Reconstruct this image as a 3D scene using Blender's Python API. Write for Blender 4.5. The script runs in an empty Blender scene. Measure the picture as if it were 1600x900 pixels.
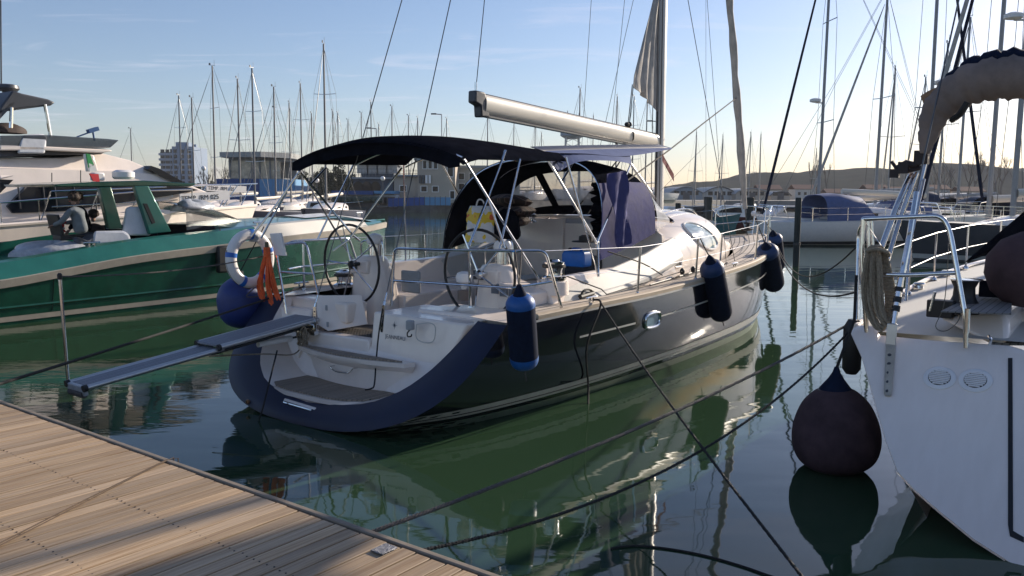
import bpy, bmesh, math, random
from mathutils import Vector, Matrix
R = math.radians
random.seed(7)
sc = bpy.context.scene
C = sc.collection

# ---------------------------------------------------------------- camera
EYE, FPX, HORIZON, ROLL = 2.5, 1300.0, 305.0, R(.3)
PITCH = math.atan((450-HORIZON)/FPX)
cam_d = bpy.data.cameras.new('camera'); cam = bpy.data.objects.new('camera', cam_d); C.objects.link(cam)
cam_d.sensor_width = 36; cam_d.lens = FPX/1600*36; cam_d.clip_start = .05; cam_d.clip_end = 6000
cam.matrix_world = Matrix.Translation((0, 0, EYE)) @ Matrix.Rotation(R(90)-PITCH, 4, 'X') @ Matrix.Rotation(ROLL, 4, 'Z')
sc.camera = cam
# ---------------------------------------------------------------- sky and sun
SUN_AZ, SUN_EL = 48.0, 19.5
w = bpy.data.worlds.new('World'); sc.world = w; w.use_nodes = True
nt = w.node_tree; N = nt.nodes; K = nt.links
bg = N['Background']; bg.inputs['Strength'].default_value = .089
sky = N.new('ShaderNodeTexSky'); sky.sky_type = 'NISHITA'; sky.sun_disc = False
sky.sun_elevation = R(SUN_EL); sky.sun_rotation = R(SUN_AZ); sky.air_density = 1.0; sky.dust_density = .55; sky.ozone_density = 3.0
tc = N.new('ShaderNodeTexCoord')
sx_ = N.new('ShaderNodeSeparateXYZ'); K.new(tc.outputs['Generated'], sx_.inputs[0])
zc = N.new('ShaderNodeMath'); zc.operation = 'MAXIMUM'; zc.inputs[1].default_value = .03; K.new(sx_.outputs[2], zc.inputs[0])
dx = N.new('ShaderNodeMath'); dx.operation = 'DIVIDE'; K.new(sx_.outputs[0], dx.inputs[0]); K.new(zc.outputs[0], dx.inputs[1])
dy = N.new('ShaderNodeMath'); dy.operation = 'DIVIDE'; K.new(sx_.outputs[1], dy.inputs[0]); K.new(zc.outputs[0], dy.inputs[1])
cx = N.new('ShaderNodeCombineXYZ'); dx2 = N.new('ShaderNodeMath'); dx2.operation = 'SUBTRACT'; dx2.inputs[1].default_value = 2.3; K.new(dx.outputs[0], dx2.inputs[0]); K.new(dx2.outputs[0], cx.inputs[0]); K.new(dy.outputs[0], cx.inputs[1])
mp = N.new('ShaderNodeMapping'); mp.inputs['Rotation'].default_value = (0, 0, R(-28)); mp.inputs['Scale'].default_value = (.8, 1.5, 1); mp.inputs['Location'].default_value = (1.3, .4, 0)
nz = N.new('ShaderNodeTexNoise'); nz.inputs['Scale'].default_value = .8; nz.inputs['Detail'].default_value = 8; nz.inputs['Roughness'].default_value = .6; nz.inputs['Distortion'].default_value = .9
mr = N.new('ShaderNodeMapRange'); mr.inputs['From Min'].default_value = .54; mr.inputs['From Max'].default_value = .82; mr.inputs['To Max'].default_value = .45
K.new(cx.outputs[0], mp.inputs['Vector']); K.new(mp.outputs[0], nz.inputs['Vector']); K.new(nz.outputs['Fac'], mr.inputs['Value'])
mx = N.new('ShaderNodeMix'); mx.data_type = 'RGBA'
K.new(mr.outputs[0], mx.inputs['Factor']); K.new(sky.outputs[0], mx.inputs[6]); mx.inputs[7].default_value = (7.5, 7.6, 8.0, 1)
tint = N.new('ShaderNodeMix'); tint.data_type = 'RGBA'; tint.blend_type = 'MULTIPLY'; tint.inputs['Factor'].default_value = 1; tint.inputs[7].default_value = (1.0, .94, 1.0, 1)
K.new(mx.outputs[2], tint.inputs[6]); K.new(tint.outputs[2], bg.inputs['Color'])
sd = bpy.data.lights.new('sun', 'SUN'); sd.energy = 4.9; sd.angle = R(.6); sd.color = (1, .88, .73)
sun = bpy.data.objects.new('sun', sd); C.objects.link(sun)
sun.rotation_euler = (R(90-SUN_EL), 0, R(180-SUN_AZ))
sc.view_settings.view_transform = 'Standard'; sc.view_settings.look = 'None'; sc.view_settings.gamma = 1
sc.view_settings.exposure = 0.64

# ---------------------------------------------------------------- frames
# marina frame: u forward along the moored boats, v to port, z up; the dock edge lies across it
TH = R(37); O0 = Vector((-2.1, 9.3, 0)); AX = Vector((math.sin(TH), math.cos(TH), 0)); BX = Vector((-math.cos(TH), math.sin(TH), 0))
RZM = R(90)-TH
CAMP = Vector((0, 0, EYE))
def ray(px, py):
    a, b = (px-800)/FPX, -(py-450)/FPX
    c, s = math.cos(ROLL), math.sin(ROLL); a, b = a*c-b*s, a*s+b*c
    c, s = math.cos(PITCH), math.sin(PITCH)
    return Vector((a, c+b*s, -s+b*c))
def L(px, py, u=None, v=None, z=None, du=0, dv=0, dz=0):   # a line of sight met with a plane of the marina frame
    r = ray(px, py)
    if z is not None: t = (z-EYE)/r.z
    elif u is not None: t = (u-(CAMP-O0).dot(AX))/r.dot(AX)
    else: t = (v-(CAMP-O0).dot(BX))/r.dot(BX)
    q = CAMP+t*r; w_ = q-O0
    return Vector((w_.dot(AX)+du, w_.dot(BX)+dv, q.z+dz))
def LP(px, py, a, b):                                     # plane u = a + b z
    q0 = L(px, py, v=-3.); q1 = L(px, py, v=3.)
    g0 = q0.x-a-b*q0.z; g1 = q1.x-a-b*q1.z
    return q0+(g0/(g0-g1))*(q1-q0)
def MW(p): return O0+AX*p[0]+BX*p[1]+Vector((0, 0, p[2]))
def W(px, py, D):                                         # world point at distance D in front
    r = ray(px, py); return CAMP+r*(D/r.y)
V = Vector
def mv(*a): return Vector(a)

# ---------------------------------------------------------------- materials
MATS = {}
def mat(name, col, rough=.5, metal=0., var=0., vscale=6., bump=0., bscale=40., coat=0., alpha=1., trans=0., spec=.5, stretch=None, objrand=0., col2=None, sheen=0., emit=0.):
    if name in MATS: return MATS[name]
    m = bpy.data.materials.new(name); m.use_nodes = True; n = m.node_tree.nodes; k = m.node_tree.links; b = n['Principled BSDF']
    b.inputs['Base Color'].default_value = (*col, 1); b.inputs['Roughness'].default_value = rough; b.inputs['Metallic'].default_value = metal
    b.inputs['Coat Weight'].default_value = coat; b.inputs['Coat Roughness'].default_value = .05; b.inputs['Alpha'].default_value = alpha
    b.inputs['Specular IOR Level'].default_value = spec; b.inputs['Transmission Weight'].default_value = trans
    t = n.new('ShaderNodeTexCoord'); mpn = n.new('ShaderNodeMapping')
    if stretch: mpn.inputs['Scale'].default_value = stretch
    k.new(t.outputs['Object'], mpn.inputs['Vector'])
    cur = None
    if var > 0 or col2:
        z = n.new('ShaderNodeTexNoise'); z.inputs['Scale'].default_value = vscale; z.inputs['Detail'].default_value = 6; z.inputs['Roughness'].default_value = .65
        k.new(mpn.outputs[0], z.inputs['Vector'])
        mm = n.new('ShaderNodeMapRange'); mm.inputs['From Min'].default_value = .3; mm.inputs['From Max'].default_value = .7; k.new(z.outputs['Fac'], mm.inputs['Value'])
        x = n.new('ShaderNodeMix'); x.data_type = 'RGBA'; k.new(mm.outputs[0], x.inputs['Factor'])
        c2 = col2 if col2 else tuple(min(1, c*(1+var)) for c in col); c1 = col if col2 else tuple(c*(1-var) for c in col)
        x.inputs[6].default_value = (*c1, 1); x.inputs[7].default_value = (*c2, 1); cur = x.outputs[2]
        if rough > .15 and metal < .5:
            r_ = n.new('ShaderNodeMapRange'); r_.inputs['To Min'].default_value = rough*.85; r_.inputs['To Max'].default_value = min(1, rough*1.15); k.new(z.outputs['Fac'], r_.inputs['Value']); k.new(r_.outputs[0], b.inputs['Roughness'])
    if objrand > 0:
        oi = n.new('ShaderNodeObjectInfo'); h = n.new('ShaderNodeHueSaturation')
        r_ = n.new('ShaderNodeMapRange'); r_.inputs['To Min'].default_value = 1-objrand; r_.inputs['To Max'].default_value = 1+objrand*.7; k.new(oi.outputs['Random'], r_.inputs['Value']); k.new(r_.outputs[0], h.inputs['Value'])
        if cur: k.new(cur, h.inputs['Color'])
        else: h.inputs['Color'].default_value = (*col, 1)
        cur = h.outputs[0]
    if cur: k.new(cur, b.inputs['Base Color'])
    if bump > 0:
        z = n.new('ShaderNodeTexNoise'); z.inputs['Scale'].default_value = bscale; z.inputs['Detail'].default_value = 4; k.new(mpn.outputs[0], z.inputs['Vector'])
        bp = n.new('ShaderNodeBump'); bp.inputs['Strength'].default_value = bump; bp.inputs['Distance'].default_value = .01; k.new(z.outputs['Fac'], bp.inputs['Height']); k.new(bp.outputs[0], b.inputs['Normal'])
    MATS[name] = m; return m
def stripes(name, c1, c2, pitch, gap=.1, rough=.6, axis='uv', var=.25):    # caulked planking drawn across the second UV (metres)
    m = mat(name, c1, rough, var=0); n = m.node_tree.nodes; k = m.node_tree.links; b = n['Principled BSDF']
    t = n['Texture Coordinate']; sp = n.new('ShaderNodeSeparateXYZ')
    k.new(t.outputs['UV' if axis == 'uv' else 'Object'], sp.inputs[0])
    d = n.new('ShaderNodeMath'); d.operation = 'DIVIDE'; d.inputs[1].default_value = pitch; k.new(sp.outputs[0 if axis == 'x' else 1], d.inputs[0])
    fr = n.new('ShaderNodeMath'); fr.operation = 'FRACT'; k.new(d.outputs[0], fr.inputs[0])
    g = n.new('ShaderNodeMath'); g.operation = 'LESS_THAN'; g.inputs[1].default_value = gap; k.new(fr.outputs[0], g.inputs[0])
    fl = n.new('ShaderNodeMath'); fl.operation = 'FLOOR'; k.new(d.outputs[0], fl.inputs[0])
    wn = n.new('ShaderNodeTexWhiteNoise'); wn.noise_dimensions = '1D'; k.new(fl.outputs[0], wn.inputs['W'])
    mp2 = n.new('ShaderNodeMapping'); mp2.inputs['Scale'].default_value = (3, 40, 40); k.new(t.outputs['UV' if axis == 'uv' else 'Object'], mp2.inputs[0])
    z = n.new('ShaderNodeTexNoise'); z.inputs['Scale'].default_value = 1; z.inputs['Detail'].default_value = 5; k.new(mp2.outputs[0], z.inputs['Vector'])
    ad = n.new('ShaderNodeMath'); ad.operation = 'ADD'; k.new(wn.outputs[0], ad.inputs[0]); k.new(z.outputs['Fac'], ad.inputs[1])
    mm = n.new('ShaderNodeMapRange'); mm.inputs['From Max'].default_value = 1.8; k.new(ad.outputs[0], mm.inputs['Value'])
    x = n.new('ShaderNodeMix'); x.data_type = 'RGBA'; k.new(mm.outputs[0], x.inputs['Factor'])
    x.inputs[6].default_value = (*[c*(1-var) for c in c1], 1); x.inputs[7].default_value = (*[c*(1+var) for c in c1], 1)
    y = n.new('ShaderNodeMix'); y.data_type = 'RGBA'; k.new(g.outputs[0], y.inputs['Factor']); k.new(x.outputs[2], y.inputs[6]); y.inputs[7].default_value = (*c2, 1)
    k.new(y.outputs[2], b.inputs['Base Color']); return m
M = dict(
    mastn=mat('grey_neighbour_mast', (.27, .27, .28), .4, .3, var=.1),
    gels=mat('streaked_gelcoat', (.84, .74, .66), .22, vscale=3.0, stretch=(1, 3.5, .35), col2=(.9, .8, .72), coat=.35, bump=.03, bscale=3),
    farmast=mat('weathered_far_mast', (.15, .15, .16), .5, .2),
    gel=mat('white_gelcoat', (.88, .775, .69), .25, var=.07, vscale=1.8, stretch=(1, 1, .4), coat=.3, bump=.03, bscale=3),
    gel2=mat('cream_nonskid', (.52, .5, .46), .6, var=.08, vscale=60, bump=.15, bscale=300),
    grey=mat('grey_moulding', (.33, .34, .35), .5, var=.08, vscale=20),
    navy=mat('navy_topside_paint', (.006, .008, .016), .07, var=.3, vscale=3, coat=.8, bump=.03, bscale=2.2),
    navym=mat('matte_navy_transom', (.007, .013, .042), .45, var=.22, vscale=2.2, bump=.05, bscale=60),
    silver=mat('silver_stripe', (.5, .49, .46), .3, var=.1),
    boot=mat('pale_green_antifouling', (.2, .27, .2), .55, var=.25, vscale=4, stretch=(1, 1, 5)),
    steel=mat('stainless_steel', (.72, .72, .72), .13, 1.0, var=.12, vscale=30),
    alu=mat('anodised_aluminium', (.55, .55, .55), .35, .8, var=.07, vscale=8),
    mastg=mat('painted_mast_grey', (.5, .49, .47), .4, .3, var=.1, vscale=2, stretch=(1, 1, .1)),
    black=mat('black_rubber', (.012, .012, .013), .5, var=.2, vscale=20),
    blackm=mat('black_canvas', (.008, .009, .014), 1.0, spec=0, var=.4, vscale=7, bump=.35, bscale=14),
    purple=mat('sunlit_navy_canvas', (.06, .062, .17), .8, spec=.12, var=.2, vscale=5, bump=.5, bscale=8),  # lit copy of the dark hood canvas, sun through the cloth put into the colour
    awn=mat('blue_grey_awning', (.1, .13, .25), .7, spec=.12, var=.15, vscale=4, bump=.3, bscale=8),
    vinyl=mat('clear_vinyl', (.72, .74, .77), .15, alpha=.5, var=.2, vscale=5, bump=.4, bscale=6),
    glass=mat('tinted_glass', (.008, .011, .018), .08, var=.2, spec=.3),
    bglass=mat('pale_blue_glass', (.16, .27, .33), .06, var=.3, vscale=4, coat=.6),
    teak=stripes('weathered_teak_strips', (.29, .23, .175), (.03, .03, .03), .045, .14, .75),
    deckteak=stripes('sunlit_tone_teak_deck', (.5, .43, .36), (.05, .045, .04), .11, .17, .7),  # paler than the other teak: full sun on the planks is put into the colour
    cap=mat('bleached_teak_cap_rail', (.46, .37, .27), .6, var=.22, vscale=4, stretch=(1, 12, 12)),
    wood=mat('varnished_mahogany', (.09, .03, .012), .35, var=.35, vscale=6, stretch=(1, 8, 8)),
    sail=mat('cream_sailcloth', (.62, .57, .48), .75, var=.12, vscale=3, bump=.4, bscale=7),
    saild=mat('grey_sailcloth', (.42, .39, .36), .8, var=.25, vscale=4, bump=.6, bscale=8),
    boom=mat('cream_boom_paint', (.66, .6, .5), .35, var=.08, vscale=3, stretch=(.3, 3, 3), coat=.2),
    rblack=mat('black_braided_rope', (.014, .014, .015), .8, var=.5, vscale=60, bump=.8, bscale=120),
    rtan=mat('tan_laid_rope', (.3, .24, .17), .85, var=.35, vscale=50, bump=1, bscale=90),
    rgrey=mat('weathered_grey_rope', (.1, .09, .085), .9, var=.4, vscale=60, bump=1, bscale=100),
    wire=mat('rigging_wire', (.13, .13, .13), .35, .9, var=.1),
    orange=mat('orange_floating_line', (.75, .12, .025), .7, var=.3, vscale=30, bump=.8, bscale=80),
    fblue=mat('bright_blue_fender_end', (.008, .09, .32), .45, var=.15, vscale=10),
    fcap=mat('dark_blue_fender_cap', (.008, .035, .12), .5, var=.15, vscale=10),
    fdark=mat('dark_navy_fender_cover', (.008, .014, .035), .85, spec=.12, var=.3, vscale=20, bump=.3, bscale=200),
    fball=mat('royal_blue_vinyl', (.012, .03, .16), .5, var=.2, vscale=6, bump=.1, bscale=10),
    fplum=mat('plum_brown_fender_cover', (.075, .046, .052), .9, spec=.2, var=.4, vscale=3, bump=.4, bscale=250),
    white=mat('white_plastic', (.8, .77, .75), .35, var=.05, vscale=8),
    wfab=mat('white_cover_cloth', (.62, .64, .68), .8, var=.08, vscale=5, bump=.6, bscale=7),
    plas=mat('crumpled_grey_plastic', (.4, .42, .45), .3, var=.25, vscale=8, bump=1, bscale=14),
    red=mat('red_gear', (.55, .03, .02), .45, var=.2),
    yellow=mat('yellow_print_plastic', (.8, .52, .03), .5, var=.1),
    cushion=mat('dark_brown_cushion', (.05, .035, .03), .85, var=.3, vscale=12, bump=.5, bscale=20),
    bluejug=mat('blue_jerrycan_plastic', (.01, .13, .5), .35, var=.12, vscale=8),
    green=mat('metallic_green_paint', (.018, .16, .125), .3, .25, var=.14, vscale=3, coat=.6),
    greend=mat('dark_green_paint', (.009, .07, .042), .22, .2, var=.3, vscale=3, coat=.6, bump=.04, bscale=2),
    rub=mat('taupe_rubbing_strake', (.36, .32, .27), .5, var=.12, vscale=5),
    skin=mat('skin', (.35, .2, .14), .5, var=.1), hair=mat('dark_brown_hair', (.05, .028, .018), .7, var=.3, vscale=40, bump=1, bscale=60),
    jacket=mat('slate_grey_sweatshirt', (.17, .19, .2), .9, var=.2, vscale=10, bump=.6, bscale=18), trouser=mat('dark_grey_trousers', (.07, .08, .1), .9, var=.2, vscale=12, bump=.5, bscale=20),
    darkgrey=mat('graphite_paint', (.06, .062, .07), .4, var=.12, vscale=5),
    smoke=mat('smoked_windscreen', (.06, .07, .09), .08, alpha=.72, var=.2, vscale=3),
)
_n = M['navy'].node_tree; _b = _n.nodes['Principled BSDF']      # pale streaks: sun glints off the ripples, painted into the topside colour
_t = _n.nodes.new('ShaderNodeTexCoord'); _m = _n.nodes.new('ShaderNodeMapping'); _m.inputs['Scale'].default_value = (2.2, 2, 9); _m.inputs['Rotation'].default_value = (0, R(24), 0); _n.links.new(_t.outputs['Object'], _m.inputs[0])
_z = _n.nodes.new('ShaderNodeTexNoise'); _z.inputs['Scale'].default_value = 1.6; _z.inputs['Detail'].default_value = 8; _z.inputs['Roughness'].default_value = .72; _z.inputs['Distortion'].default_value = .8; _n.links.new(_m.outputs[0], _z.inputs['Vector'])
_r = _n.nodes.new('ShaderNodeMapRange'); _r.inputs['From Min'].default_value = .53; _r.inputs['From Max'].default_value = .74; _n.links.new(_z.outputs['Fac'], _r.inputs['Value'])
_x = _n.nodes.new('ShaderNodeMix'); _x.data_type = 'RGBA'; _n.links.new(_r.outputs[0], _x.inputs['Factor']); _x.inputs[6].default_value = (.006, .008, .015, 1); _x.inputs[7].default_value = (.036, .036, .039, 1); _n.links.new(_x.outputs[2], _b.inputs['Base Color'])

# ---------------------------------------------------------------- mesh helpers
class MB:
    def __init__(s): s.v = []; s.f = []; s.uv = None
    def add(s, vs, fs):
        o = len(s.v); s.v += [V(p) for p in vs]; s.f += [tuple(i+o for i in f) for f in fs]; return s
    def box(s, c, d, rot=None):
        c = V(c); x, y, z = d[0]/2, d[1]/2, d[2]/2
        ps = [V((i*x, j*y, k*z)) for i in (-1, 1) for j in (-1, 1) for k in (-1, 1)]
        if rot is not None: ps = [rot @ p for p in ps]
        return s.add([c+p for p in ps], [(0, 1, 3, 2), (4, 6, 7, 5), (0, 4, 5, 1), (2, 3, 7, 6), (0, 2, 6, 4), (1, 5, 7, 3)])
    def prism(s, poly, vec):
        n = len(poly); vec = V(vec); a = [V(p) for p in poly]
        return s.add(a+[p+vec for p in a], [tuple(range(n)), tuple(range(2*n-1, n-1, -1))]+[(i, i+n, (i+1) % n+n, (i+1) % n) for i in range(n)])
    def loft(s, rings, closed=True, caps=True):
        n = len(rings[0]); vs = [p for r in rings for p in r]; fs = []
        for i in range(len(rings)-1):
            for j in range(n if closed else n-1):
                k = (j+1) % n; fs.append((i*n+j, i*n+k, (i+1)*n+k, (i+1)*n+j))
        if caps and closed: fs += [tuple(range(n-1, -1, -1)), tuple((len(rings)-1)*n+j for j in range(n))]
        return s.add(vs, fs)
    def tube(s, pts, r, n=8, closed=False, ring=None):
        pts = [V(p) for p in pts]; m = len(pts); rs = r if isinstance(r, (list, tuple)) else [r]*m
        rings = []; up = None
        for i in range(m):
            a = pts[(i-1) % m] if (closed or i > 0) else pts[i]; b = pts[(i+1) % m] if (closed or i < m-1) else pts[i]
            t = (b-a); t = t.normalized() if t.length > 1e-9 else V((0, 0, 1))
            if up is None: up = t.orthogonal().normalized()
            up = (up-t*up.dot(t)); up = up.normalized() if up.length > 1e-6 else t.orthogonal().normalized(); sd_ = t.cross(up)
            rings.append([pts[i]+(up*math.cos(2*math.pi*j/n)+sd_*math.sin(2*math.pi*j/n))*rs[i] for j in range(n)])
        if closed: rings.append(rings[0]); return s.loft(rings, True, False)
        return s.loft(rings)
    def cyl(s, a, b, r, n=10, r2=None): return s.tube([a, b], [r, r if r2 is None else r2], n)
    def lathe(s, c, prof, n=16, axis=(0, 0, 1)):
        c = V(c); ax = V(axis).normalized(); o = ax.orthogonal().normalized(); q = ax.cross(o)
        return s.loft([[c+ax*h+(o*math.cos(2*math.pi*j/n)+q*math.sin(2*math.pi*j/n))*max(r, 1e-4) for j in range(n)] for r, h in prof])
    def ball(s, c, r, n=14, sc_=(1, 1, 1)):
        c = V(c); rings = []
        for i in range(n//2+1):
            a = math.pi*i/(n//2); rr = max(math.sin(a), 1e-3)
            rings.append([c+V((rr*math.cos(2*math.pi*j/n)*r*sc_[0], rr*math.sin(2*math.pi*j/n)*r*sc_[1], -math.cos(a)*r*sc_[2])) for j in range(n)])
        return s.loft(rings)
    def grid(s, rows, uvs=None, thick=None):
        n = len(rows[0]); o = len(s.v); s.v += [V(p) for r in rows for p in r]
        fs = [(o+i*n+j, o+i*n+j+1, o+(i+1)*n+j+1, o+(i+1)*n+j) for i in range(len(rows)-1) for j in range(n-1)]; s.f += fs
        if uvs:
            s.uv = s.uv or {}
            for i in range(len(rows)):
                for j in range(n): s.uv[o+i*n+j] = uvs[i][j]
        return s
def sheet(rows, t, nrm=(0, 0, 1)):                        # a grid given real thickness along nrm
    b = MB(); nrm = V(nrm)*t; n = len(rows[0]); m = len(rows)
    b.grid(rows); k = len(b.v); b.grid([[V(p)-nrm for p in r] for r in rows])
    fl = b.f[len(b.f)//2:]; b.f = b.f[:len(b.f)//2]+[tuple(reversed(f)) for f in fl]
    e = [j for j in range(n)]+[i*n+n-1 for i in range(1, m)]+[(m-1)*n+j for j in range(n-2, -1, -1)]+[i*n for i in range(m-2, 0, -1)]
    for a, c in zip(e, e[1:]+e[:1]): b.f.append((a, a+k, c+k, c))
    return b
class Thing:
    def __init__(s, name, label, cat, o=(0, 0, 0), frame='M', group=None, rz=None, kind=None):
        s.frame = frame; s.o = V(o); e = bpy.data.objects.new(name, None); C.objects.link(e); e.empty_display_size = .2; s.e = e
        e.location = MW(o) if frame == 'M' else o
        e.rotation_euler = (0, 0, RZM if frame == 'M' else (rz or 0))
        if label: e['label'] = label
        if cat: e['category'] = cat
        if group: e['group'] = group
        if kind: e['kind'] = kind
    def part(s, name, mb, m, parent=None, label=None, smooth=True, angle=35, kind=None, bevel=0):
        o = mkobj(name, mb, m, s.o, smooth, angle); o.parent = parent or s.e
        if label: o['label'] = label
        if kind: o['kind'] = kind
        if bevel: md = o.modifiers.new('bevel', 'BEVEL'); md.width = bevel; md.segments = 2; md.limit_method = 'ANGLE'
        return o
def mkmesh(name, mb, m, o=V((0, 0, 0)), smooth=True, angle=35):
    me = bpy.data.meshes.new(name); me.from_pydata([tuple(p-o) for p in mb.v], [], mb.f)
    if mb.uv:
        ul = me.uv_layers.new(name='UVMap')
        for l in me.loops: ul.data[l.index].uv = mb.uv.get(l.vertex_index, (0, 0))
    bm = bmesh.new(); bm.from_mesh(me); bmesh.ops.recalc_face_normals(bm, faces=bm.faces); bm.to_mesh(me); bm.free()
    if smooth:
        for p in me.polygons: p.use_smooth = True
        me.set_sharp_from_angle(angle=R(angle))
    me.materials.append(M[m] if isinstance(m, str) else m); return me
def mkobj(name, mb, m, o=V((0, 0, 0)), smooth=True, angle=35):
    ob = bpy.data.objects.new(name, mkmesh(name, mb, m, V(o), smooth, angle)); C.objects.link(ob); return ob
def solo(name, mb, m, label, cat, o=None, frame='M', group=None, kind=None, smooth=True, angle=35, bevel=0):
    if o is None:
        xs = [p.x for p in mb.v]; ys = [p.y for p in mb.v]; zs = [p.z for p in mb.v]; o = V(((min(xs)+max(xs))/2, (min(ys)+max(ys))/2, min(zs)))
    ob = mkobj(name, mb, m, V(o), smooth, angle)
    ob.location = MW(o) if frame == 'M' else V(o); ob.rotation_euler = (0, 0, RZM if frame == 'M' else 0)
    if label: ob['label'] = label
    if cat: ob['category'] = cat
    if group: ob['group'] = group
    if kind: ob['kind'] = kind
    if bevel: md = ob.modifiers.new('bevel', 'BEVEL'); md.width = bevel; md.segments = 2; md.limit_method = 'ANGLE'
    return ob
def lerp(a, b, t): return a+(b-a)*t
def interp(xs, ys, x):
    if x <= xs[0]: return ys[0]
    for i in range(len(xs)-1):
        if x <= xs[i+1]:
            t = (x-xs[i])/(xs[i+1]-xs[i]); p0 = ys[max(i-1, 0)]; p1 = ys[i]; p2 = ys[i+1]; p3 = ys[min(i+2, len(ys)-1)]
            h0 = xs[i]-xs[max(i-1, 0)] or xs[i+1]-xs[i]; h = xs[i+1]-xs[i]; h2 = (xs[min(i+2, len(xs)-1)]-xs[i+1]) or h
            m1 = ((p2-p1)/h+(p1-p0)/h0)/2 if i > 0 else (p2-p1)/h; m2 = ((p2-p1)/h+(p3-p2)/h2)/2 if i+2 < len(xs) else (p2-p1)/h
            return (2*t**3-3*t*t+1)*p1+(t**3-2*t*t+t)*h*m1+(-2*t**3+3*t*t)*p2+(t**3-t*t)*h*m2
    return ys[-1]
def smoothpath(pts, k=6, closed=False):
    pts = [V(p) for p in pts]; out = []; n = len(pts)
    for i in range(n if closed else n-1):
        g = (lambda j: pts[j % n]) if closed else (lambda j: pts[min(max(j, 0), n-1)])
        p0, p1, p2, p3 = g(i-1), g(i), g(i+1), g(i+2)
        for s_ in range(k):
            t = s_/k; out.append(.5*((2*p1)+(p2-p0)*t+(2*p0-5*p1+4*p2-p3)*t*t+(3*p1-p0-3*p2+p3)*t**3))
    if not closed: out.append(pts[-1])
    return out
def sag(a, b, d, n=24):
    a, b = V(a), V(b); return [a.lerp(b, i/n)-V((0, 0, 4*d*(i/n)*(1-i/n))) for i in range(n+1)]
def rails(pts, r, k=4):                                   # tube path with rounded corners
    pts = [V(p) for p in pts]; out = [pts[0]]
    for a, b, c in zip(pts, pts[1:], pts[2:]):
        e = min((a-b).length, (c-b).length, .16)*.5; p = b+(a-b).normalized()*e; q = b+(c-b).normalized()*e
        for i in range(k+1):
            t = i/k; out.append(p.lerp(b, t).lerp(b.lerp(q, t), t))
    return out+[pts[-1]]
def text_mb(s_, size, origin, xdir, ydir, depth=.004, spacing=1.0):
    cu = bpy.data.curves.new('lettering', 'FONT'); cu.body = s_; cu.size = size; cu.extrude = depth; cu.space_character = spacing; cu.resolution_u = 2
    o = bpy.data.objects.new('lettering', cu); C.objects.link(o); dg = bpy.context.evaluated_depsgraph_get(); me = bpy.data.meshes.new_from_object(o.evaluated_get(dg))
    x = V(xdir).normalized(); y = V(ydir); y = (y-x*y.dot(x)).normalized(); z = x.cross(y); b = MB()
    b.add([V(origin)+x*p.co.x+y*p.co.y+z*p.co.z for p in me.vertices], [tuple(p.vertices) for p in me.polygons])
    bpy.data.objects.remove(o); bpy.data.meshes.remove(me); bpy.data.curves.remove(cu); return b

# ================================================================ SETTING
def structure(o, name=None): o['kind'] = 'structure'; return o
# water: one sheet to beyond the horizon
wm = bpy.data.materials.new('harbour_water'); wm.use_nodes = True; n = wm.node_tree.nodes; k = wm.node_tree.links; b = n['Principled BSDF']
b.inputs['Base Color'].default_value = (.026, .055, .028, 1); b.inputs['Roughness'].default_value = .03; b.inputs['IOR'].default_value = 1.48
t = n.new('ShaderNodeTexCoord')
def wnoise(sx, sy, scale, detail, rot=0):
    m_ = n.new('ShaderNodeMapping'); m_.inputs['Scale'].default_value = (sx, sy, 1); m_.inputs['Rotation'].default_value = (0, 0, R(rot)); k.new(t.outputs['Object'], m_.inputs[0])
    z = n.new('ShaderNodeTexNoise'); z.inputs['Scale'].default_value = scale; z.inputs['Detail'].default_value = detail; z.inputs['Roughness'].default_value = .5; k.new(m_.outputs[0], z.inputs['Vector']); return z
z1 = wnoise(.7, 1.6, .9, 2, 12); z2 = wnoise(1, 2.6, 4.0, 2, -8); z3 = wnoise(.25, .5, .12, 2, 30)
pw = n.new('ShaderNodeMapRange'); pw.inputs['From Min'].default_value = .42; pw.inputs['From Max'].default_value = .62; pw.inputs['To Min'].default_value = .05; pw.inputs['To Max'].default_value = .3; k.new(z3.outputs['Fac'], pw.inputs['Value'])
mu = n.new('ShaderNodeMath'); mu.operation = 'MULTIPLY'; k.new(z2.outputs['Fac'], mu.inputs[0]); k.new(pw.outputs[0], mu.inputs[1])
ad = n.new('ShaderNodeMath'); ad.operation = 'ADD'; k.new(z1.outputs['Fac'], ad.inputs[0]); k.new(mu.outputs[0], ad.inputs[1])
bp = n.new('ShaderNodeBump'); bp.inputs['Strength'].default_value = 1.0; bp.inputs['Distance'].default_value = .007; k.new(ad.outputs[0], bp.inputs['Height']); k.new(bp.outputs[0], b.inputs['Normal'])
wt = bpy.data.objects.new('water', mkmesh('water', MB().add([(-2500, -300, 0), (2500, -300, 0), (2500, 3500, 0), (-2500, 3500, 0)], [(0, 1, 2, 3)]), wm, V((0, 0, 0)), False)); C.objects.link(wt); structure(wt)
wm.node_tree.nodes
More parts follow.
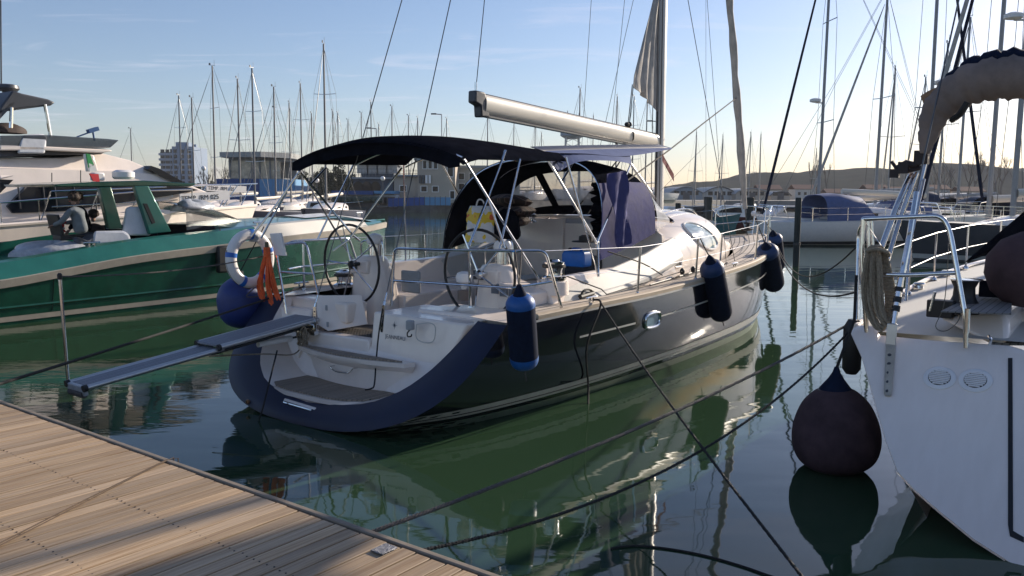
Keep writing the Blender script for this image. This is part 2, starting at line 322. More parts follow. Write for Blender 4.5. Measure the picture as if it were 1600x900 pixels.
# sea bed so the land and piles have something below
# ---- timber pontoon
DU0, DZ = -3.565, .925
pm = bpy.data.materials.new('pontoon_timber'); pm.use_nodes = True; n = pm.node_tree.nodes; k = pm.node_tree.links; b = n['Principled BSDF']; b.inputs['Roughness'].default_value = .55
t = n.new('ShaderNodeTexCoord'); oi = n.new('ShaderNodeObjectInfo')
vm = n.new('ShaderNodeVectorMath'); vm.operation = 'ADD'; sc3 = n.new('ShaderNodeVectorMath'); sc3.operation = 'SCALE'; sc3.inputs['Scale'].default_value = 40
cb = n.new('ShaderNodeCombineXYZ'); k.new(oi.outputs['Random'], cb.inputs[0]); k.new(oi.outputs['Random'], cb.inputs[1]); k.new(cb.outputs[0], sc3.inputs[0]); k.new(t.outputs['Object'], vm.inputs[0]); k.new(sc3.outputs[0], vm.inputs[1])
def pnoise(scale, s_, det=6, dist=0.):
    m_ = n.new('ShaderNodeMapping'); m_.inputs['Scale'].default_value = s_; k.new(vm.outputs[0], m_.inputs[0])
    z = n.new('ShaderNodeTexNoise'); z.inputs['Scale'].default_value = scale; z.inputs['Detail'].default_value = det; z.inputs['Distortion'].default_value = dist; k.new(m_.outputs[0], z.inputs['Vector']); return z
g1 = pnoise(1.0, (1.6, 60, 60), 7, 1.0); g2 = pnoise(1.0, (.9, 7, 7), 4, 1.2); g3 = pnoise(1, (.4, 2.5, 1), 2)
a1 = n.new('ShaderNodeMix'); a1.data_type = 'RGBA'; mm = n.new('ShaderNodeMapRange'); mm.inputs['From Min'].default_value = .35; mm.inputs['From Max'].default_value = .68; k.new(g1.outputs['Fac'], mm.inputs['Value']); k.new(mm.outputs[0], a1.inputs['Factor'])
a1.inputs[6].default_value = (.31, .195, .10, 1); a1.inputs[7].default_value = (.56, .405, .25, 1)
a2 = n.new('ShaderNodeMix'); a2.data_type = 'RGBA'; m2 = n.new('ShaderNodeMapRange'); m2.inputs['From Min'].default_value = .4; m2.inputs['From Max'].default_value = .75; m2.inputs['To Max'].default_value = .55; k.new(g2.outputs['Fac'], m2.inputs['Value']); k.new(m2.outputs[0], a2.inputs['Factor']); k.new(a1.outputs[2], a2.inputs[6]); a2.inputs[7].default_value = (.43, .34, .25, 1)
h = n.new('ShaderNodeHueSaturation'); r_ = n.new('ShaderNodeMapRange'); r_.inputs['To Min'].default_value = .68; r_.inputs['To Max'].default_value = 1.15; k.new(oi.outputs['Random'], r_.inputs['Value']); k.new(r_.outputs[0], h.inputs['Value']); k.new(a2.outputs[2], h.inputs['Color']); k.new(h.outputs[0], b.inputs['Base Color'])
bp = n.new('ShaderNodeBump'); bp.inputs['Strength'].default_value = .55; bp.inputs['Distance'].default_value = .004; k.new(g1.outputs['Fac'], bp.inputs['Height']); k.new(bp.outputs[0], b.inputs['Normal'])
dock = Thing('pontoon', None, None, (DU0, -2, DZ), kind='structure')
PW = .0895; plank_me = None; rnd = random.Random(3)
pmb = MB().prism([(-4.6, -.0403, -.035), (-4.6, -.0403, -.002), (-4.6, -.0385, 0), (-4.6, .0385, 0), (-4.6, .0403, -.002), (-4.6, .0403, -.035)], (4.57, 0, 0))
plank_me = mkmesh('plank', pmb, pm)
for i in range(205):
    v = -12.2+i*PW
    o = bpy.data.objects.new('plank', plank_me); C.objects.link(o); o.parent = dock.e
    o.location = (rnd.uniform(-.006, .0), v+2, rnd.uniform(-.002, .0015))
sb = MB()
for i in range(205):
    v = -12.2+i*PW
    for u in (-4.07, -4.57, -5.07, -5.57, -6.07):
        if v < -6.5 and u > -4: continue
        for d in (-.022, .022): sb.lathe((u+rnd.uniform(-.006, .006), v+d+rnd.uniform(-.003, .003), DZ+.0005), [(.0045, -.004), (.0045, .0008), (.003, .0012)], 6)
mscrew = mat('screw_head_metal', (.045, .035, .03), .5, .3)
dock.part('screw_head', sb, mscrew, kind='stuff')
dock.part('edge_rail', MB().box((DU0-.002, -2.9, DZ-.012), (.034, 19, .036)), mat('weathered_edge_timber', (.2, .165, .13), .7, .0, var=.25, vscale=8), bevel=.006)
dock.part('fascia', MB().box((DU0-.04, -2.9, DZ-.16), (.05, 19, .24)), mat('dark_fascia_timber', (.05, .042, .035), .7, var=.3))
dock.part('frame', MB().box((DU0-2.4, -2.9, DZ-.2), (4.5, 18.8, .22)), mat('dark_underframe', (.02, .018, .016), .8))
for v in (-11, -7.5, -4, -.5, 3, 6): dock.part('float', MB().box((DU0-2.3, v, .2), (3.9, 1.9, .8)), mat('concrete_float', (.2, .19, .17), .85, var=.25), bevel=.03)
pl = L(600, 860, z=DZ); b_ = MB().box((pl.x-.0, pl.y, DZ+.006), (.095, .075, .008))
t = solo('deck_plate', b_, mat('worn_metal_plate', (.2, .2, .22), .4, .7, var=.5, vscale=60, bump=1, bscale=150), 'small grey metal plate screwed to the timber pontoon near its edge', 'plate', bevel=.002)

# ---- land behind, from the harbour quay to the hills
grm = mat('quay_paving', (.2, .19, .18), .85, var=.2, vscale=.3)
quay = MB()
shore = [(-900, 116), (-60, 116), (-30, 118), (-12, 122), (2, 150), (30, 190), (60, 235), (130, 260), (900, 260)]
qz = 1.3
vs = [(x, y, qz) for x, y in shore]+[(1600, 2300, qz), (-1600, 2300, qz)]
quay.prism([(p[0], p[1], qz) for p in vs], (0, 0, -2.6))
g = mkobj('ground', quay, grm, V((0, 0, 0)), False); structure(g)
qw = MB()
for (x0, y0), (x1, y1) in zip(shore[1:5], shore[2:6]):
    a = V((x0, y0-.35, -.6)); c = V((x1, y1-.35, -.6)); qw.prism([a, c, c+V((0, .3, 0)), a+V((0, .3, 0))], (0, 0, 2.05))
structure(mkobj('quay_wall', qw, mat('stained_concrete', (.13, .125, .12), .85, var=.45, vscale=.6, bump=.4, bscale=3), V((0, 0, 0)), False))
hillm = mat('wooded_hillside', (.020, .026, .022), 1.0, spec=0, var=.45, vscale=.05, col2=(.044, .048, .04))
def hill(pts, D, depth, name):
    rows = []; rr = random.Random(int(D))
    xs = [pts[0][0]+(pts[-1][0]-pts[0][0])*i/90 for i in range(91)]
    for j in range(9):
        row = []; q = j/8; prof = math.sin(math.pi*min(q*1.0, 1)*.5)**.8 if q < .999 else 1
        for x in xs:
            y = interp([p[0] for p in pts], [p[1] for p in pts], x); top = W(x, y, D)
            hz = max(top.z, 1)*(prof if q <= 1 else 1); dd = D-depth*(1-q)
            row.append(V((top.x, dd, max(0.5, hz+rr.uniform(-1, 1)*D*.0011*(1 if 0 < j < 8 else .8)))))
        rows.append(row)
    back = [V((p.x, p.y+depth, .5)) for p in rows[-1]]; rows.append(back)
    b = MB(); b.grid(rows); return structure(mkobj(name, b, hillm, V((0, 0, 0)), True, 60))
hill([(960, 302), (1040, 291), (1075, 285), (1110, 284), (1145, 275), (1180, 270), (1230, 270), (1290, 266), (1335, 264), (1375, 271), (1410, 268), (1440, 257), (1460, 256), (1480, 266), (1495, 276), (1530, 290), (1600, 300), (1800, 300)], 900, 260, 'hills')
hill([(1380, 300), (1450, 282), (1500, 270), (1530, 262), (1560, 265), (1600, 262), (1680, 258), (1800, 270), (1950, 290), (2300, 285)], 1250, 300, 'hills')
hill([(-900, 292), (-200, 296), (150, 297), (300, 293), (420, 292), (600, 290), (800, 296), (1010, 300)], 1100, 200, 'hills')

# ---- the winter air: thin haze that greys the far shore and hills
hzm = bpy.data.materials.new('haze_air'); hzm.use_nodes = True; n = hzm.node_tree.nodes; n.remove(n['Principled BSDF']); pv = n.new('ShaderNodeVolumePrincipled'); pv.inputs['Color'].default_value = (.8, .82, .88, 1); pv.inputs['Density'].default_value = .00022; pv.inputs['Anisotropy'].default_value = 0
hzm.node_tree.links.new(pv.outputs[0], n['Material Output'].inputs['Volume'])
hz = mkobj('haze', MB().box((0, 650, 38), (3600, 1960, 80)), hzm, V((0, 0, 0)), False); hz['kind'] = 'stuff'

# ================================================================ THE NAVY SAILING YACHT (marina frame)
Bx = [-.5, .3, .9, 2, 3.7, 6, 8.6, 10.5, 12, 13, 13.5]; By = [1.93, 2.0, 2.05, 2.13, 2.15, 2.08, 1.82, 1.30, .72, .3, 0.015]
Sx = [-.5, .9, 2, 4, 6, 9, 11, 13.5]; Sy = [1.12, 1.15, 1.18, 1.2, 1.26, 1.37, 1.46, 1.58]
Zx = [-.5, 0, .45, 2.5, 5.7, 9, 13.5]; Zy = [.0, -.15, -.3, -.6, -.8, -.9, -.7]
def S(u): return interp(Sx, Sy, u)
def zb(u): return interp(Zx, Zy, u)
def ueff(u, z): return u+.55*max(0, (S(u)-z)/1.5)*max(0, (u-7)/6.5)**2
def hb(u, z):
    s_ = S(u); q = max(0, min(1, (s_-z)/(s_-zb(u)))); n_ = 2.5 if u < 9 else 2.5-.7*(u-9)/4.5
    return max(.012, interp(Bx, By, min(ueff(u, z), 13.5)))*max(0, 1-q**n_)**(1/n_)
def ut(z): return -.5+1.05*z
def ubow(z):
    lo, hi = 9., 13.5
    for _ in range(30):
        m_ = (lo+hi)/2
        if ueff(m_, z) < 13.5: lo = m_
        else: hi = m_
    return lo
boat = Thing('sailing_yacht', 'large navy blue sailing yacht with black bimini moored stern to the timber pontoon', 'sailing yacht', (6.4, 0, 0))
P = boat.part
def hullrows(side, q0=0, q1=1, nq=22, ns=60, off=0, zlo=None, zhi=None, u0=None, u1=None):
    rows = []
    for i in range(nq+1):
        q = q0+(q1-q0)*i/nq; row = []
        for j in range(ns+1):
            s_ = j/ns; u = 6.
            for _ in range(6):
                S_, zb_ = S(u), zb(u)
                z = (S_-(S_-zb_)*math.cos(q*math.pi/2)) if zlo is None else lerp(zlo(u), zhi(u), q)
                a_ = ut(z) if u0 is None else u0; c_ = ubow(z) if u1 is None else u1
                u = a_+(c_-a_)*s_
            y = hb(u, z)+off
            row.append((u, side*y, z))
        rows.append(row)
    return rows
hm = MB()
for sd_ in (-1, 1): hm.grid(hullrows(sd_))
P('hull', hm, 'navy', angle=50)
bt = MB()
for sd_ in (-1, 1): bt.grid(hullrows(sd_, 0, 1, 5, 60, .003, lambda u: zb(u)*.5, lambda u: .10+.004*u))
P('antifouling', bt, 'boot', angle=60)
for nm, lo, hi in (('boot_stripe', .155, .185), ('boot_stripe', .20, .262)):
    st = MB()
    for sd_ in (-1, 1): st.grid(hullrows(sd_, 0, 1, 1, 60, .005, lambda u: lo+.006*u, lambda u: hi+.008*u))
    P(nm, st, 'silver', angle=60)
cs = MB()
for sd_ in (-1, 1):
    for a_, c_ in ((2.0, 3.3), (3.75, 12.6)): cs.grid(hullrows(sd_, 0, 1, 1, 40, .006, lambda u: S(u)-.34, lambda u: S(u)-.315, a_, c_))
P('cove_stripe', cs, 'silver')
rs_ = MB()
for sd_ in (-1, 1):
    rs_.grid(hullrows(sd_, 0, 1, 1, 50, .02, lambda u: S(u)-.035, lambda u: S(u)-.01, 1.1, 13.2))
P('rub_strake', rs_, 'silver')
# hull window, starboard side
hw = L(1018, 500, v=-2.13)
def onhull(u, z, off=0, side=-1): return V((u, side*(hb(u, z)+off), z))
fr = P('hull_window', MB().tube(smoothpath([onhull(hw.x+a, hw.z+c, .012) for a, c in ((-.2, .06), (-.1, .095), (.1, .095), (.2, .06), (.2, -.06), (.1, -.095), (-.1, -.095), (-.2, -.06))], 5, True), .022, 8, True), 'steel')
P('pane', MB().add([onhull(hw.x+.2*math.cos(a), hw.z+.09*math.sin(a), .008) for a in [i*math.pi/8 for i in range(16)]], [tuple(range(16))]), 'bglass', fr)
# transom: matte navy band round an open stern
def wi(z): return interp([.2, .22, .27, .4, .6, .85, 1.15], [0, .32, .72, 1.1, 1.36, 1.52, 1.64], z)
outc = [(hb(ut(z), z), z) for z in [0.0, .01, .03, .06, .1, .15, .21, .28, .37, .48, .6, .74, .88, 1.0, S(.7)]]
inc = []
for q in range(15):
    a_ = q/14; z = .2+.95*a_**1.6; inc.append((wi(z) if q else 0.0, z))
tb = MB()
for sd_ in (-1, 1):
    rows = []
    for a_ in range(9):
        t_ = a_/8; row = []
        for (vo, zo), (vi, zi) in zip(outc, inc):
            v_, z_ = lerp(vo, vi, t_), lerp(zo, zi, t_); bulge = .05*math.sin(math.pi*t_)
            row.append((ut(z_)-bulge, sd_*v_, z_))
        rows.append(row)
    tb.grid(rows)
P('transom', tb, 'navym', angle=50)
# white scoop walls running forward from the opening
sw = MB()
def C2(v_, z_): return (max(ut(z_)+.03, .34+.5*max(0, z_-.3)), v_*.95, max(z_, .26))
for sd_ in (-1, 1):
    rows = []
    for t_ in (0, .03, .3, .65, 1):
        row = []
        for vi, zi in inc:
            a_ = V((ut(zi)-.004, sd_*vi, zi)); c_ = V(C2(vi, zi)); c_.y *= sd_; row.append(a_.lerp(c_, t_))
        rows.append(row)
    sw.grid(rows)
P('scoop_wall', sw, 'gel', angle=50)
bw = MB()
rows = []
for vi, zi in inc:
    c_ = V(C2(vi, zi))
    if vi > .2 and c_.z < .80: rows.append([V((c_.x, c_.y*t_, c_.z)) for t_ in (-1, -.5, 0, .5, 1)])
rows.append([V((.59, 1.5*t_, .80)) for t_ in (-1, -.5, 0, .5, 1)])
P('scoop_back', bw.grid(rows), 'gel', angle=50)
# swim platform, its step and risers
def platpoly(z, u1, n_=14, k_=1.0, ushift=.0):
    e = []
    for i in range(n_+1):
        v_ = -1+2*i/n_; e.append(v_)
    return e
pp = [(-.26, .0), (-.26, .35), (-.21, .65), (-.08, .88), (.12, 1.0), (.4, 1.05)]
poly = [V((u_, v_, .27)) for u_, v_ in pp]+[V((.4, -.72, .27))]+[V((u_, -v_*.78, .27)) for u_, v_ in reversed(pp[1:-1])]
plat = MB().prism(poly, (0, 0, .02))
P('swim_platform', plat, stripes('weathered_teak_across', (.29, .23, .175), (.035, .033, .03), .045, .16, .75, 'y'))
P('platform_rim', MB().prism([p+V((-.03*(1 if p.x < .1 else 0), 0, -.05)) for p in poly], (0, 0, .048)), 'gel')
# stepped seat
arc = lambda u0, dep, wv, n_=12: [(u0-dep*math.cos(math.pi/2*(-1+2*i/n_)), wv*(1-2*i/n_)) for i in range(n_+1)]
st_ = arc(.34, .17, .86)
P('step_tread', MB().prism([(u_, v_, .652) for u_, v_ in st_], (0, 0, .018)), stripes('weathered_teak_across', (.29, .23, .175), (.035, .033, .03), .045, .14, .75, 'y'))
P('step_moulding', MB().loft([[(u_-.025, v_*1.05, .65) for u_, v_ in st_]+[(.45, -.95, .65), (.45, .95, .65)], [(u_-.02, v_*1.05, .60) for u_, v_ in st_]+[(.45, -.95, .6), (.45, .95, .6)], [(u_+.09, v_*.9, .52) for u_, v_ in st_]+[(.45, -.9, .52), (.45, .9, .52)], [(u_+.10, v_*1.1, .26) for u_, v_ in st_]+[(.45, -1.2, .26), (.45, 1.2, .26)]]), 'gel', angle=50)
gh = [L(x, y, u=.2) for x, y in ((515, 573), (525, 581), (545, 583), (551, 576))]
P('grab_handle', MB().tube([gh[0]+V((.08, 0, 0))]+rails(gh, .01)+[gh[-1]+V((.08, 0, 0))], .009, 8), 'steel')
# bulkheads either side of the walk-through
bk = MB()
bk.box((.60, .42, .54), (.16, 1.12, .52))                      # riser under the walk-through
P('walkthrough_riser', bk, 'gel', bevel=.02)
pb = [(.50, -.14, .42), (.50, -1.15, .55), (.52, -1.40, .75), (.60, -1.58, 1.12), (.60, -.14, 1.13)]
P('stern_panel', MB().prism([V(p) for p in pb], (.9, 0, 0)), 'gel', bevel=.025)
pb = [(.40, 1.0, .45), (.40, 1.15, .5), (.5, 1.5, .8), (.60, 1.70, 1.05), (.62, 1.0, 1.05)]
P('port_stern_panel', MB().prism([V(p) for p in pb], (.8, 0, 0)), 'gel', bevel=.025)
# door leaf of the stern locker, swung open
dl = [L(493, 462, u=.62), L(560, 461, u=.95), L(570, 507, u=.95), L(513, 517, u=.60), L(497, 508, u=.58)]
P('locker_lid', MB().prism(dl, (.035, -.02, .0)), 'gel', bevel=.008)
for x, y in ((510, 481), (512, 507)):
    c_ = L(x, y, u=.585); P('hinge', MB().box(c_, (.012, .035, .065)), 'grey', bevel=.003)
# cockpit: sole, seats, coamings
P('cockpit_sole', MB().box((2.85, .0, .74), (4.1, 1.9, .04)), stripes('weathered_teak_fore_aft', (.17, .15, .13), (.035, .033, .03), .045, .14, .75, 'y'))
gr = MB()
for i in range(9): gr.box((.66+.05*i, .42, .775), (.012, 1.0, .02))
for i in range(20): gr.box((.86, -.06+.05*i, .776), (.44, .012, .02))
P('grating', gr, mat('grey_teak_grating', (.12, .11, .1), .8, var=.2), kind='stuff')
for sd_ in (-1, 1):
    st2 = MB(); st2.loft([[(u_, sd_*v_, z_) for v_, z_ in ((.72, .74), (.72, 1.12), (1.42, 1.14), (1.5, 1.45+.02*u_), (1.62, 1.46+.02*u_), (1.74, 1.19), (1.74, .74))] for u_ in (2.0, 2.6, 4.0, 5.4)])
    P('cockpit_seat', st2, 'gel', bevel=.02)
    c = MB(); c.loft([[(u_, sd_*(v_-dv), z_+h_) for v_, z_ in ((1.45, 1.1), (1.5, 1.4), (1.62, 1.45), (1.80, 1.17), (1.80, 1.1))] for u_, dv, h_ in ((1.9, .05, -.12), (2.4, 0, 0), (3.4, 0, .06), (4.6, .05, .22), (5.6, .1, .42))])
    P('coaming', c, 'gel2', bevel=.015)
    P('helm_seat', MB().loft([[(u_, sd_*v_, z_) for v_, z_ in ((.5, .9), (.5, 1.16), (1.66, 1.17), (1.85, 1.16), (1.85, .9))] for u_ in (.95 if sd_ < 0 else .75, 1.6 if sd_ < 0 else 1.1)]), 'gel', bevel=.03)
P('companion_bulkhead', MB().prism([(5.45, v_, z_) for v_, z_ in ((-1.5, .75), (1.5, .75), (1.4, 1.9), (1.1, 2.1), (.42, 2.12), (.42, 1.05), (-.36, 1.05), (-.36, 2.12), (-1.1, 2.1), (-1.4, 1.9))], (.08, 0, 0)), 'gel')
P('companionway', MB().box((5.6, .03, 1.45), (.1, .74, .95)), 'wood')
P('washboard', MB().box((5.47, .03, 1.28), (.03, .70, .5)), 'smoke')
tbl = MB(); tbl.box((3.6, 0, 1.0), (1.25, .3, .52)); P('cockpit_table', tbl, 'gel', bevel=.04)
P('table_leaf', MB().box((3.6, .0, 1.28), (1.3, .34, .03)), 'gel2', bevel=.01)
# decks
def deckrows(side, u0, u1, inner, nu=50):
    rows = []; uvs = []
    for i in range(nu+1):
        u = lerp(u0, u1, i/nu); e = max(hb(u, S(u)-.005)-.02, .01); ii = min(inner(u), e); row = []; uv = []
        for j in range(7):
            d = (e-ii)*j/6; v_ = e-d; row.append((u, side*v_, S(u)+.015+.05*(1-(v_/max(2, e))**2)*min(1, d*2+.05))); uv.append((u, d+.003))
        rows.append(row); uvs.append(uv)
    return rows, uvs
for sd_ in (-1, 1):
    r_, uv_ = deckrows(sd_, .74, 2.0, lambda u: 1.5); d_ = MB().grid(r_, uv_); P('stern_deck', d_, 'gel')
    r_, uv_ = deckrows(sd_, 1.25, 10.8, lambda u: 1.55 if u < 2 else interp([2, 5, 7.5, 9.5, 10.8], [1.55, 1.62, 1.42, .9, 0], u)); r_ = [[(a_, b__, c_+.004) for a_, b__, c_ in rr] for rr in r_]
    P('side_deck', MB().grid(r_, uv_), 'deckteak')
    r_, uv_ = deckrows(sd_, 10.8, 13.45, lambda u: 0); r_ = [[(a_, b__, c_+.004) for a_, b__, c_ in rr] for rr in r_]; P('foredeck', MB().grid(r_, uv_), 'deckteak')
    cr = MB(); cr.loft([[(u, sd_*(hb(u, S(u)-.005)+o_), S(u)+z_) for o_, z_ in ((.015, -.012), (.018, .035), (0, .05), (-.05, .05), (-.065, .012))] for u in [1.2+12.15*i/60 for i in range(61)]])
    P('toe_rail', cr, 'cap', angle=50)
# coachroof with its raised saloon
def cw(u): return interp([4.9, 5.6, 7, 8.4, 9.6, 10.8, 11.2], [1.62, 1.6, 1.5, 1.2, .8, .3, .1], u)
def ch(u): return interp([4.9, 5.5, 6.2, 7.2, 8.2, 9.0, 9.8, 10.8, 11.2], [.55, .80, .93, .97, .84, .48, .27, .12, .02], u)
def csec(u, n_=24):
    out_ = []
    for i in range(n_+1):
        a_ = math.pi*i/n_; c_, s_ = math.cos(a_), math.sin(a_)
        out_.append((u, cw(u)*math.copysign(abs(c_)**.55, c_), S(u)+.0+ch(u)*abs(s_)**.72))
    return out_
cb_ = MB().loft([csec(5.5+5.65*i/40) for i in range(41)], closed=False, caps=False)
cb_.add(csec(5.5), [tuple(range(25))])
P('coachroof', cb_, 'gel', angle=50)
def oncoach(u, z, side=-1, off=0.0):
    q = min(1, max(0, (z-S(u))/ch(u))); s_ = q**(1/.72); c_ = math.sqrt(max(0, 1-s_*s_)); return V((u, side*(cw(u)*c_**.55+off), z))
eu, ez = 7.0, 1.82
ew = []
for i in range(28):
    a_ = 2*math.pi*i/28; x_ = math.cos(a_); y_ = math.sin(a_)
    ew.append((eu+.62*x_, ez-.13*x_+.2*math.copysign(abs(y_)**1.15, y_)*(1-.15*x_)))
for sd_ in (-1, 1):
    f_ = P('saloon_window', MB().tube([oncoach(a_, c_, sd_, .014) for a_, c_ in ew], .02, 6, True), 'white')
    gl = MB(); ctr = (eu, ez)
    rows = [[oncoach(ctr[0]+(a_-ctr[0])*t_, ctr[1]+(c_-ctr[1])*t_, sd_, .013) for a_, c_ in ew+ew[:1]] for t_ in (.02, .35, .7, 1)]
    P('pane', gl.grid(rows), 'bglass', f_)
    pf = [oncoach(5.62+a_, 1.50+c_, sd_, .012) for a_, c_ in ((-.13, .05), (-.1, .085), (.1, .075), (.13, .04), (.13, -.06), (.1, -.085), (-.1, -.085), (-.13, -.05))]
    f_ = P('portlight', MB().tube(smoothpath(pf, 3, True), .017, 6, True), 'white')
    P('pane', MB().add([p+V((0, -sd_*.004, 0)) for p in pf], [tuple(range(8))]), 'glass', f_)
    hr = [(5.6, 1.0), (6.4, 1.05), (7.2, 1.0), (7.9, .85), (8.5, .72)]
    P('roof_handrail', MB().tube(smoothpath([(u_, sd_*v_*.9, S(u_)+ch(u_)*.93+.07) for u_, v_ in hr], 5), .014, 6), 'steel')
P('deck_hatch', MB().box((9.3, 0, S(9.3)+ch(9.3)+.01), (.5, .5, .04), Matrix.Rotation(R(14), 3, 'Y')), 'smoke', bevel=.01)
# compass rose emblem and lettering on the stern panel
em = L(618, 508, u=.512)
star = MB(); 
for i in range(16):
    pass
sp_ = []
for i in range(16):
    a_ = 2*math.pi*i/16; r_ = (.052 if i % 4 == 0 else .036) if i % 2 == 0 else .011; sp_.append((em.x-.002, em.y+r_*math.sin(a_), em.z+r_*math.cos(a_)))
def onpanel(p, x, y, du=.0): return L(x, y, u=p)
cU = .5
star.add([V((cU-.004, p[1], p[2])) for p in sp_]+[V((cU-.012, em.y, em.z))], [(i, (i+1) % 16, 16) for i in range(16)])
P('emblem', star, mat('dark_emblem_print', (.05, .06, .08), .4), smooth=False)
tp = L(602, 528, u=cU-.003)
P('lettering', text_mb('JEANNEAU', .066, tp, (0, -1, 0), (0, 0, 1), .001), mat('dark_emblem_print', (.05, .06, .08), .4), smooth=False)
rp = [L(x, y, u=cU-.002) for x, y in ((651, 507), (672, 504), (681, 509), (679, 533), (668, 537), (649, 531))]
P('panel_recess', MB().tube(rails(rp+rp[:1], .01), .006, 5), 'gel2')
sh = L(641, 508, u=cU-.03)
so = P('shower_box', MB().box(sh, (.07, .085, .11)), 'grey', bevel=.015)
P('hose', MB().tube(smoothpath([sh+V((0, .0, -.05)), sh+V((-.01, .035, -.09)), sh+V((-.01, .03, -.13)), sh+V((0, -.01, -.125)), sh+V((0, -.02, -.10))], 5), .008, 6), 'black', so)
# stern light and chain plates with their straps
for x0, y0, x1, y1, lab in ((492, 482, 493, 514, 1), (600, 480, 597, 515, 0)):
    u_ = .49 if not lab else .44
    a_ = L(x0, y0, u=u_); c_ = L(x1, y1, u=u_)
    cpl = P('chain_plate', MB().prism([a_+V((0, .022, .02)), a_+V((0, -.022, .02)), c_+V((0, -.022, 0)), c_+V((0, -.015, -.03)), c_+V((0, .015, -.03)), c_+V((0, .022, 0))], (-.008, 0, 0)), 'steel')
    bb = MB()
    for q in range(4): bb.lathe(a_.lerp(c_, .15+.26*q)+V((-.008, 0, 0)), [(.009, 0), (.009, -.004), (.004, -.006)], 8, (1, 0, 0))
    P('bolt', bb, 'darkgrey', cpl)
    top = L(628 if lab else 704, 0, v=.25 if lab else -.15)
    base = a_+V((0, 0, .02)); d_ = (top-base)
    P('backstay', MB().tube([base+d_*.035, base+d_*1.25], .007, 6), 'wire')
    P('turnbuckle', MB().tube([base, base+d_*.012, base+d_*.014, base+d_*.038], [.018, .018, .011, .011], 8), 'steel')
sl = [V((-.36, .52, .165)), V((-.36, .05, .165)), V((-.40, .0, .055)), V((-.40, .52, .055))]
lx = [LP(x, y, -.52, 1.05) for x, y in ((446, 622), (495, 637), (489, 648), (440, 636))]
P('stern_grab', MB().prism(lx, (-.015, 0, 0)), 'gel', bevel=.004)
P('grab_handle', MB().tube([lx[0].lerp(lx[3], .35)+V((-.03, -.04, 0)), lx[1].lerp(lx[2], .35)+V((-.03, .02, 0))], .016, 8), 'steel')
ex = LP(388, 628, -.53, 1.05); P('exhaust_outlet', MB().lathe(ex, [(.02, .03), (.026, 0), (.026, -.02), (.016, -.024), (.014, .0)], 14, (1, 0, -.3)), mat('bronze', (.4, .22, .12), .4, .6))
# wheels and pedestals
def wheel(side):
    hub = V((1.38, side*1.1, 1.57)); r_ = .53; tilt = .05
    w_ = P('steering_wheel', MB().tube([hub+V((-tilt*math.cos(a_)*r_*1., r_*math.sin(a_), r_*math.cos(a_))) for a_ in [2*math.pi*i/44 for i in range(44)]], .017, 8, True), 'black')
    s_ = MB()
    for i in range(5):
        a_ = 2*math.pi*i/5+(.45 if side < 0 else .25); s_.cyl(hub, hub+V((-tilt*math.cos(a_)*r_, r_*math.sin(a_), r_*math.cos(a_))), .010, 6)
    P('spoke', s_, 'steel', w_); P('hub', MB().lathe(hub, [(.025, .14), (.025, .03), (.05, .02), (.055, 0), (.03, -.035)], 14, (1, 0, 0)), 'steel' if side < 0 else 'black', w_)
    ped = MB(); ped.loft([[(1.72+x_*k_+sh_, side*1.1+y_*k_, z_) for x_, y_ in [(.22*math.cos(a_)*(1 if math.cos(a_) < 0 else 1.5), .26*math.sin(a_)) for a_ in [2*math.pi*i/18 for i in range(18)]]] for z_, k_, sh_ in ((.76, 1.35, .05), (1.0, 1.25, .05), (1.25, 1.12, .04), (1.45, 1.0, .02), (1.60, .86, 0), (1.66, .7, 0), (1.68, .3, 0))])
    p_ = P('helm_pedestal', ped, 'gel', angle=60)
    P('compass', MB().lathe((1.76, side*1.1-.06, 1.67), [(.085, 0), (.085, .02), (.07, .16), (.11, .17), (.115, .22), (.09, .28), (.03, .305)], 16), 'white', p_)
    P('compass_barrel', MB().lathe((1.76, side*1.1-.06, 1.675), [(.092, 0), (.092, .15)], 16), 'steel', p_)
    P('guard', MB().tube(rails([(1.76, side*1.1+.2, 1.6), (1.74, side*1.1+.2, 1.86), (1.76, side*1.1-.2, 1.98 if side < 0 else 1.9), (1.76, side*1.1-.22, 1.6)], .012), .011, 8), 'steel', p_)
    P('instrument_pod', MB().loft([[(1.52+x_, side*1.1+y_, z_) for x_, y_ in ((0, .2), (0, -.16), (.12, -.16), (.12, .2))] for z_ in (1.44, 1.62)]), 'gel', p_, bevel=.02)
    P('display', MB().box((1.505, side*1.1+.11, 1.55), (.02, .15, .11)), 'darkgrey', p_, bevel=.004)
wheel(1); wheel(-1)
hb_ = L(690, 412, u=2.3); P('seat_pad', MB().box((2.02, .62, 1.32), (.05, .34, .3)), 'grey', bevel=.02)
# deck instruments aft of the starboard wheel
ip = MB().loft([[(lerp(1.55, 2.0, t_), -1.1-.62*s_*.9-.0, z_) for s_, z_ in ((0, 1.16), (0, 1.52), (.2, 1.5), (1, 1.36), (1, 1.16))] for t_ in (0, 1)]); P('side_console', ip, 'gel', bevel=.02)
for q in range(4): P('display', MB().box((1.535, -1.22-.13*q, 1.40-.025*q), (.02, .105, .12)), mat('lcd_grey', (.14, .16, .19), .25, coat=.5), bevel=.004)
hl = L(725, 440, u=1.2); P('horseshoe_light', MB().lathe(hl, [(.03, -.09), (.05, -.02), (.09, 0), (.1, .05), (.08, .1), (.03, .12)], 14), 'white'); P('light_base', MB().lathe(hl, [(.075, -.22), (.075, -.10), (.03, -.09)], 12), mat('brown_horn', (.16, .12, .1), .5))
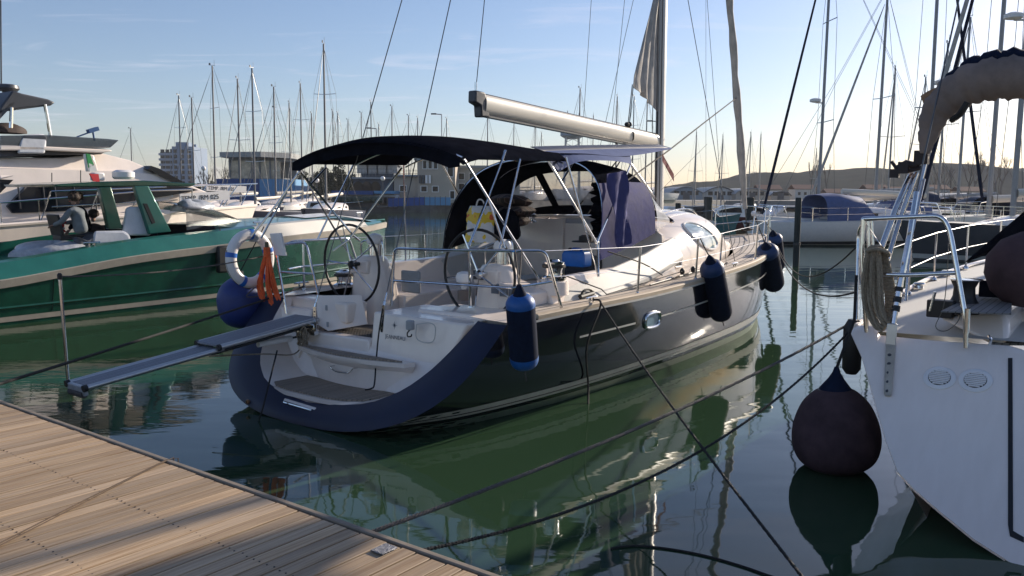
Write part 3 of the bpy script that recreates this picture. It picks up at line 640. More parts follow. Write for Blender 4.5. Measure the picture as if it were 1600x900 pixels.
# winches
def winch(c, s_=1.0):
    c = V(c); b_ = P('winch', MB().lathe(c, [(.12*s_, 0), (.125*s_, .03*s_), (.085*s_, .05*s_), (.08*s_, .09*s_), (.1*s_, .16*s_), (.105*s_, .18*s_), (.06*s_, .19*s_), (.05*s_, .205*s_)], 20), 'steel')
    P('winch_jaw', MB().lathe(c, [(.11*s_, .125*s_), (.115*s_, .13*s_), (.115*s_, .155*s_), (.05*s_, .16*s_)], 20), 'black', b_)
winch(L(865, 438, v=-1.62), 1.25); winch((1.75, 1.66, 1.2), 1.2); winch((5.0, -.75, 2.05), .8); winch((5.0, .75, 2.05), .8)
P('winch_pad', MB().lathe(L(865, 438, v=-1.62, dz=-.17), [(.19, 0), (.18, .16), (.13, .17)], 20), 'gel')
# cleats
for u_, sd_ in ((2.3, -1), (1.3, 1), (7.0, -1), (7.0, 1)):
    c = V((u_, sd_*(hb(u_, S(u_)-.01)-.05), S(u_)+.05)); P('cleat', MB().tube(smoothpath([c+V((-.13, 0, .055)), c+V((-.05, 0, .06)), c+V((.05, 0, .06)), c+V((.13, 0, .055))], 3), [.008]+[.014]*8+[.008], 8).cyl(c+V((-.04, 0, -.02)), c+V((-.04, 0, .06)), .014).cyl(c+V((.04, 0, -.02)), c+V((.04, 0, .06)), .014), 'steel')
ck = L(917, 462, v=-1.78)
P('line_clutch', MB().tube([ck+V((.09*math.cos(a_)*1.4, .0, .02+.06*math.sin(a_))) for a_ in [math.pi*i/10 for i in range(11)]], .016, 6).tube([ck+V((-.16, 0, 0)), ck+V((.15, 0, .02))], .03, 8), 'black')
for q, (x, y) in enumerate(((1066, 424), (1083, 421))): P('genoa_car', MB().ball(L(x, y, v=-1.78), .055, 10, (1, .7, 1)), 'black')
P('genoa_track', MB().tube([(4.3, -1.82, S(4.3)+.05), (7.5, -1.62, S(7.5)+.05)], .012, 6), 'black')
P('genoa_sheet', MB().tube([L(868, 425, v=-1.7), L(940, 452, v=-1.78), L(948, 460, v=-1.82), L(1066, 424, v=-1.8)], .008, 6), 'rblack')
P('furling_line', MB().tube(smoothpath([L(950, 393, v=-1.62), L(1005, 412, v=-1.75), L(1035, 430, v=-1.8)], 5), .009, 6), 'rblack')
# guard rails
def railset(name, pts_top, posts, mid=None, r_=.017):
    P(name, MB().tube(rails(pts_top, r_), r_, 8), 'steel', label=None)
    for a_, c_ in posts: P('rail_post', MB().tube([a_, c_], .016, 8).lathe(c_ if c_[2] < a_[2] else a_, [(.035, 0), (.033, .012), (.014, .02)], 10), 'steel')
    if mid: P('mid_rail', MB().tube(rails(mid, .01), .014, 8), 'steel')
E_ = lambda u, v=None, dz=.02: V((u, -(hb(u, S(u)-.01)-.06) if v is None else v, S(u)+dz))
g1, g2, g3, g4 = V((.80, -.22, 1.15)), V((.80, -.24, 1.86)), V((1.35, -1.80, 1.88)), V((1.6, -2.0, 1.89))
a0 = L(611, 478, u=.75); a1 = L(616, 388, u=.72); a2 = L(700, 391, u=.78, ); a3 = L(805, 392, v=-1.78); a4 = L(852, 392, v=-2.0); a5 = E_(1.72)
railset('stern_rail', [a0, a1, a2, a3, a4, a5], [(L(733, 393, u=.95), L(735, 480, u=1.0))], [L(611, 438, u=.74), L(720, 445, u=.85), L(800, 450, v=-1.85), L(862, 440, v=-2.03)])
b0 = L(436, 490, u=.55); b1 = L(420, 378, u=.55); b2 = L(478, 378, u=.7); b3 = L(498, 470, u=.72)
c1_ = L(428, 380, v=1.85); 
railset('stern_rail', [L(448, 490, u=.55), L(430, 383, u=.55), L(478, 378, u=.8), L(502, 480, u=.8)], [], [L(440, 425, u=.55), L(490, 428, u=.8)])
railset('stern_rail', [L(440, 385, u=.9), V((1.1, 1.95, 1.86)), V((2.2, 2.05, 1.86)), V((2.5, 2.08, 1.2))], [(V((1.3, 1.98, 1.86)), V((1.3, 1.98, 1.18)))], [V((.9, 1.8, 1.5)), V((1.2, 1.96, 1.5)), V((2.4, 2.06, 1.5))])
stU = {-1: [3.45, 5.3, 6.3, 8.35, 9.9, 11.3], 1: [3.9, 5.6, 7.4, 9.2, 11.0]}
for sd_ in (-1, 1):
    prev = a4 if sd_ < 0 else V((2.2, 2.05, 1.86)); tops = [prev]; 
    for u_ in stU[sd_]:
        c_ = E_(u_, sd_*(hb(u_, S(u_)-.01)-.07)); t_ = c_+V((0, sd_*.03, .63)); tops.append(t_)
        P('stanchion', MB().tube([c_, t_], .016, 8).lathe(c_, [(.035, 0), (.032, .02), (.015, .05)], 10), 'steel')
    end = V((12.2, sd_*.62, S(12.2)+.66)); tops.append(end)
    P('lifeline', MB().tube(tops, .004, 5), 'steel'); P('lifeline', MB().tube([p+V((0, -sd_*.01, -.3)) for p in tops], .004, 5), 'steel')
    P('pulpit', MB().tube(rails([V((12.2, sd_*.66, S(12.2))), V((12.2, sd_*.64, S(12.2)+.66)), V((13.1, sd_*.36, S(13)+.72)), V((13.35, sd_*.12, S(13)+.70)), V((13.2, sd_*.14, S(13)+.02))], .013), .0135, 8).tube([V((12.2, sd_*.64, S(12.2)+.34)), V((13.2, sd_*.16, S(13)+.36))], .011, 6), 'steel')
# mast, boom, sails, rigging
um = 8.07
P('mast', MB().loft([[(um-.0+.125*math.cos(a_)+(z_-2.2)*-.012, .075*math.sin(a_), z_) for a_ in [2*math.pi*i/20 for i in range(20)]] for z_ in (2.15, 6, 10, 14, 19.5)]), 'mastg')
P('mast_groove', MB().box((um-.128-.02, 0, 5.0), (.02, .03, 5.6)), 'black')
P('mast_collar', MB().lathe((um, 0, 2.14), [(.22, 0), (.2, .07), (.15, .1)], 18), 'black')
for z_, ln in ((8.2, 1.05), (13.3, .85)):
    for sd_ in (-1, 1): P('spreader', MB().tube([(um, sd_*.06, z_), (um-.45, sd_*ln*1.1, z_+.1)], [.04, .025], 8), 'alu')
bA = L(737, 160, v=0, dz=0); bB = L(1027, 222, v=0)
bd = (bB-bA); bl = bd.length; bdn = bd.normalized(); bn = bdn.cross(V((0, 1, 0))).normalized()
if bn.z < 0: bn = -bn
def bsec(p, hh, wwd): return [p+bn*(hh*y_)+V((0, wwd*x_, 0)) for x_, y_ in [(math.copysign(abs(math.cos(a_))**.75, math.cos(a_)), math.copysign(abs(math.sin(a_))**.8, math.sin(a_))) for a_ in [2*math.pi*i/18 for i in range(18)]]]
P('boom', MB().loft([bsec(bA+bdn*.22, .14, .085), bsec(bB-bdn*.08, .14, .085)]), 'boom')
P('boom_base', MB().prism([bA+bdn*.15-bn*.125+V((0, -.05, 0)), bB-bn*.125+V((0, -.05, 0)), bB-bn*.16+V((0, -.05, 0)), bA+bdn*.15-bn*.16+V((0, -.05, 0))], (0, .1, 0)), 'darkgrey')
P('boom_track', MB().tube([bA+bdn*.25+bn*.145, bB+bn*.145], .011, 6), 'darkgrey')
P('boom_end', MB().prism([bA+bn*.16+V((0, -.07, 0)), bA+bdn*.2+bn*.16+V((0, -.07, 0)), bA+bdn*.32-bn*.16+V((0, -.07, 0)), bA+bdn*.14-bn*.18+V((0, -.07, 0)), bA+bdn*.12-bn*.03+V((0, -.07, 0)), bA+bn*.0+V((0, -.07, 0))], (0, .14, 0)), 'darkgrey', bevel=.02)
tl = L(757, 0, v=0); t0 = bA+bdn*.08+bn*.18
P('topping_lift', MB().tube([t0, t0+(tl-t0)*2.6], .006, 6), 'rblack'); P('shackle', MB().tube([t0, t0+V((0, 0, .1))], .018, 8), 'steel')
bs = bA+bdn*(bl*.80); P('boom_strap', MB().tube([bs+bn*.16+V((0, .0, 0)), bs+V((0, .095, .05)), bs+V((0, .095, -.05)), bs-bn*.165, bs+V((0, -.095, -.05)), bs+V((0, -.095, .05))], .012, 6, True), 'rblack')
P('mainsheet_block', MB().ball(bs+bn*.2, .05, 8).ball(bs+bn*.19-bdn*.09, .045, 8).ball(bs-bn*.26, .05, 8), 'black')
P('mainsheet', MB().tube([bs+bn*.2, L(990, 130, v=0)], .008, 6).tube([bs-bdn*.05+bn*.19, L(988, 132, v=0)], .008, 6).tube([bs-bn*.2, (5.3, .15, 2.2)], .012, 6).tube([bs-bn*.2, (5.3, -.15, 2.2)], .012, 6), 'rblack')
cl_ = [L(x, y, v=0) for x, y in ((1027, 152), (1015, 143), (990, 130), (991, 118), (1003, 70), (1022, -8), (1050, -120))]
lu = [V((um-.14-.012*max(p.z-2.2, 0), 0, p.z)) for p in cl_]
rows = []
for j in range(13):
    t_ = j/12; row = []
    leech = [L(x, y, v=0) for x, y in ((989, 135), (991, 118), (999, 85), (1006, 55), (1014, 25), (1022, -8), (1036, -60), (1044, -110))]
    for i, p in enumerate(leech):
        l_ = V((um-.13-.012*(p.z-2.2), 0, p.z-(.36 if i == 0 else .3*(1-i/8)))); q_ = p.lerp(l_, t_); q_.y += .035*math.sin(t_*22+i*1.3)*math.sin(math.pi*min(1, t_*1.1+.05)); row.append(q_)
    rows.append(row)
P('mainsail_clew', sheet(rows, .012, (0, 1, 0)), 'saild', angle=80)
gz = [L(x, y, v=0) for x, y in ((1168, 396), (1160, 340), (1155, 290), (1150, 200), (1145, 90), (1140, 0))]
gb = V((12.55, 0, S(12.5)+.05)); gt = gb+(gz[-1]-gb)*2.8
gpts = [gb+(gt-gb)*t_ for t_ in [i/44 for i in range(45)]]
P('forestay', MB().tube([gb, gt], .012, 6), 'wire')
rr = random.Random(5); P('furled_genoa', MB().tube([p+V((rr.uniform(-.008, .008), rr.uniform(-.008, .008), 0)) for p in gpts[2:44]], [.05 if i < 2 else .088-.0012*i+.012*math.sin(i*1.9) for i in range(42)], 10), 'saild', angle=80)
P('furler_drum', MB().lathe(gb+V((0, 0, .12)), [(.04, 0), (.12, .03), (.13, .05), (.05, .08), (.05, .16), (.12, .19), (.04, .22)], 16), 'black')
P('furling_sheet', MB().tube([L(1152, 152, v=0), L(1100, 192, v=-.5), L(1045, 235, v=-.9), L(962, 295, v=-1.3)], .012, 6), 'rgrey')
for (xa, ya, xb, yb, va, vb, r_) in ((1148, 408, 1075, 0, -1.72, -.9, .006), (1135, 415, 1105, 0, -1.8, -1.2, .004), (1103, 380, 1103, 0, -1.4, -.7, .003)):
    a_, c_ = L(xa, ya, v=va), L(xb, yb, v=vb); P('shroud', MB().tube([a_, a_+(c_-a_)*1.9], r_, 6), 'wire')
for (ub, vb, ut_, vt, zt) in ((7.9, 1.75, 7.62, 1.15, 8.3), (7.9, 1.72, 7.95, .1, 8.0), (8.6, 1.6, 7.97, .1, 13.0)):
    P('shroud', MB().tube([(ub, vb, S(ub)+.05), (ut_, vt, zt)], .005, 6), 'wire')
P('halyard', MB().tube([(um-.22, -.04, 2.3), (um-.3, -.02, 9)], .008, 6).tube([(um-.26, .03, 2.3), (um-.34, .02, 9)], .008, 6).tube([(um-.18, -.1, 2.3), (um-.2, -.06, 9)], .009, 6), 'rgrey')
P('boom_vang', MB().tube([(um-.16, 0, 2.45), bA+bdn*(bl*.72)-bn*.17], [.03, .022], 8), 'alu')
P('flag_halyard', MB().tube([L(1105, 225, v=-1.2), L(1030, 300, v=-1.2)], .003, 5), 'rgrey')
fl = [[L(1035+a_*.9, 240+a_*1.6+b_ , v=-1.1) for a_ in (0, 7, 14, 20)] for b_ in (0, 12)]
P('courtesy_flag', sheet(fl, .004, (1, 0, 0)), mat('faded_red_flag', (.35, .12, .12), .8))
# bimini: canopy on tubes
def bim(i, j, nu=14, nv=16):
    t_ = i/nu; s_ = j/nv
    return t_, s_
A_st = L(852, 242, v=-1.25); A_sa = L(790, 236, v=-1.45)
rows = []
for i in range(17):
    t_ = i/16; u_ = .72+2.05*t_; crown = 3.16+.07*math.sin(math.pi*t_); edge = 2.96+.05*t_; wdt = 1.42; row = []
    for j in range(21):
        s_ = -1+2*j/20; zz = edge+(crown-edge)*(1-abs(s_)**2.0)-(.07*max(0, abs(s_)-.93)/.07)
        row.append((u_-.05*(1-s_*s_)*(1-t_)*2, s_*wdt, zz-.06*max(0, (.1-t_)/.1)))
    rows.append(row)
P('bimini_canopy', sheet(rows, .012), 'blackm', angle=60)
vl = [(.70, s_*1.40, 2.9+(3.12-2.9)*(1-abs(s_)**2.4)) for s_ in [-1+2*i/20 for i in range(21)]]
P('canopy_valance', sheet([vl, [(p[0]-.01, p[1], p[2]-(.16 if abs(p[1]) < 1.39 else .1)) for p in vl]], .008, (1, 0, 0)), 'blackm')
for u_ in (.76, 1.75, 2.72):
    P('canopy_bow', MB().tube([(u_, s_*1.38, 2.9+.22*(1-abs(s_)**2.4)) for s_ in [-1+2*i/20 for i in range(21)]], .013, 8), 'steel')
for sd_ in (-1, 1):
    f1 = V((2.3, sd_*1.66, 1.42)); pt = V((2.05, sd_*1.6, 1.9))
    for a_, c_ in ((V((.76, sd_*1.40, 2.88)), V((1.95, sd_*1.6, 1.45))), (V((1.75, sd_*1.42, 2.92)), V((1.2, sd_*1.55, 1.9))), (V((2.72, sd_*1.42, 2.98)), V((3.05, sd_*1.72, 1.48)))):
        P('canopy_leg', MB().tube([a_, c_], .0135, 8), 'steel')
# two blue-lit legs seen near the starboard wheel
P('canopy_strut', MB().tube([L(790, 235, v=-1.4), L(762, 310, v=-1.45), L(733, 384, v=-1.5)], .0155, 8).tube([L(762, 308, v=-1.45), L(789, 388, v=-1.6)], .0135, 8), 'steel')
P('canopy_strut', MB().tube([L(484, 245, v=1.4), L(432, 320, v=1.6), L(392, 370, v=1.75)], .0155, 8).tube([L(448, 300, v=1.55), L(408, 372, v=1.75)], .0135, 8), 'steel')
P('canopy_strut', MB().tube([L(470, 270, v=1.35), L(552, 368, v=.9), L(562, 376, v=.9)], .0135, 8).tube([L(628, 262, v=.6), L(545, 375, v=.9), L(520, 392, v=1.0)], .0135, 8).tube([L(510, 262, v=1.35), L(484, 290, v=1.35)], .013, 8), 'steel')
P('canopy_strut', MB().tube([L(690, 255, v=1.4), L(730, 330, v=1.5)], .0135, 8), 'steel')
P('canopy_strut', MB().tube(rails([L(852, 243, v=-1.3), L(934, 383, v=-1.62), L(935, 432, v=-1.72)], .01), .0165, 8).tube([L(985, 258, v=-1.3), L(930, 385, v=-1.6)], .0135, 8).tube([L(895, 255, v=-.9), L(878, 283, v=-1.0)], .014, 8), 'steel')
# awning stretched between bimini and the mast
aw = [L(852, 236, v=-1.2), L(905, 243, v=-1.3), L(980, 241, v=-1.3), L(988, 256, v=-1.3), L(940, 252, v=-1.3), L(872, 268, v=-1.3)]
a_ = [L(846, 238, v=-1.2), L(900, 236, v=-1.15), L(960, 239, v=-1.2), L(984, 243, v=-1.25)]; b_ = [L(872, 268, v=-1.32), L(905, 252, v=-1.4), L(955, 251, v=-1.45), L(986, 256, v=-1.42)]
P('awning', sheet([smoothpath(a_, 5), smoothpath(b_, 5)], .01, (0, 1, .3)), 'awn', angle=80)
a_ = [L(850, 236, v=-1.2), L(900, 234, v=-1.15), L(980, 232, v=-1.05), L(1049, 231, v=-.95)]; b_ = [L(850, 239, v=-1.25), L(915, 240, v=-1.25), L(978, 244, v=-1.3), L(1049, 233, v=-.98)]
bk_ = [p+V((.1, .28, .07)) for p in a_]
P('awning', sheet([smoothpath(bk_, 4), smoothpath(a_, 4)], .01, (0, 0, 1)), 'navym', angle=80)
P('awning_flap', sheet([smoothpath(a_, 4), smoothpath(b_, 4)], .008, (0, 1, 0)), 'awn', angle=80)
# spray hood: an arched cover from the after hoop to the windscreen base
def hoop(u_, wv, z0, z1, k_=2.6, n_=28, drop=0):
    o_ = []
    for i in range(n_+1):
        a_ = math.pi*i/n_; c_, s_ = math.cos(a_), math.sin(a_)
        o_.append(V((u_-drop*(1-abs(s_)), wv*math.copysign(abs(c_)**(2/k_), c_), z0+(z1-z0)*abs(s_)**(2/k_))))
    return o_
h0 = hoop(4.05, 1.42, 1.62, 3.06, 3.0, drop=.5); h1 = hoop(4.65, 1.44, 1.8, 3.05, 2.9, drop=.15); h2 = hoop(5.1, 1.46, 1.95, 3.0, 2.8); h3 = hoop(5.8, 1.42, 2.12, 2.18, 2.8)
# roof and sides kept, windows left open in the front
rows = [h0, h1, h2]
nH = 29
def hoodpart(name, ja, jb, ra, rb, m, parent=None, rows_=(h0, h1, h2)):
    rr_ = []
    for i in range(ra, rb+1): rr_.append([rows_[i][j] for j in range(ja, jb+1)])
    return P(name, sheet(rr_, .012, (0, 0, .6)), m, parent, angle=70)
hoodpart('spray_hood', 6, 28-6, 0, 2, 'blackm')
P('spray_hood_side', sheet([[h0[j] for j in range(22, 29)], [h1[j] for j in range(22, 29)], [h2[j] for j in range(22, 29)]], .012, (0, 1, 0)), 'purple', label='starboard side of the spray hood with sunlit navy painted into its colour')
P('spray_hood_side', sheet([[h0[j] for j in range(0, 7)], [h1[j] for j in range(0, 7)], [h2[j] for j in range(0, 7)]], .012, (0, 1, 0)), 'blackm')
# front screen
def fs(j, t_): return h2[j].lerp(h3[j], t_)
fb = MB()
strips = [(0, 3), (10, 11), (17, 18)]
for ja, jb in strips: fb.grid([[fs(j, t_) for j in range(ja, jb+1)] for t_ in (0, .5, 1)])
fb.grid([[fs(j, t_) for j in range(25)] for t_ in (0, .14)]); fb.grid([[fs(j, t_)+V((.004, 0, 0)) for j in range(29)] for t_ in (.8, 1.)])
P('screen_frame', fb, 'blackm', angle=80)
for ja, jb in ((3, 10), (11, 17), (18, 28)): P('vinyl_window', MB().grid([[fs(j, t_)+V((-.004, 0, 0)) for j in range(ja, jb+1)] for t_ in (.14, .8)]), 'vinyl')
sidew = [L(x, y, v=-1.5) for x, y in ((996, 312), (1004, 334), (1001, 340), (994, 348), (991, 330))]
# gathered curtain and hanging flap on the starboard side of the hood
cur = []
for i in range(22):
    t_ = i/21; z_ = lerp(1.86, 2.7, t_); cur.append([V((4.75+.05*math.sin(t_*60)+.12*s_, lerp(-.58, -1.2, s_)-.05*math.sin(t_*44), z_)) for s_ in (0, .25, .5, .75, 1)])
P('folded_curtain', sheet(cur, .02, (1, 0, 0)), 'blackm', angle=70)
fp = []
for i in range(12):
    t_ = i/11; l_ = [L(lerp(948, 966, t_), lerp(272, 390, t_), v=-1.54), L(lerp(978, 984, t_), lerp(266, 380, t_), v=-1.55)]
    fp.append([l_[0].lerp(l_[1], s_)+V((0, .03*math.sin(t_*9+s_*9), 0)) for s_ in (0, .2, .4, .6, .8, 1)])
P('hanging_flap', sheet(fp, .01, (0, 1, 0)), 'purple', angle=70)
for u_, h_ in ((4.05, h0), (5.0, h1)): P('hood_bow', MB().tube([p+V((.01, 0, -.02)) for p in h_], .012, 6), 'steel')
P('windscreen_base', MB().loft([[(u_, v_*1.0, z_) for v_ in ()] for u_ in ()]) if False else MB().tube([p+V((0, 0, -.04)) for p in h3[0:29]], .03, 6), 'gel')
P('mast_light', MB().ball((12.9, .0, 2.1), .07, 8), 'white')

# ================================================================ THINGS ON AND AROUND THE NAVY YACHT
# fenders
def fender(a, b, r, label, top=True, cover='fdark', end='fblue', ga=None, blue_bottom=True, rope_to=None):
    a, b = V(a), V(b); ax = (b-a).normalized(); ln = (b-a).length
    t = Thing('fender', label, 'fender', (b.x, b.y, b.z), group=ga)
    def prof(h0, h1, n=8): return [h0+(h1-h0)*i/n for i in range(n+1)]
    def rad(h):
        e = .14*ln; 
        if h < e: return r*math.sqrt(max(0, 1-((e-h)/e)**2))*.9+r*.1
        if h > ln-e: return r*math.sqrt(max(0, 1-((h-ln+e)/e)**2))*.55+r*.45
        return r
    t.part('cover', MB().lathe(a, [(rad(h), h) for h in prof(ln*.12, ln*(.86 if blue_bottom else .97), 14)], 22, ax), cover)
    t.part('end_cap', MB().lathe(a, [(rad(h)*1.012, h) for h in prof(0, ln*.17, 10)], 22, ax), end)
    if blue_bottom: t.part('end_cap', MB().lathe(a, [(rad(h)*1.012, h) for h in prof(ln*.84, ln, 8)], 22, ax), end)
    t.part('neck', MB().lathe(a, [(r*.5, .02), (r*.3, -.05), (.02, -.10)], 12, ax), 'fdark')
    ro = rope_to or [a+V((0, .1, .7))]
    for q in ro: t.part('lanyard', MB().tube(sag(a-ax*.08, q, .01, 8), .009, 6), 'rblack')
    t.part('tail', MB().tube([b, b+ax*.06, b+ax*.15+V((.01, 0, 0))], .008, 6), 'rgrey')
    return t
fender(L(812, 459, v=-2.32), L(820, 575, v=-2.25), .15, 'blue and navy cylindrical fender hanging at the stern quarter of the navy yacht', rope_to=[L(805, 392, v=-1.85), L(815, 392, v=-1.85)], ga='fenders along the navy yacht')
fender(L(1110, 408, v=-2.2), L(1128, 497, v=-2.18), .18, 'navy fender with a blue top hanging amidships from a stanchion of the navy yacht', end='fcap', blue_bottom=False, ga='fenders along the navy yacht', rope_to=[L(1094, 372, v=-2.08)])
fender(L(1197, 385, v=-1.66), L(1210, 449, v=-1.6), .21, 'large navy fender leaning outwards near the bow of the navy yacht', end='fcap', blue_bottom=False, ga='fenders along the navy yacht', rope_to=[L(1182, 345, v=-1.5)])
fender(L(1208, 366, v=-.8), L(1214, 420, v=-.75), .19, 'navy fender half hidden behind another at the yacht bow', end='fcap', blue_bottom=False, ga='fenders along the navy yacht', rope_to=[L(1195, 345, v=-.6)])
bc = L(376, 470, v=2.3)
t = Thing('ball_fender', 'royal blue ball fender squeezed against the port quarter of the navy yacht', 'ball fender', bc)
t.part('ball', MB().lathe(bc, [(p.x, p.z) for p in smoothpath([V((r_, 0, h_)) for r_, h_ in [(.03, -.37), (.17, -.32), (.27, -.2), (.305, -.03), (.3, .08), (.25, .2), (.15, .29), (.06, .33)]], 5)], 44, (.1, .1, 1)), 'fball'); t.part('eye', MB().lathe(bc, [(.05, .32), (.045, .4)], 10), 'black')
t.part('lanyard', MB().tube([bc+V((0, 0, .38)), bc+V((.15, -.35, 1.0))], .008, 6), 'rblack')
# life ring, oval in side view because seen at an angle
lc = L(391, 404, u=.35)
yaw = R(-18)
def ringpt(a_, r_=.29, off=0): return lc+V((math.sin(a_)*r_*.95, -math.sin(a_)*r_*.05, math.cos(a_)*r_*1.08))
t = Thing('life_ring', 'white horseshoe life ring with blue bands hung on the port stern rail', 'life ring', lc)
t.part('ring', MB().tube([ringpt(2*math.pi*i/40) for i in range(40)], .07, 12, True), 'white')
for a0_ in (.05, 1.25, 2.5, 3.6, 4.9): t.part('band', MB().tube([ringpt(a0_+d_) for d_ in (-.09, -.03, .03, .09)], .074, 12), mat('blue_reflective_band', (.01, .13, .5), .4))
t.part('grab_line', MB().tube(smoothpath([ringpt(a_, .36)+V((0, 0, .012*math.sin(9*a_))) for a_ in (3.2, 3.8, 4.4, 5.0)], 5), .008, 6).tube(smoothpath([ringpt(3.0, .36), ringpt(3.3, .46), ringpt(2.6, .5), ringpt(2.0, .38)], 5), .008, 6), 'rgrey')
t.part('bracket', MB().box(lc+V((.05, -.02, .26)), (.05, .16, .09)), 'grey', bevel=.01)
bp_ = L(433, 385, u=.48); solo('outboard_pad', MB().prism([L(x, y, u=.47) for x, y in ((421, 365), (438, 364), (446, 400), (429, 399))], (.03, 0, 0)), 'white', 'white plastic outboard bracket board on the port stern rail', 'bracket', bevel=.006)
# orange line coil
t = Thing('rope_coil', 'bright orange floating line hung in a coil beside the life ring', 'rope coil', L(417, 440, u=.40))
rr = random.Random(11); cb_ = MB()
for i in range(24):
    w_ = rr.uniform(.25, 1.0); a_ = L(417+rr.uniform(-2.5, 2.5), 388, u=.40); x_ = rr.uniform(-.5, .5)*34
    b_ = L(417+x_+5, 472-abs(x_)*.45+rr.uniform(-13, 5), u=.38+rr.uniform(-.05, .05)); c_ = L(417+x_*.8, 440, u=.38+rr.uniform(-.06, .06))
    cb_.tube(smoothpath([a_, L(417+x_*.35, 405, u=.39), c_, b_, b_+V((0, .03, .01)), c_+V((.02, .03, .02)), a_+V((.02, .01, 0))], 5), .0075, 6)
t.part('loops', cb_, 'orange'); t.part('lashing', MB().lathe(L(417, 395, u=.40, dz=-.05), [(.045, 0), (.04, .12)], 10), 'orange')
t.part('hanger', MB().lathe(L(417, 388, u=.40, dz=-.08), [(.03, 0), (.022, .16)], 8), mat('olive_webbing', (.1, .09, .05), .8))
# passerelle
pA, pB = L(490, 494, v=.95), V((-2.28, 1.1, .63)); pA = V((.52, 1.05, .95)); px_ = (pB-pA).normalized(); sdv = V((0, 1, 0)); upv = px_.cross(sdv).normalized()
if upv.z < 0: upv = -upv
W2 = .215
pU = V((-.52, 1.1, .0)); 
def pas(s_, y_, h_): return pA.lerp(pB, s_)+sdv*y_+upv*h_
t = Thing('gangway', 'grey and aluminium telescopic gangway reaching from the stern of the navy yacht', 'gangway', pas(0, 0, 0))
def slab(s0, s1, y0, y1, h0, h1): return MB().prism([pas(s0, y0, h0), pas(s1, y0, h0), pas(s1, y1, h0), pas(s0, y1, h0)], upv*(h1-h0))
treadm = stripes('grey_gangway_boards', (.23, .24, .27), (.07, .07, .08), .05, .12, .65, 'y', .15)
t.part('upper_tread', slab(-.02, .48, -.20, .20, .0, .018), treadm)
t.part('lower_tread', slab(.46, .985, -.16, .16, -.05, -.035), treadm)
for sd_ in (-1, 1):
    t.part('side_rail', MB().tube([pas(-.02, sd_*.215, -.01), pas(.48, sd_*.215, -.01)], .032, 12), 'alu'); t.part('side_rail', MB().tube([pas(.45, sd_*.18, -.045), pas(1.0, sd_*.18, -.045)], .028, 12), 'alu')
    t.part('rail_clamp', MB().lathe(pas(.475, sd_*.215, -.01), [(.038, -.015), (.038, .015)], 12, px_), 'black')
    t.part('end_plug', MB().lathe(pas(1.0, sd_*.18, -.045), [(.036, -.02), (.036, .02)], 12, px_), 'black')
    t.part('under_beam', MB().tube([pas(.02, sd_*.17, -.075), pas(.5, sd_*.17, -.07)], .018, 8), 'black')
t.part('end_roller', slab(.988, 1.005, -.17, .17, -.13, -.03), 'plas', bevel=.01); t.part('end_wheel', MB().cyl(pas(1.0, -.14, -.12), pas(1.0, .14, -.12), .035, 14), 'rgrey')
t.part('ram', MB().tube([pas(.08, -.02, -.20), pas(.25, -.02, -.16)], .035, 12), 'white'); t.part('ram_rod', MB().tube([pas(-.02, -.02, -.22), pas(.08, -.02, -.20)], .014, 8), 'darkgrey')
t.part('mounting_bracket', MB().box(V((.47, .9, .84)), (.08, .34, .14)), 'steel', bevel=.008)
s0 = pas(.995, .20, -.06); s1 = L(92, 432, v=1.32); s1 = V((s0.x-.02, s0.y+.01, s1.z)); st_ = t.part('handrail_post', MB().tube([s0, s1], [.016, .016], 10), 'steel'); t.part('cap', MB().lathe(s1, [(.022, -.03), (.024, .02), (.012, .035)], 10), 'black', st_)
t.part('handrail_rope', MB().tube(sag(s1, V((.62, 1.75, 1.72)), .07, 30), .008, 6), 'rgrey')
rr = random.Random(4); kn = MB(); kc = L(478, 525, u=.40)
for i in range(9): kn.tube(smoothpath([kc+V((-.05+rr.uniform(-.05, .05), rr.uniform(-.1, .1), rr.uniform(-.12, .12))) for _ in range(5)], 5, True), .009, 6)
kn.tube(smoothpath([kc, kc+V((-.1, .1, -.22)), V((-.2, .9, .62)), V((-.55, 1.45, .58)), L(360, 555, u=-.45)], 6), .009, 6)
solo('lashing_line', kn, 'rtan', 'tangled tan lashing line knotted under the inboard end of the gangway', 'rope')
# ropes
def laid(a, b, d, r, name, m, label, n=220, turns=60):
    pts = sag(a, b, d, n); mb_ = MB()
    for k_ in range(3):
        out_ = []
        for i, p in enumerate(pts):
            a_ = 2*math.pi*(k_/3+i/n*turns); out_.append(p+V((0, math.cos(a_), math.sin(a_)))*r*.5)
        mb_.tube(out_, r*.62, 5)
    return solo(name, mb_, m, label, 'mooring rope')
solo('rope', MB().tube(smoothpath([L(433, 548, u=-.1), L(425, 580, u=-.33), L(410, 640, u=-.62), L(405, 655, u=-.66), L(395, 695, u=-.75), L(382, 730, u=-.9), L(374, 748, z=-.02)], 5), .010, 8), 'rblack', 'black line hanging from the gangway across the transom into the water', 'rope')
solo('rope', MB().tube(smoothpath([L(598, 482, u=.46), L(592, 520, u=.46), L(588, 560, u=.4), L(585, 600, u=.1), L(580, 607, z=.375), L(571, 609, z=.375)], 5), .009, 8), 'rblack', 'black line dropping from the stern panel to the teak swim platform', 'rope')
cl0 = V((2.3, -(hb(2.3, 1.15)-.03), S(2.3)+.08))
solo('mooring_rope', MB().tube(smoothpath([cl0, cl0+V((-.02, -.12, -.05)), L(917, 540, v=-2.2), L(919, 600, v=-2.0), L(919, 634, z=-.02)], 6), .013, 8), 'rblack', 'black line hanging straight down the topside from the stern cleat into the water', 'rope')
farp = L(1262, 912, z=.45)
laid(cl0+V((0, -.10, -.02)), farp, .06, .012, 'mooring_rope', 'rblack', 'black mooring rope running diagonally from the stern cleat to the lower right over the water', 200, 90)
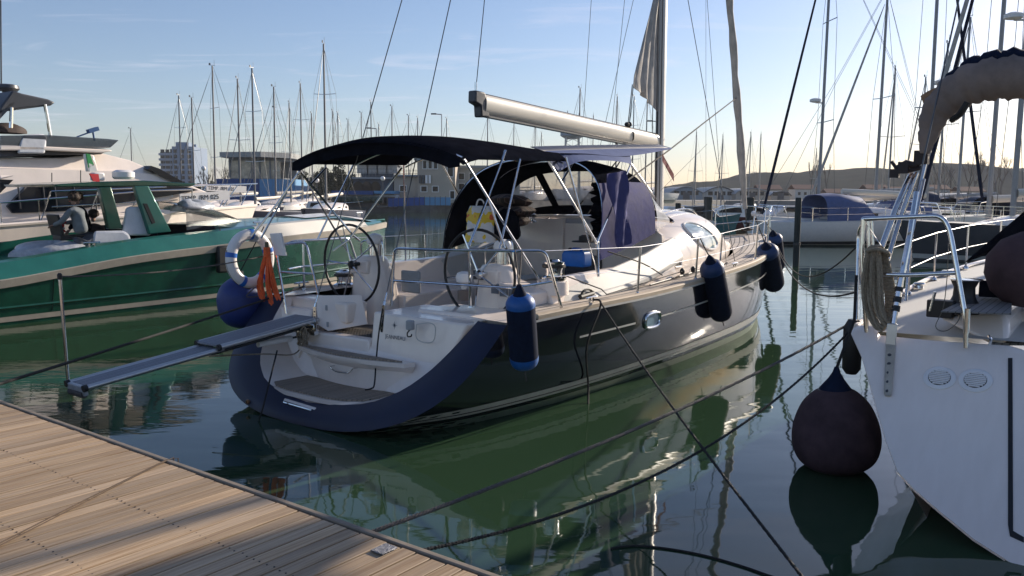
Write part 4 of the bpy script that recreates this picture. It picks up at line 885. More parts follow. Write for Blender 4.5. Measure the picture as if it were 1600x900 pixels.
solo('mooring_rope', MB().tube(sag(V((1.3, 1.98, 1.22)), V((DU0, L(0, 597, u=DU0).y, L(0, 597, u=DU0).z))+(V((DU0, L(0, 597, u=DU0).y, L(0, 597, u=DU0).z))-V((1.3, 1.98, 1.22)))*.25, .02, 20), .013, 8), 'rblack', 'black mooring rope stretching left over the water from the port quarter of the navy yacht', 'mooring rope')
rbc = L(1330, 504, z=1.28)
dk1 = V((DU0, L(531, 806, u=DU0).y, L(531, 806, u=DU0).z)); dk2 = V((DU0, L(578, 822, u=DU0).y, L(578, 822, u=DU0).z))
dk1 += V((-.01, .12, -.2)); dk2 += V((-.01, .1, -.2))
laid(rbc, dk1, .10, .013, 'mooring_rope', 'rgrey', 'grey brown laid mooring rope, upper of two from white boat to pontoon', 260, 75)
laid(L(1332, 512, z=1.25), dk2, .40, .0115, 'mooring_rope', 'rblack', 'dark black mooring rope, lower of two from white boat to pontoon', 240, 110)
solo('mooring_rope', MB().tube(sag(V((10.6, -1.4, 1.45)), L(1335, 457, u=2.6), .35, 24), .010, 8), 'rblack', 'lower thin slack line from the navy bow to the white boat stern rail', 'mooring rope')
solo('mooring_rope', MB().tube(sag(V((11.2, -1.2, 1.45)), L(1336, 388, u=3.0), .45, 24), .009, 8), 'rblack', 'upper thin slack line from the navy bow to the white boat stern rail', 'mooring rope')
e1, e2 = L(262, 719, z=DZ+.005), L(-20, 862, z=DZ+.005); pd_ = (e2-e1).cross(V((0, 0, 1))).normalized()
solo('dock_line', MB().tube([e1+V((.06, .03, -.25)), e1+V((.05, .02, .0)), e1, e1.lerp(e2, .33)+pd_*.004, e1.lerp(e2, .7), e2], .0032, 6).tube([e1+V((.06, -.01, -.25)), e1+V((.055, -.02, .002)), e1+pd_*.012, e1.lerp(e2, .5)+pd_*.022, e2+pd_*.02], .0032, 6), mat('brown_cord', (.09, .06, .04), .85, var=.3), 'thin doubled brown cord lying across the timber pontoon and over its edge', 'rope')
solo('mooring_rope', MB().tube(smoothpath([L(*q, z=.006) for q in ((955, 857), (990, 853), (1040, 857), (1100, 868), (1160, 885), (1200, 899), (1250, 915))], 5), .009, 6), 'rblack', 'thin dark curved line lying just on the surface at the bottom of the view', 'rope')  # thin dark curved tube laid flat at water level
# cockpit clutter
def pillow(c, w_, h_, yaw_, label, m, tilt=0):
    c = V(c); rows = []
    n_ = 14
    top = []; bot = []
    for i in range(n_+1):
        r1 = []; r2 = []
        for j in range(n_+1):
            x, y = -1+2*i/n_, -1+2*j/n_; e_ = max(0, (1-abs(x)**3)*(1-abs(y)**3))**.5; k_ = 1-.06*(x*x*y*y)
            p = V((x*w_*k_, y*w_*.9*k_, 0)); p.rotate(Matrix.Rotation(yaw_, 3, 'Z')); d_ = V((0, 0, h_*e_)); r_ = Matrix.Rotation(tilt, 3, 'Y')
            r1.append(c+r_@(p+d_)); r2.append(c+r_@(p-d_))
        top.append(r1); bot.append(r2)
    return solo('cushion', MB().grid(top).grid(bot), m, label, 'cushion', angle=80)
cst = bpy.data.materials.new('striped_cushion'); cst.use_nodes = True; n = cst.node_tree.nodes; k = cst.node_tree.links; b = n['Principled BSDF']; b.inputs['Roughness'].default_value = .85
tcx = n.new('ShaderNodeTexCoord'); wv = n.new('ShaderNodeTexWave'); wv.inputs['Scale'].default_value = 3.2; wv.inputs['Distortion'].default_value = .6; wv.bands_direction = 'DIAGONAL'; k.new(tcx.outputs['Object'], wv.inputs['Vector'])
cr_ = n.new('ShaderNodeValToRGB'); cr_.color_ramp.interpolation = 'CONSTANT'; cr_.color_ramp.elements[0].color = (.035, .026, .024, 1); cr_.color_ramp.elements[1].position = .55; cr_.color_ramp.elements[1].color = (.16, .12, .1, 1)
e_ = cr_.color_ramp.elements.new(.8); e_.color = (.06, .035, .03, 1); k.new(wv.outputs['Fac'], cr_.inputs['Fac']); k.new(cr_.outputs[0], b.inputs['Base Color']); M['cst'] = cst
pc = L(802, 345, u=3.9)
pillow(pc+V((0, 0, .0)), .26, .09, .4, 'brown striped cushion, the lowest of the pile under the spray hood', 'cst')
pillow(pc+V((.03, -.05, .15)), .25, .085, .1, 'brown striped cushion in the middle of the pile under the spray hood', 'cst')
pillow(pc+V((0, .04, .30)), .27, .09, -.3, 'plump brown striped cushion, topmost of the pile under the spray hood', 'cst', R(8))
pb_ = L(752, 378, u=3.2)
bag = []
for i in range(11):
    t_ = i/10; rr = random.Random(i); z_ = t_*.52
    bag.append([pb_+V((math.cos(a_)*.14*(1-.35*t_**3)+.02*math.sin(5*a_+i), math.sin(a_)*.27*(1-.28*t_**2.5)+.015*math.sin(7*a_+i*1.7), z_)) for a_ in [2*math.pi*j/20 for j in range(20)]])
bgm = bpy.data.materials.new('printed_carrier_bag'); bgm.use_nodes = True; n = bgm.node_tree.nodes; k = bgm.node_tree.links; b = n['Principled BSDF']; b.inputs['Roughness'].default_value = .45
tcx = n.new('ShaderNodeTexCoord'); vo = n.new('ShaderNodeTexNoise'); vo.inputs['Scale'].default_value = 5.5; vo.inputs['Detail'].default_value = 1; k.new(tcx.outputs['Object'], vo.inputs['Vector'])
cr_ = n.new('ShaderNodeValToRGB'); cr_.color_ramp.interpolation = 'CONSTANT'; cr_.color_ramp.elements[0].color = (.75, .76, .78, 1); cr_.color_ramp.elements[1].position = .51; cr_.color_ramp.elements[1].color = (.85, .6, .04, 1); e_ = cr_.color_ramp.elements.new(.66); e_.color = (.7, .12, .02, 1)
k.new(vo.outputs['Fac'], cr_.inputs['Fac']); k.new(cr_.outputs[0], b.inputs['Base Color']); M['bag'] = bgm
t = Thing('carrier_bag', 'white and yellow printed carrier bag standing in the cockpit of the navy yacht', 'bag', pb_); t.part('bag_body', MB().loft(bag), 'bag', angle=80)
t.part('handle', MB().tube(smoothpath([pb_+V((0, .1, .5)), pb_+V((0, .06, .6)), pb_+V((0, -.02, .6)), pb_+V((0, -.08, .5))], 4), .012, 6), 'white')
kb = L(792, 374, u=3.3); rr = random.Random(9)
bg_ = [[kb+V((math.cos(a_)*(.16+.02*math.sin(4*a_+i)), math.sin(a_)*(.2+.02*math.sin(5*a_+i*2)), i*.06)) * 1.0 if False else kb+V((math.cos(a_)*.17*q_, math.sin(a_)*.21*q_*(1+.05*math.sin(5*a_+i)), i*.055)) for a_ in [2*math.pi*j/16 for j in range(16)]] for i, q_ in enumerate((.8, .98, 1, .98, .95, .9, .8, .6, .25))]
solo('kit_bag', MB().loft(bg_), 'blackm', 'soft black kit bag beside the carrier bag under the spray hood', 'bag', angle=80)
jc = L(901, 402, u=3.75)
t = Thing('jerrycan', 'bright blue plastic jerrycan on the starboard cockpit coaming', 'jerrycan', jc)
t.part('can_body', MB().loft([[jc+V((x_*k_, y_*k_, z_)) for x_, y_ in ((-.1, .19), (.1, .19), (.1, -.19), (-.1, -.19))] for z_, k_ in ((-.13, .9), (-.11, 1), (.04, 1), (.09, .86))]), 'bluejug', bevel=.015)
t.part('handle', MB().tube(rails([jc+V((0, .09, .07)), jc+V((0, .07, .12)), jc+V((0, -.07, .12)), jc+V((0, -.1, .06))], .01), .018, 8), 'bluejug'); t.part('cap', MB().lathe(jc+V((0, .11, .07)), [(.03, 0), (.03, .05), (.02, .06)], 12), 'black')
hd = L(915, 378, u=3.9); solo('sun_hat', MB().lathe(hd, [(.2, 0), (.19, .015), (.1, .02), (.095, .08), (.05, .1)], 18), 'black', 'small black pot with a wide rim standing forward on the cockpit table', 'pot')
sc_ = L(548, 392, u=1.9)

# ================================================================ GREEN MOTOR BOAT (marina frame, parallel)
gx = Thing('motor_boat', 'metallic green open motor boat with taupe rubbing strake and hard top', 'motor boat', (3, 11, 0)); G = gx.part
GV = 9.62
def gsheer(u): return interp([-5, -2, .4, 1.44, 2.88, 5.2, 6.8, 9.5, 12.1], [.78, .86, .92, 1.04, 1.22, 1.38, 1.48, 1.58, 1.68], u)
def ghb(u): return interp([-5, 1, 6, 9, 10.8, 12.1], [1.85, 1.9, 1.84, 1.3, .75, .05], u)
GC = GV+1.82
# read the strake line from the near side
def gside(u, z, off=0, side=-1):
    s_ = gsheer(u); q = max(0, (s_-z)/max(s_+.4, .1)); return V((u-.25*q*max(0, (u-8)/4), GC+side*(ghb(u)*(1-.16*q-.25*q*q*max(0, (u-6)/6))+off), z))
ug = [-5+17.1*i/50 for i in range(51)]
hm = MB()
for sd_ in (-1, 1): hm.grid([[gside(u, gsheer(u)-(gsheer(u)+.5)*j/10, 0, sd_) for j in range(11)] for u in ug])
G('hull', hm, 'greend', angle=50)
for sd_ in (-1, 1):
    G('rubbing_strake', MB().loft([[gside(u, gsheer(u)+dz_, off, sd_) for dz_, off in ((-.20, 0), (-.19, .05), (-.04, .055), (-.02, 0))] for u in ug]), 'rub')
    for ua_, ub_, mm_ in ((-5, 6.1, 'green'), (6.1, 10.6, 'gel2'), (10.6, 12, 'green')):
        uu_ = [ua_+(ub_-ua_)*i/18 for i in range(19)]
        G('gunwale_panel', MB().loft([[gside(u, gsheer(u)-.03, .02, sd_), gside(u, gsheer(u)-.03, -.2, sd_), gside(u, gsheer(u)+.30*min(1, max(.15, (11.5-u)/3)), -.28, sd_), gside(u, gsheer(u)+.27*min(1, max(.15, (11.5-u)/3)), -.12, sd_)] for u in uu_]), mm_, angle=25)
    G('spray_rail', MB().loft([[gside(u, z_+.012*u, off, sd_) for z_, off in ((.30, .004), (.33, .03), (.36, .004))] for u in ug[:46]]), 'greend')
    G('boot_stripe', MB().grid([[gside(u, z_+.008*u, .012, sd_) for z_ in (.06, .16)] for u in ug[:48]]), 'rub')
G('hull_seam', MB().tube([gside(1.35, z_, .004) for z_ in (gsheer(1.35)-.2, .5, .2)], .006, 5), 'black'); 
dk = MB(); dk.grid([[V((u, GC+s_*max(.02, (ghb(u)-.22)), gsheer(u)+(.02 if u < 5.6 else .29*min(1, max(.1, (11.6-u)/2))+.05*(1-s_*s_)))) for s_ in (-1, -.5, 0, .5, 1)] for u in ug]); G('deck', dk, 'green')
G('foredeck_panel', MB().grid([[V((u, GC+s_*max(.02, (ghb(u)-.55)), gsheer(u)+.04+.29*min(1, max(.1, (11.6-u)/2))+.05*(1-s_*s_))) for s_ in (-1, 0, 1)] for u in [8.3+i*.32 for i in range(10)]]), 'gel')
G('engine_box', MB().box((-.9, GC, 1.2), (1.9, 2.4, .5)), 'rub', bevel=.06)
# hard top with its two raked legs
roofz = 2.62
rt = [L(x, y, v=GV+.6) for x, y in ((85, 288), (150, 284), (225, 282), (310, 287), (300, 291), (230, 291), (160, 292), (90, 292))]
G('hard_top', MB().prism(rt, (0, 2.4, 0)), 'greend', bevel=.02)
for q in (GV+.6, GV+2.7):
    G('top_leg', MB().prism([L(x, y, v=q) for x, y in ((210, 290), (232, 290), (268, 362), (234, 366))], (0, .14, 0)), 'green', bevel=.02)
    G('top_leg', MB().prism([L(x, y, v=q) for x, y in ((155, 292), (174, 292), (192, 358), (170, 358))], (0, .14, 0)), 'greend', bevel=.02)
G('leg_slot', MB().prism([L(x, y, v=GV+.58) for x, y in ((224, 318), (230, 318), (243, 348), (238, 350))], (0, .03, 0)), 'black')
rc = L(193, 278, v=GC); G('radar_dome', MB().lathe(rc+V((0, 0, -.03)), [(.2, 0), (.24, .05), (.24, .16), (.15, .21)], 20), 'white')
for x, y0, y1 in ((81, 284, 270), (126, 284, 266)): G('antenna', MB().tube([L(x, y0, v=GC), L(x, y1, v=GC)], .01, 6), 'black')
ff = [L(x, y, v=GC) for x, y in ((136, 240), (150, 242), (157, 266), (140, 268))]
fm = G('mast_fin', MB().prism([p+V((0, .1, 0)) for p in ff], (0, .1, 0)), 'gel', bevel=.02)
G('light_mast', MB().box(L(152, 276, v=GC), (.25, .2, .18)), 'white', bevel=.03)
sm = [L(x, y, v=GC) for x, y in ((395, 349), (355, 316), (318, 305), (300, 322), (322, 345))]
rows = []
for i in range(9):
    t_ = i/8; base = [(lerp(7.1, 4.6, t_), GC+s_*lerp(.1, 1.25, min(1, t_*1.3)), gsheer(5.5)+.30+.62*math.sin(math.pi/2*t_)*(1-.25*s_*s_)) for s_ in (-1, -.6, 0, .6, 1)]; rows.append([V(p) for p in base])
G('windscreen', sheet(rows, .01), 'smoke', angle=15)
G('windscreen_side', MB().add([V((4.6, GC-1.25, gsheer(5)+.3)), V((7.1, GC-.2, gsheer(6)+.32)), V((4.6, GC-1.25, gsheer(5)+.78))], [(0, 1, 2)]), 'smoke')
for q, (u_, v_) in enumerate(((3.9, GC-.55), (3.9, GC+.55))):
    G('helm_seat', MB().loft([[V((u_+x_, v_+y_, z_)) for x_, y_ in ((-.3, .3), (.25, .3), (.25, -.3), (-.3, -.3))] for z_ in (1.1, 1.75)]), 'blackm', bevel=.05)
G('dashboard', MB().prism([(4.35, GC-1.3, 1.3), (5.6, GC-1.3, 1.3), (5.3, GC-1.3, 1.75), (4.5, GC-1.3, 1.62)], (0, 2.6, 0)), 'blackm', bevel=.04)
for u_, in ((2.2,), (6.3,), (10.4,)):
    G('mooring_cleat', MB().tube([gside(u_-.16, gsheer(u_)+.36, -.2), gside(u_+.16, gsheer(u_)+.36, -.2)], .022, 8).cyl(gside(u_-.05, gsheer(u_)+.24, -.2), gside(u_-.05, gsheer(u_)+.36, -.2), .018).cyl(gside(u_+.05, gsheer(u_)+.24, -.2), gside(u_+.05, gsheer(u_)+.36, -.2), .018), 'steel')
fp_ = L(350, 405, v=GV-.12)
fe = Thing('fender', 'small black flat fender hanging on the green motor boat side', 'fender', fp_); fe.part('pad', MB().box(fp_, (.38, .14, .62)), 'black', bevel=.04); fe.part('lanyard', MB().tube([fp_+V((0, .05, .3)), fp_+V((.05, .2, .72))], .012, 6), 'rgrey')
# things on the green boat
def yq_(pts, v): return [L(x, y, v=v) for x, y in pts]
def blob(c, d, m, name, label, cat, seed=1, n_=18, amp=.08, sq=2.6):
    rr_ = random.Random(seed); c = V(c); ph = [rr_.uniform(0, 6) for _ in range(8)]; rows_ = []
    for i in range(13):
        a_ = math.pi/2*i/12; z_ = math.sin(a_)**(2/sq)*d[2]; r_ = max(.02, math.cos(a_)**(2/sq)); rg = []
        for j in range(n_):
            b__ = 2*math.pi*j/n_; cx, cy = math.cos(b__), math.sin(b__); k_ = 1+amp*math.sin(3*b__+ph[0]+z_*5)+amp*.7*math.sin(7*b__+ph[1]-z_*9)
            rg.append(c+V((math.copysign(abs(cx)**(2/sq), cx)*d[0]*r_*k_, math.copysign(abs(cy)**(2/sq), cy)*d[1]*r_*k_, z_*(1+amp*math.sin(2*b__+ph[2])))))
        rows_.append(rg)
    return solo(name, MB().loft(rows_), m, label, cat, o=c, angle=70)
solo('covered_seat', MB().loft([yq_(((143, 384), (147, 361), (193, 360), (202, 366), (205, 378)), GV+.55), yq_(((143, 384), (147, 361), (193, 360), (202, 366), (205, 378)), GV+1.5)]), 'wfab', 'low seat under a smooth white cloth behind the leg of the green boat hard top', 'covered seat', bevel=.05)
solo('covered_seat', MB().loft([yq_(((190, 368), (196, 325), (202, 323), (222, 323), (228, 327), (236, 368)), GV+.7), yq_(((190, 368), (196, 325), (202, 323), (222, 323), (228, 327), (236, 368)), GV+1.6)]), 'wfab', 'tall seat back under a pale cloth between the hard top legs of the green boat', 'covered seat', bevel=.05)
c_ = L(85, 398, v=GV+.9); blob(c_, (.7, .5, .26), 'plas', 'plastic_sheet', 'crumpled grey plastic sheet lying on the stern of the green boat', 'plastic sheet', 6, amp=.16)
c_ = L(300, 330, v=GV+1.1); blob(c_, (.45, .35, .26), 'plas', 'plastic_sheet', 'crinkled clear plastic sheet draped over the helm of the green boat', 'plastic sheet', 8, amp=.15)
tb_ = L(100, 371, v=GV+.95)
t = Thing('tool_case', 'open black tool case filled with red tools on the green boat', 'tool case', tb_)
t.part('case_body', MB().box(tb_+V((.1, 0, 0)), (.5, .36, .1)), 'black', bevel=.01); li = t.part('case_lid', MB().box(tb_+V((-.14, .05, .26)), (.05, .5, .44), Matrix.Rotation(R(-12), 3, 'Y')), 'black', bevel=.01)
rr = random.Random(2)
for i in range(16): t.part('tool', MB().tube([tb_+V((-.10+.1*rr.random(), -.2+.4*rr.random(), .1+.3*rr.random())), tb_+V((-.08+.1*rr.random(), -.2+.4*rr.random(), .12+.3*rr.random()))], .022, 6), 'red' if i % 3 else 'white')
# people: one continuous skinned body each
def skin_mesh(name, verts, edges, radii, m, loc, parent, sub=2, root=0):
    me = bpy.data.meshes.new(name); me.from_pydata([tuple(V(v_)) for v_ in verts], edges, []); o = bpy.data.objects.new(name, me); C.objects.link(o); o.parent = parent
    md = o.modifiers.new('skin', 'SKIN'); md.use_smooth_shade = True; md.branch_smoothing = .6
    for i, r_ in enumerate(radii):
        sv = me.skin_vertices[0].data[i]; sv.radius = r_ if isinstance(r_, tuple) else (r_, r_); sv.use_root = (i == root)
    o.modifiers.new('subsurf', 'SUBSURF').levels = sub; o.modifiers['subsurf'].render_levels = sub
    me.materials.append(M[m]); return o
def hand(parent, p, d, side):
    p, d = V(p), V(d).normalized(); s_ = d.cross(V((0, 0, 1))).normalized()*side; vs = [p, p+d*.045, p+d*.085]; ed = [(0, 1), (1, 2)]; rs = [(.022, .028), (.035, .018), (.034, .016)]
    for i, (o_, l_) in enumerate(((-.028, .055), (-.01, .068), (.01, .062), (.028, .048))):
        a = len(vs); vs += [p+d*.1+s_*o_, p+d*(.1+l_*.5)+s_*o_*1.1+V((0, 0, -.008)), p+d*(.1+l_)+s_*o_*1.15+V((0, 0, -.026))]; ed += [(2, a), (a, a+1), (a+1, a+2)]; rs += [.0095, .0085, .007]
    a = len(vs); vs += [p+d*.04-s_*.04, p+d*.075-s_*.06+V((0, 0, -.01)), p+d*.1-s_*.062+V((0, 0, -.02))]; ed += [(1, a), (a, a+1), (a+1, a+2)]; rs += [.012, .0105, .008]
    return skin_mesh('hand', vs, ed, rs, 'skin', None, parent, 1)
def person(base, yaw_, label, lean=0., seated=False, hairs='hair', top='jacket', arms=((.2, .22, .95), (.25, -.2, .98)), cap=False, hs=1.0):
    e = bpy.data.objects.new('person', None); C.objects.link(e); e.location = MW(base); e.rotation_euler = (0, 0, RZM+yaw_); e['label'] = label; e['category'] = 'person'
    hip = .92 if not seated else .5; L_ = lean
    sp = [(0, 0, hip), (L_*.25, 0, hip+.2), (L_*.6, 0, hip+.4), (L_*.85, 0, hip+.52), (L_*1.0, 0, hip+.6)]
    vs = list(sp); ed = [(0, 1), (1, 2), (2, 3), (3, 4)]; rs = [(.15, .17), (.125, .155), (.13, .185), (.1, .14), (.052, .052)]
    for sd_, a_ in zip((1, -1), arms):
        sx = L_*.8; o_ = len(vs); vs += [(sx, sd_*.17, hip+.50), ((sx+a_[0])*.42, sd_*.27, hip+.27), (a_[0], a_[1], a_[2]-.0)]; ed += [(3, o_), (o_, o_+1), (o_+1, o_+2)]; rs += [.072, .056, .042]
    skin_mesh('upper_body', vs, ed, rs, top, None, e)
    lv = [(0, 0, hip)]; le = []; lr = [(.15, .165)]
    for sd_ in (1, -1):
        o_ = len(lv)
        if seated: lv += [(.05, sd_*.1, hip-.04), (.42, sd_*.13, hip), (.44, sd_*.13, .1), (.54, sd_*.14, .04)]
        else: lv += [(0, sd_*.095, hip-.1), (.03, sd_*.11, .5), (0, sd_*.12, .1), (.13, sd_*.14, .04)]
        le += [(0, o_), (o_, o_+1), (o_+1, o_+2), (o_+2, o_+3)]; lr += [.1, .075, .055, .045]
    skin_mesh('legs', lv, le, lr, 'trouser', None, e)
    nk = V(sp[4]); hv = [nk, nk+V((.02, 0, .07)), nk+V((.03, 0, .14)), nk+V((.035, 0, .21)), nk+V((.06, 0, .1)), nk+V((.125, 0, .125))]; 
    hd_ = skin_mesh('head', hv, [(0, 1), (1, 2), (2, 3), (2, 5), (1, 4)], [.05, .065, (.088, .078), .07, .045, .014], 'skin', None, e)
    for sd_ in (1, -1):
        er = mkobj('ear', MB().ball(nk+V((.02, sd_*.082, .13)), .026, 8, (.7, .35, 1)), 'skin'); er.parent = hd_; ey = mkobj('eye', MB().ball(nk+V((.103, sd_*.03, .15)), .01, 6), 'white'); ey.parent = hd_
    mo = mkobj('mouth', MB().box(nk+V((.10, 0, .085)), (.01, .04, .008)), 'red'); mo.parent = hd_
    hr_ = MB(); rr_ = random.Random(int(abs(base[0])*100))
    hr_.ball(nk+V((-.005, 0, .18)), .105*hs, 16, (1.05, .95, .85))
    for _ in range(60):
        a_, b__ = rr_.uniform(0, 6.28), rr_.uniform(-.3, 1.4); d_ = V((math.cos(a_)*math.cos(b__), math.sin(a_)*math.cos(b__), math.sin(b__)))
        if d_.x > .55 and d_.z < .5: continue
        hr_.ball(nk+V((-.005, 0, .18))+d_*.092*hs, .032*hs, 6)
    h_ = mkobj('hair', hr_, hairs); h_.parent = hd_
    for sd_, a_ in zip((1, -1), arms): 
        el = V(((L_*.8+a_[0])*.42, sd_*.27, hip+.27)); w_ = V(a_); hand(e, w_, w_-el, sd_)
    return e
# deck level on the green boat cockpit is about 0.5 m above water
pp_ = L(130, 404, v=GV+.62); person((pp_.x, pp_.y, .72), R(118), 'person in a slate grey sweatshirt standing bent over a tool case on the green boat', lean=.14, arms=((.48, .2, 1.12), (.48, -.12, 1.15)), hs=1.12)
pp_ = L(136, 404, v=GV+1.5); person((pp_.x, pp_.y, .72), R(150), 'person with dark hair mostly hidden behind the one in the grey sweatshirt', lean=.12, arms=((.3, .2, 1.0), (.3, -.2, 1.0)), top='blackm')
pp_ = L(154, 404, v=GV+1.7); person((pp_.x, pp_.y, .75), R(100), 'person with brown hair seated low behind the hard top leg of the green boat', lean=.1, seated=True, arms=((.3, .2, .7), (.3, -.2, .7)), top='cushion')

# ================================================================ WHITE MOTOR YACHT BEHIND
YV = 14.5
yt = Thing('motor_yacht', 'large white motor yacht with a flybridge and dark side windows behind the green boat', 'motor yacht', (4, 17, 0)); Y = yt.part
def yp(pts, v=YV): return [L(x, y, v=v) for x, y in pts]
YC = YV+2.6
def ysheer(u): return interp([-9, 0, 5, 8, 11.3], [1.55, 1.62, 1.85, 1.98, 2.1], u)
def yhb(u): return interp([-9, 3, 6, 8.5, 10.2, 11.5], [2.6, 2.6, 2.3, 1.5, .75, .03], u)
def yside(u, z, side=-1, off=0): s_ = ysheer(u); q = (s_-z)/(s_+.5); return V((u-1.1*q*max(0, (u-4)/7.5), YC+side*(yhb(u)*(1-.12*q-.35*q*max(0, (u-3)/8))+off), z))
uy = [-9+20.5*i/50 for i in range(51)]; hm = MB()
for sd_ in (-1, 1): hm.grid([[yside(u, ysheer(u)-(ysheer(u)+.5)*j/8, sd_) for j in range(9)] for u in uy])
Y('hull', hm, 'gel', angle=50)
Y('sheer_line', MB().tube([yside(u, ysheer(u)-.42, -1, .02) for u in uy[:40]], .03, 6), 'darkgrey'); Y('sheer_rail', MB().tube([yside(u, ysheer(u), -1, 0) for u in uy], .05, 6), 'gel')
Y('foredeck', MB().grid([[V((u, YC+s_*max(yhb(u)-.03, .01), ysheer(u)+.02+(.33*max(0, 1-s_*s_)**.6 if 4 < u < 9.5 else 0)*min(1, (11.5-u)/2))) for s_ in (-1, -.7, -.3, 0, .3, .7, 1)] for u in uy]), 'gel')
# deckhouse: lofted between near and far sides, narrower at the top
def house(name, near, m, inset=.0, width=4.2, v0=YV+.45, bev=.03, top_in=.0, parent=None):
    a = yp(near, v0); zmax = max(p.z for p in a); zmin = min(p.z for p in a)
    a = [p+V((0, inset*(p.z-zmin)/max(.01, zmax-zmin), 0)) for p in a]
    c_ = [V((p.x, 2*(YC)-p.y, p.z)) for p in a]; return Y(name, MB().loft([a, c_]), m, parent, bevel=bev)
house('deckhouse', [(0, 352), (0, 262), (60, 262), (190, 266), (262, 272), (335, 303), (345, 312), (250, 340), (120, 352)], 'gel', .25)
house('coachroof', [(0, 280), (0, 246), (110, 246), (172, 238), (215, 250), (250, 268), (262, 274), (190, 270), (60, 268)], 'gel', .5, v0=YV+.6)
house('coaming_band', [(0, 246), (0, 230), (70, 231), (165, 232), (175, 234), (160, 241), (70, 242)], 'darkgrey', .1, v0=YV+.7)
house('flybridge_screen', [(0, 232), (0, 212), (70, 211), (165, 217), (184, 219), (172, 231), (80, 230)], 'smoke', -.1, v0=YV+.62)
house('bridge_lip', [(0, 227), (75, 229), (172, 234), (176, 236), (160, 239), (72, 235), (0, 235)], 'gel', 0, v0=YV+.55)
wn = [[(12, 322), (45, 290), (95, 288), (170, 287), (262, 284), (310, 297), (262, 306), (180, 318), (100, 330), (20, 333)]]
Y('side_window', MB().prism(yp(wn[0], YV+.43), (0, .5, 0)), 'glass')
for x in (31, 70, 88, 118): 
    q = yp([(x-3, 290), (x+1, 326)], YV+.41); Y('window_bar', MB().tube([p for p in q], .018, 6), 'darkgrey')
Y('side_window', MB().prism(yp([(0, 302), (0, 280), (21, 281)], YV+.43), (0, .5, 0)), 'glass')
Y('windscreen', MB().prism(yp([(232, 264), (236, 259), (248, 263), (286, 284), (300, 291), (284, 290), (262, 280)], YV+.56), (0, .6, 0)), 'glass')
rt = yp([(0, 168), (20, 141), (35, 146), (76, 155), (87, 160), (80, 165), (30, 170), (0, 176)], YV+1.0)
Y('hard_top', MB().prism(rt, (0, 3.2, 0)), 'darkgrey', bevel=.04)
Y('top_leg', MB().prism(yp([(0, 178), (18, 160), (24, 160), (0, 186)], YV+1.0), (0, .2, 0)), 'darkgrey')
for q in (YV+1.0, YV+4):
    Y('top_leg', MB().tube(yp([(70, 163), (75, 190), (79, 214)], q), .045, 8), 'steel'); Y('top_leg', MB().tube(yp([(18, 168), (17, 200)], q), .045, 8), 'steel')
rd = L(11, 142, v=YC); Y('radar', MB().lathe(rd+V((0, 0, -.1)), [(.1, 0), (.12, .08), (.25, .1), (.3, .16), (.28, .24), (.18, .27)], 20), 'darkgrey')
Y('antenna', MB().tube(yp([(2, 140), (1, 0)], YC), .02, 6), 'darkgrey')
solo('covered_seat', MB().loft([yq_(((27, 240), (34, 213), (62, 209), (69, 210), (74, 214), (70, 240)), YV+.55), yq_(((24, 238), (36, 211), (62, 209), (69, 210), (74, 214), (70, 238)), YV+1.7)]), 'wfab', 'angular white cover over the seat on the flybridge of the white motor yacht', 'covered seat', bevel=.04)
c_ = L(8, 208, v=YV+1.6); blob(c_, (.42, .4, .24), 'cushion', 'folded_cover', 'dark brown folded cover on the flybridge of the motor yacht', 'cover', 13, amp=.1)
l0, l1 = L(120, 214, v=YV+.9), L(145, 205, v=YV+.9); Y('search_light', MB().tube([l0, l1], .02, 6).box(l1+V((0, 0, .03)), (.28, .16, .1), Matrix.Rotation(R(-20), 3, 'Y')).tube([l1, l1+V((.03, 0, -.25))], .025, 6), mat('blue_lamp_shell', (.05, .12, .28), .4))
# rails on the foredeck, with the two registration boards
for sd_, y0 in ((-1, 1), (1, 0)):
    tops = [yside(u, ysheer(u)+.75, sd_, -.12) for u in [3.6+.4*i for i in range(20)]]; Y('bow_rail', MB().tube(tops, .022, 6), 'steel'); Y('mid_rail', MB().tube([p-V((0, 0, .38)) for p in tops], .014, 6), 'steel')
    for i in range(0, 20, 3): Y('rail_post', MB().tube([tops[i], yside(3.6+.4*i-.25, ysheer(3.6+.4*i), sd_, -.08)], .016, 6), 'steel')
sr = [L(x, y, v=YV+.12) for x, y in ((0, 317), (60, 312), (150, 305), (235, 298), (300, 296))]; Y('side_rail', MB().tube(sr, .025, 6), 'steel')
for p in sr: Y('rail_post', MB().tube([p, V((p.x, p.y, ysheer(p.x)))], .02, 6), 'steel')
for lab_, v_, x0, y0, x1, y1, yb, dx in (('nearer', YV+.3, 281, 303, 359, 298, 14, 0), ('farther', YC+1.3, 323, 288, 385, 291, 10, 0)):
    a_, c_ = L(x0, y0, v=v_), L(x1, y1, v=v_); a2_, c2_ = L(x0, y0+yb, v=v_), L(x1, y1+yb, v=v_)
    t = Thing('registration_board', f'white board lettered TEMP. RM-025 on the yacht bow rail, the {lab_} one', 'sign board', a2_, group='registration boards on the bow rail')
    t.part('board', MB().prism([a_, c_, c2_, a2_], (0, .03, 0)), 'white'); xd = (c2_-a2_); hgt = (a_-a2_).length
    t.part('lettering', text_mb('TEMP. /RM 025', hgt*.78, a2_+V((.05, -.006, hgt*.2)), xd, (0, 0, 1), .002, .98), mat('black_vinyl_letters', (.01, .01, .012), .4), smooth=False)
tc_ = Thing('flag', 'green white and red flag folded on the hard top of the green boat', 'flag', L(140, 270, v=GV+1.4))
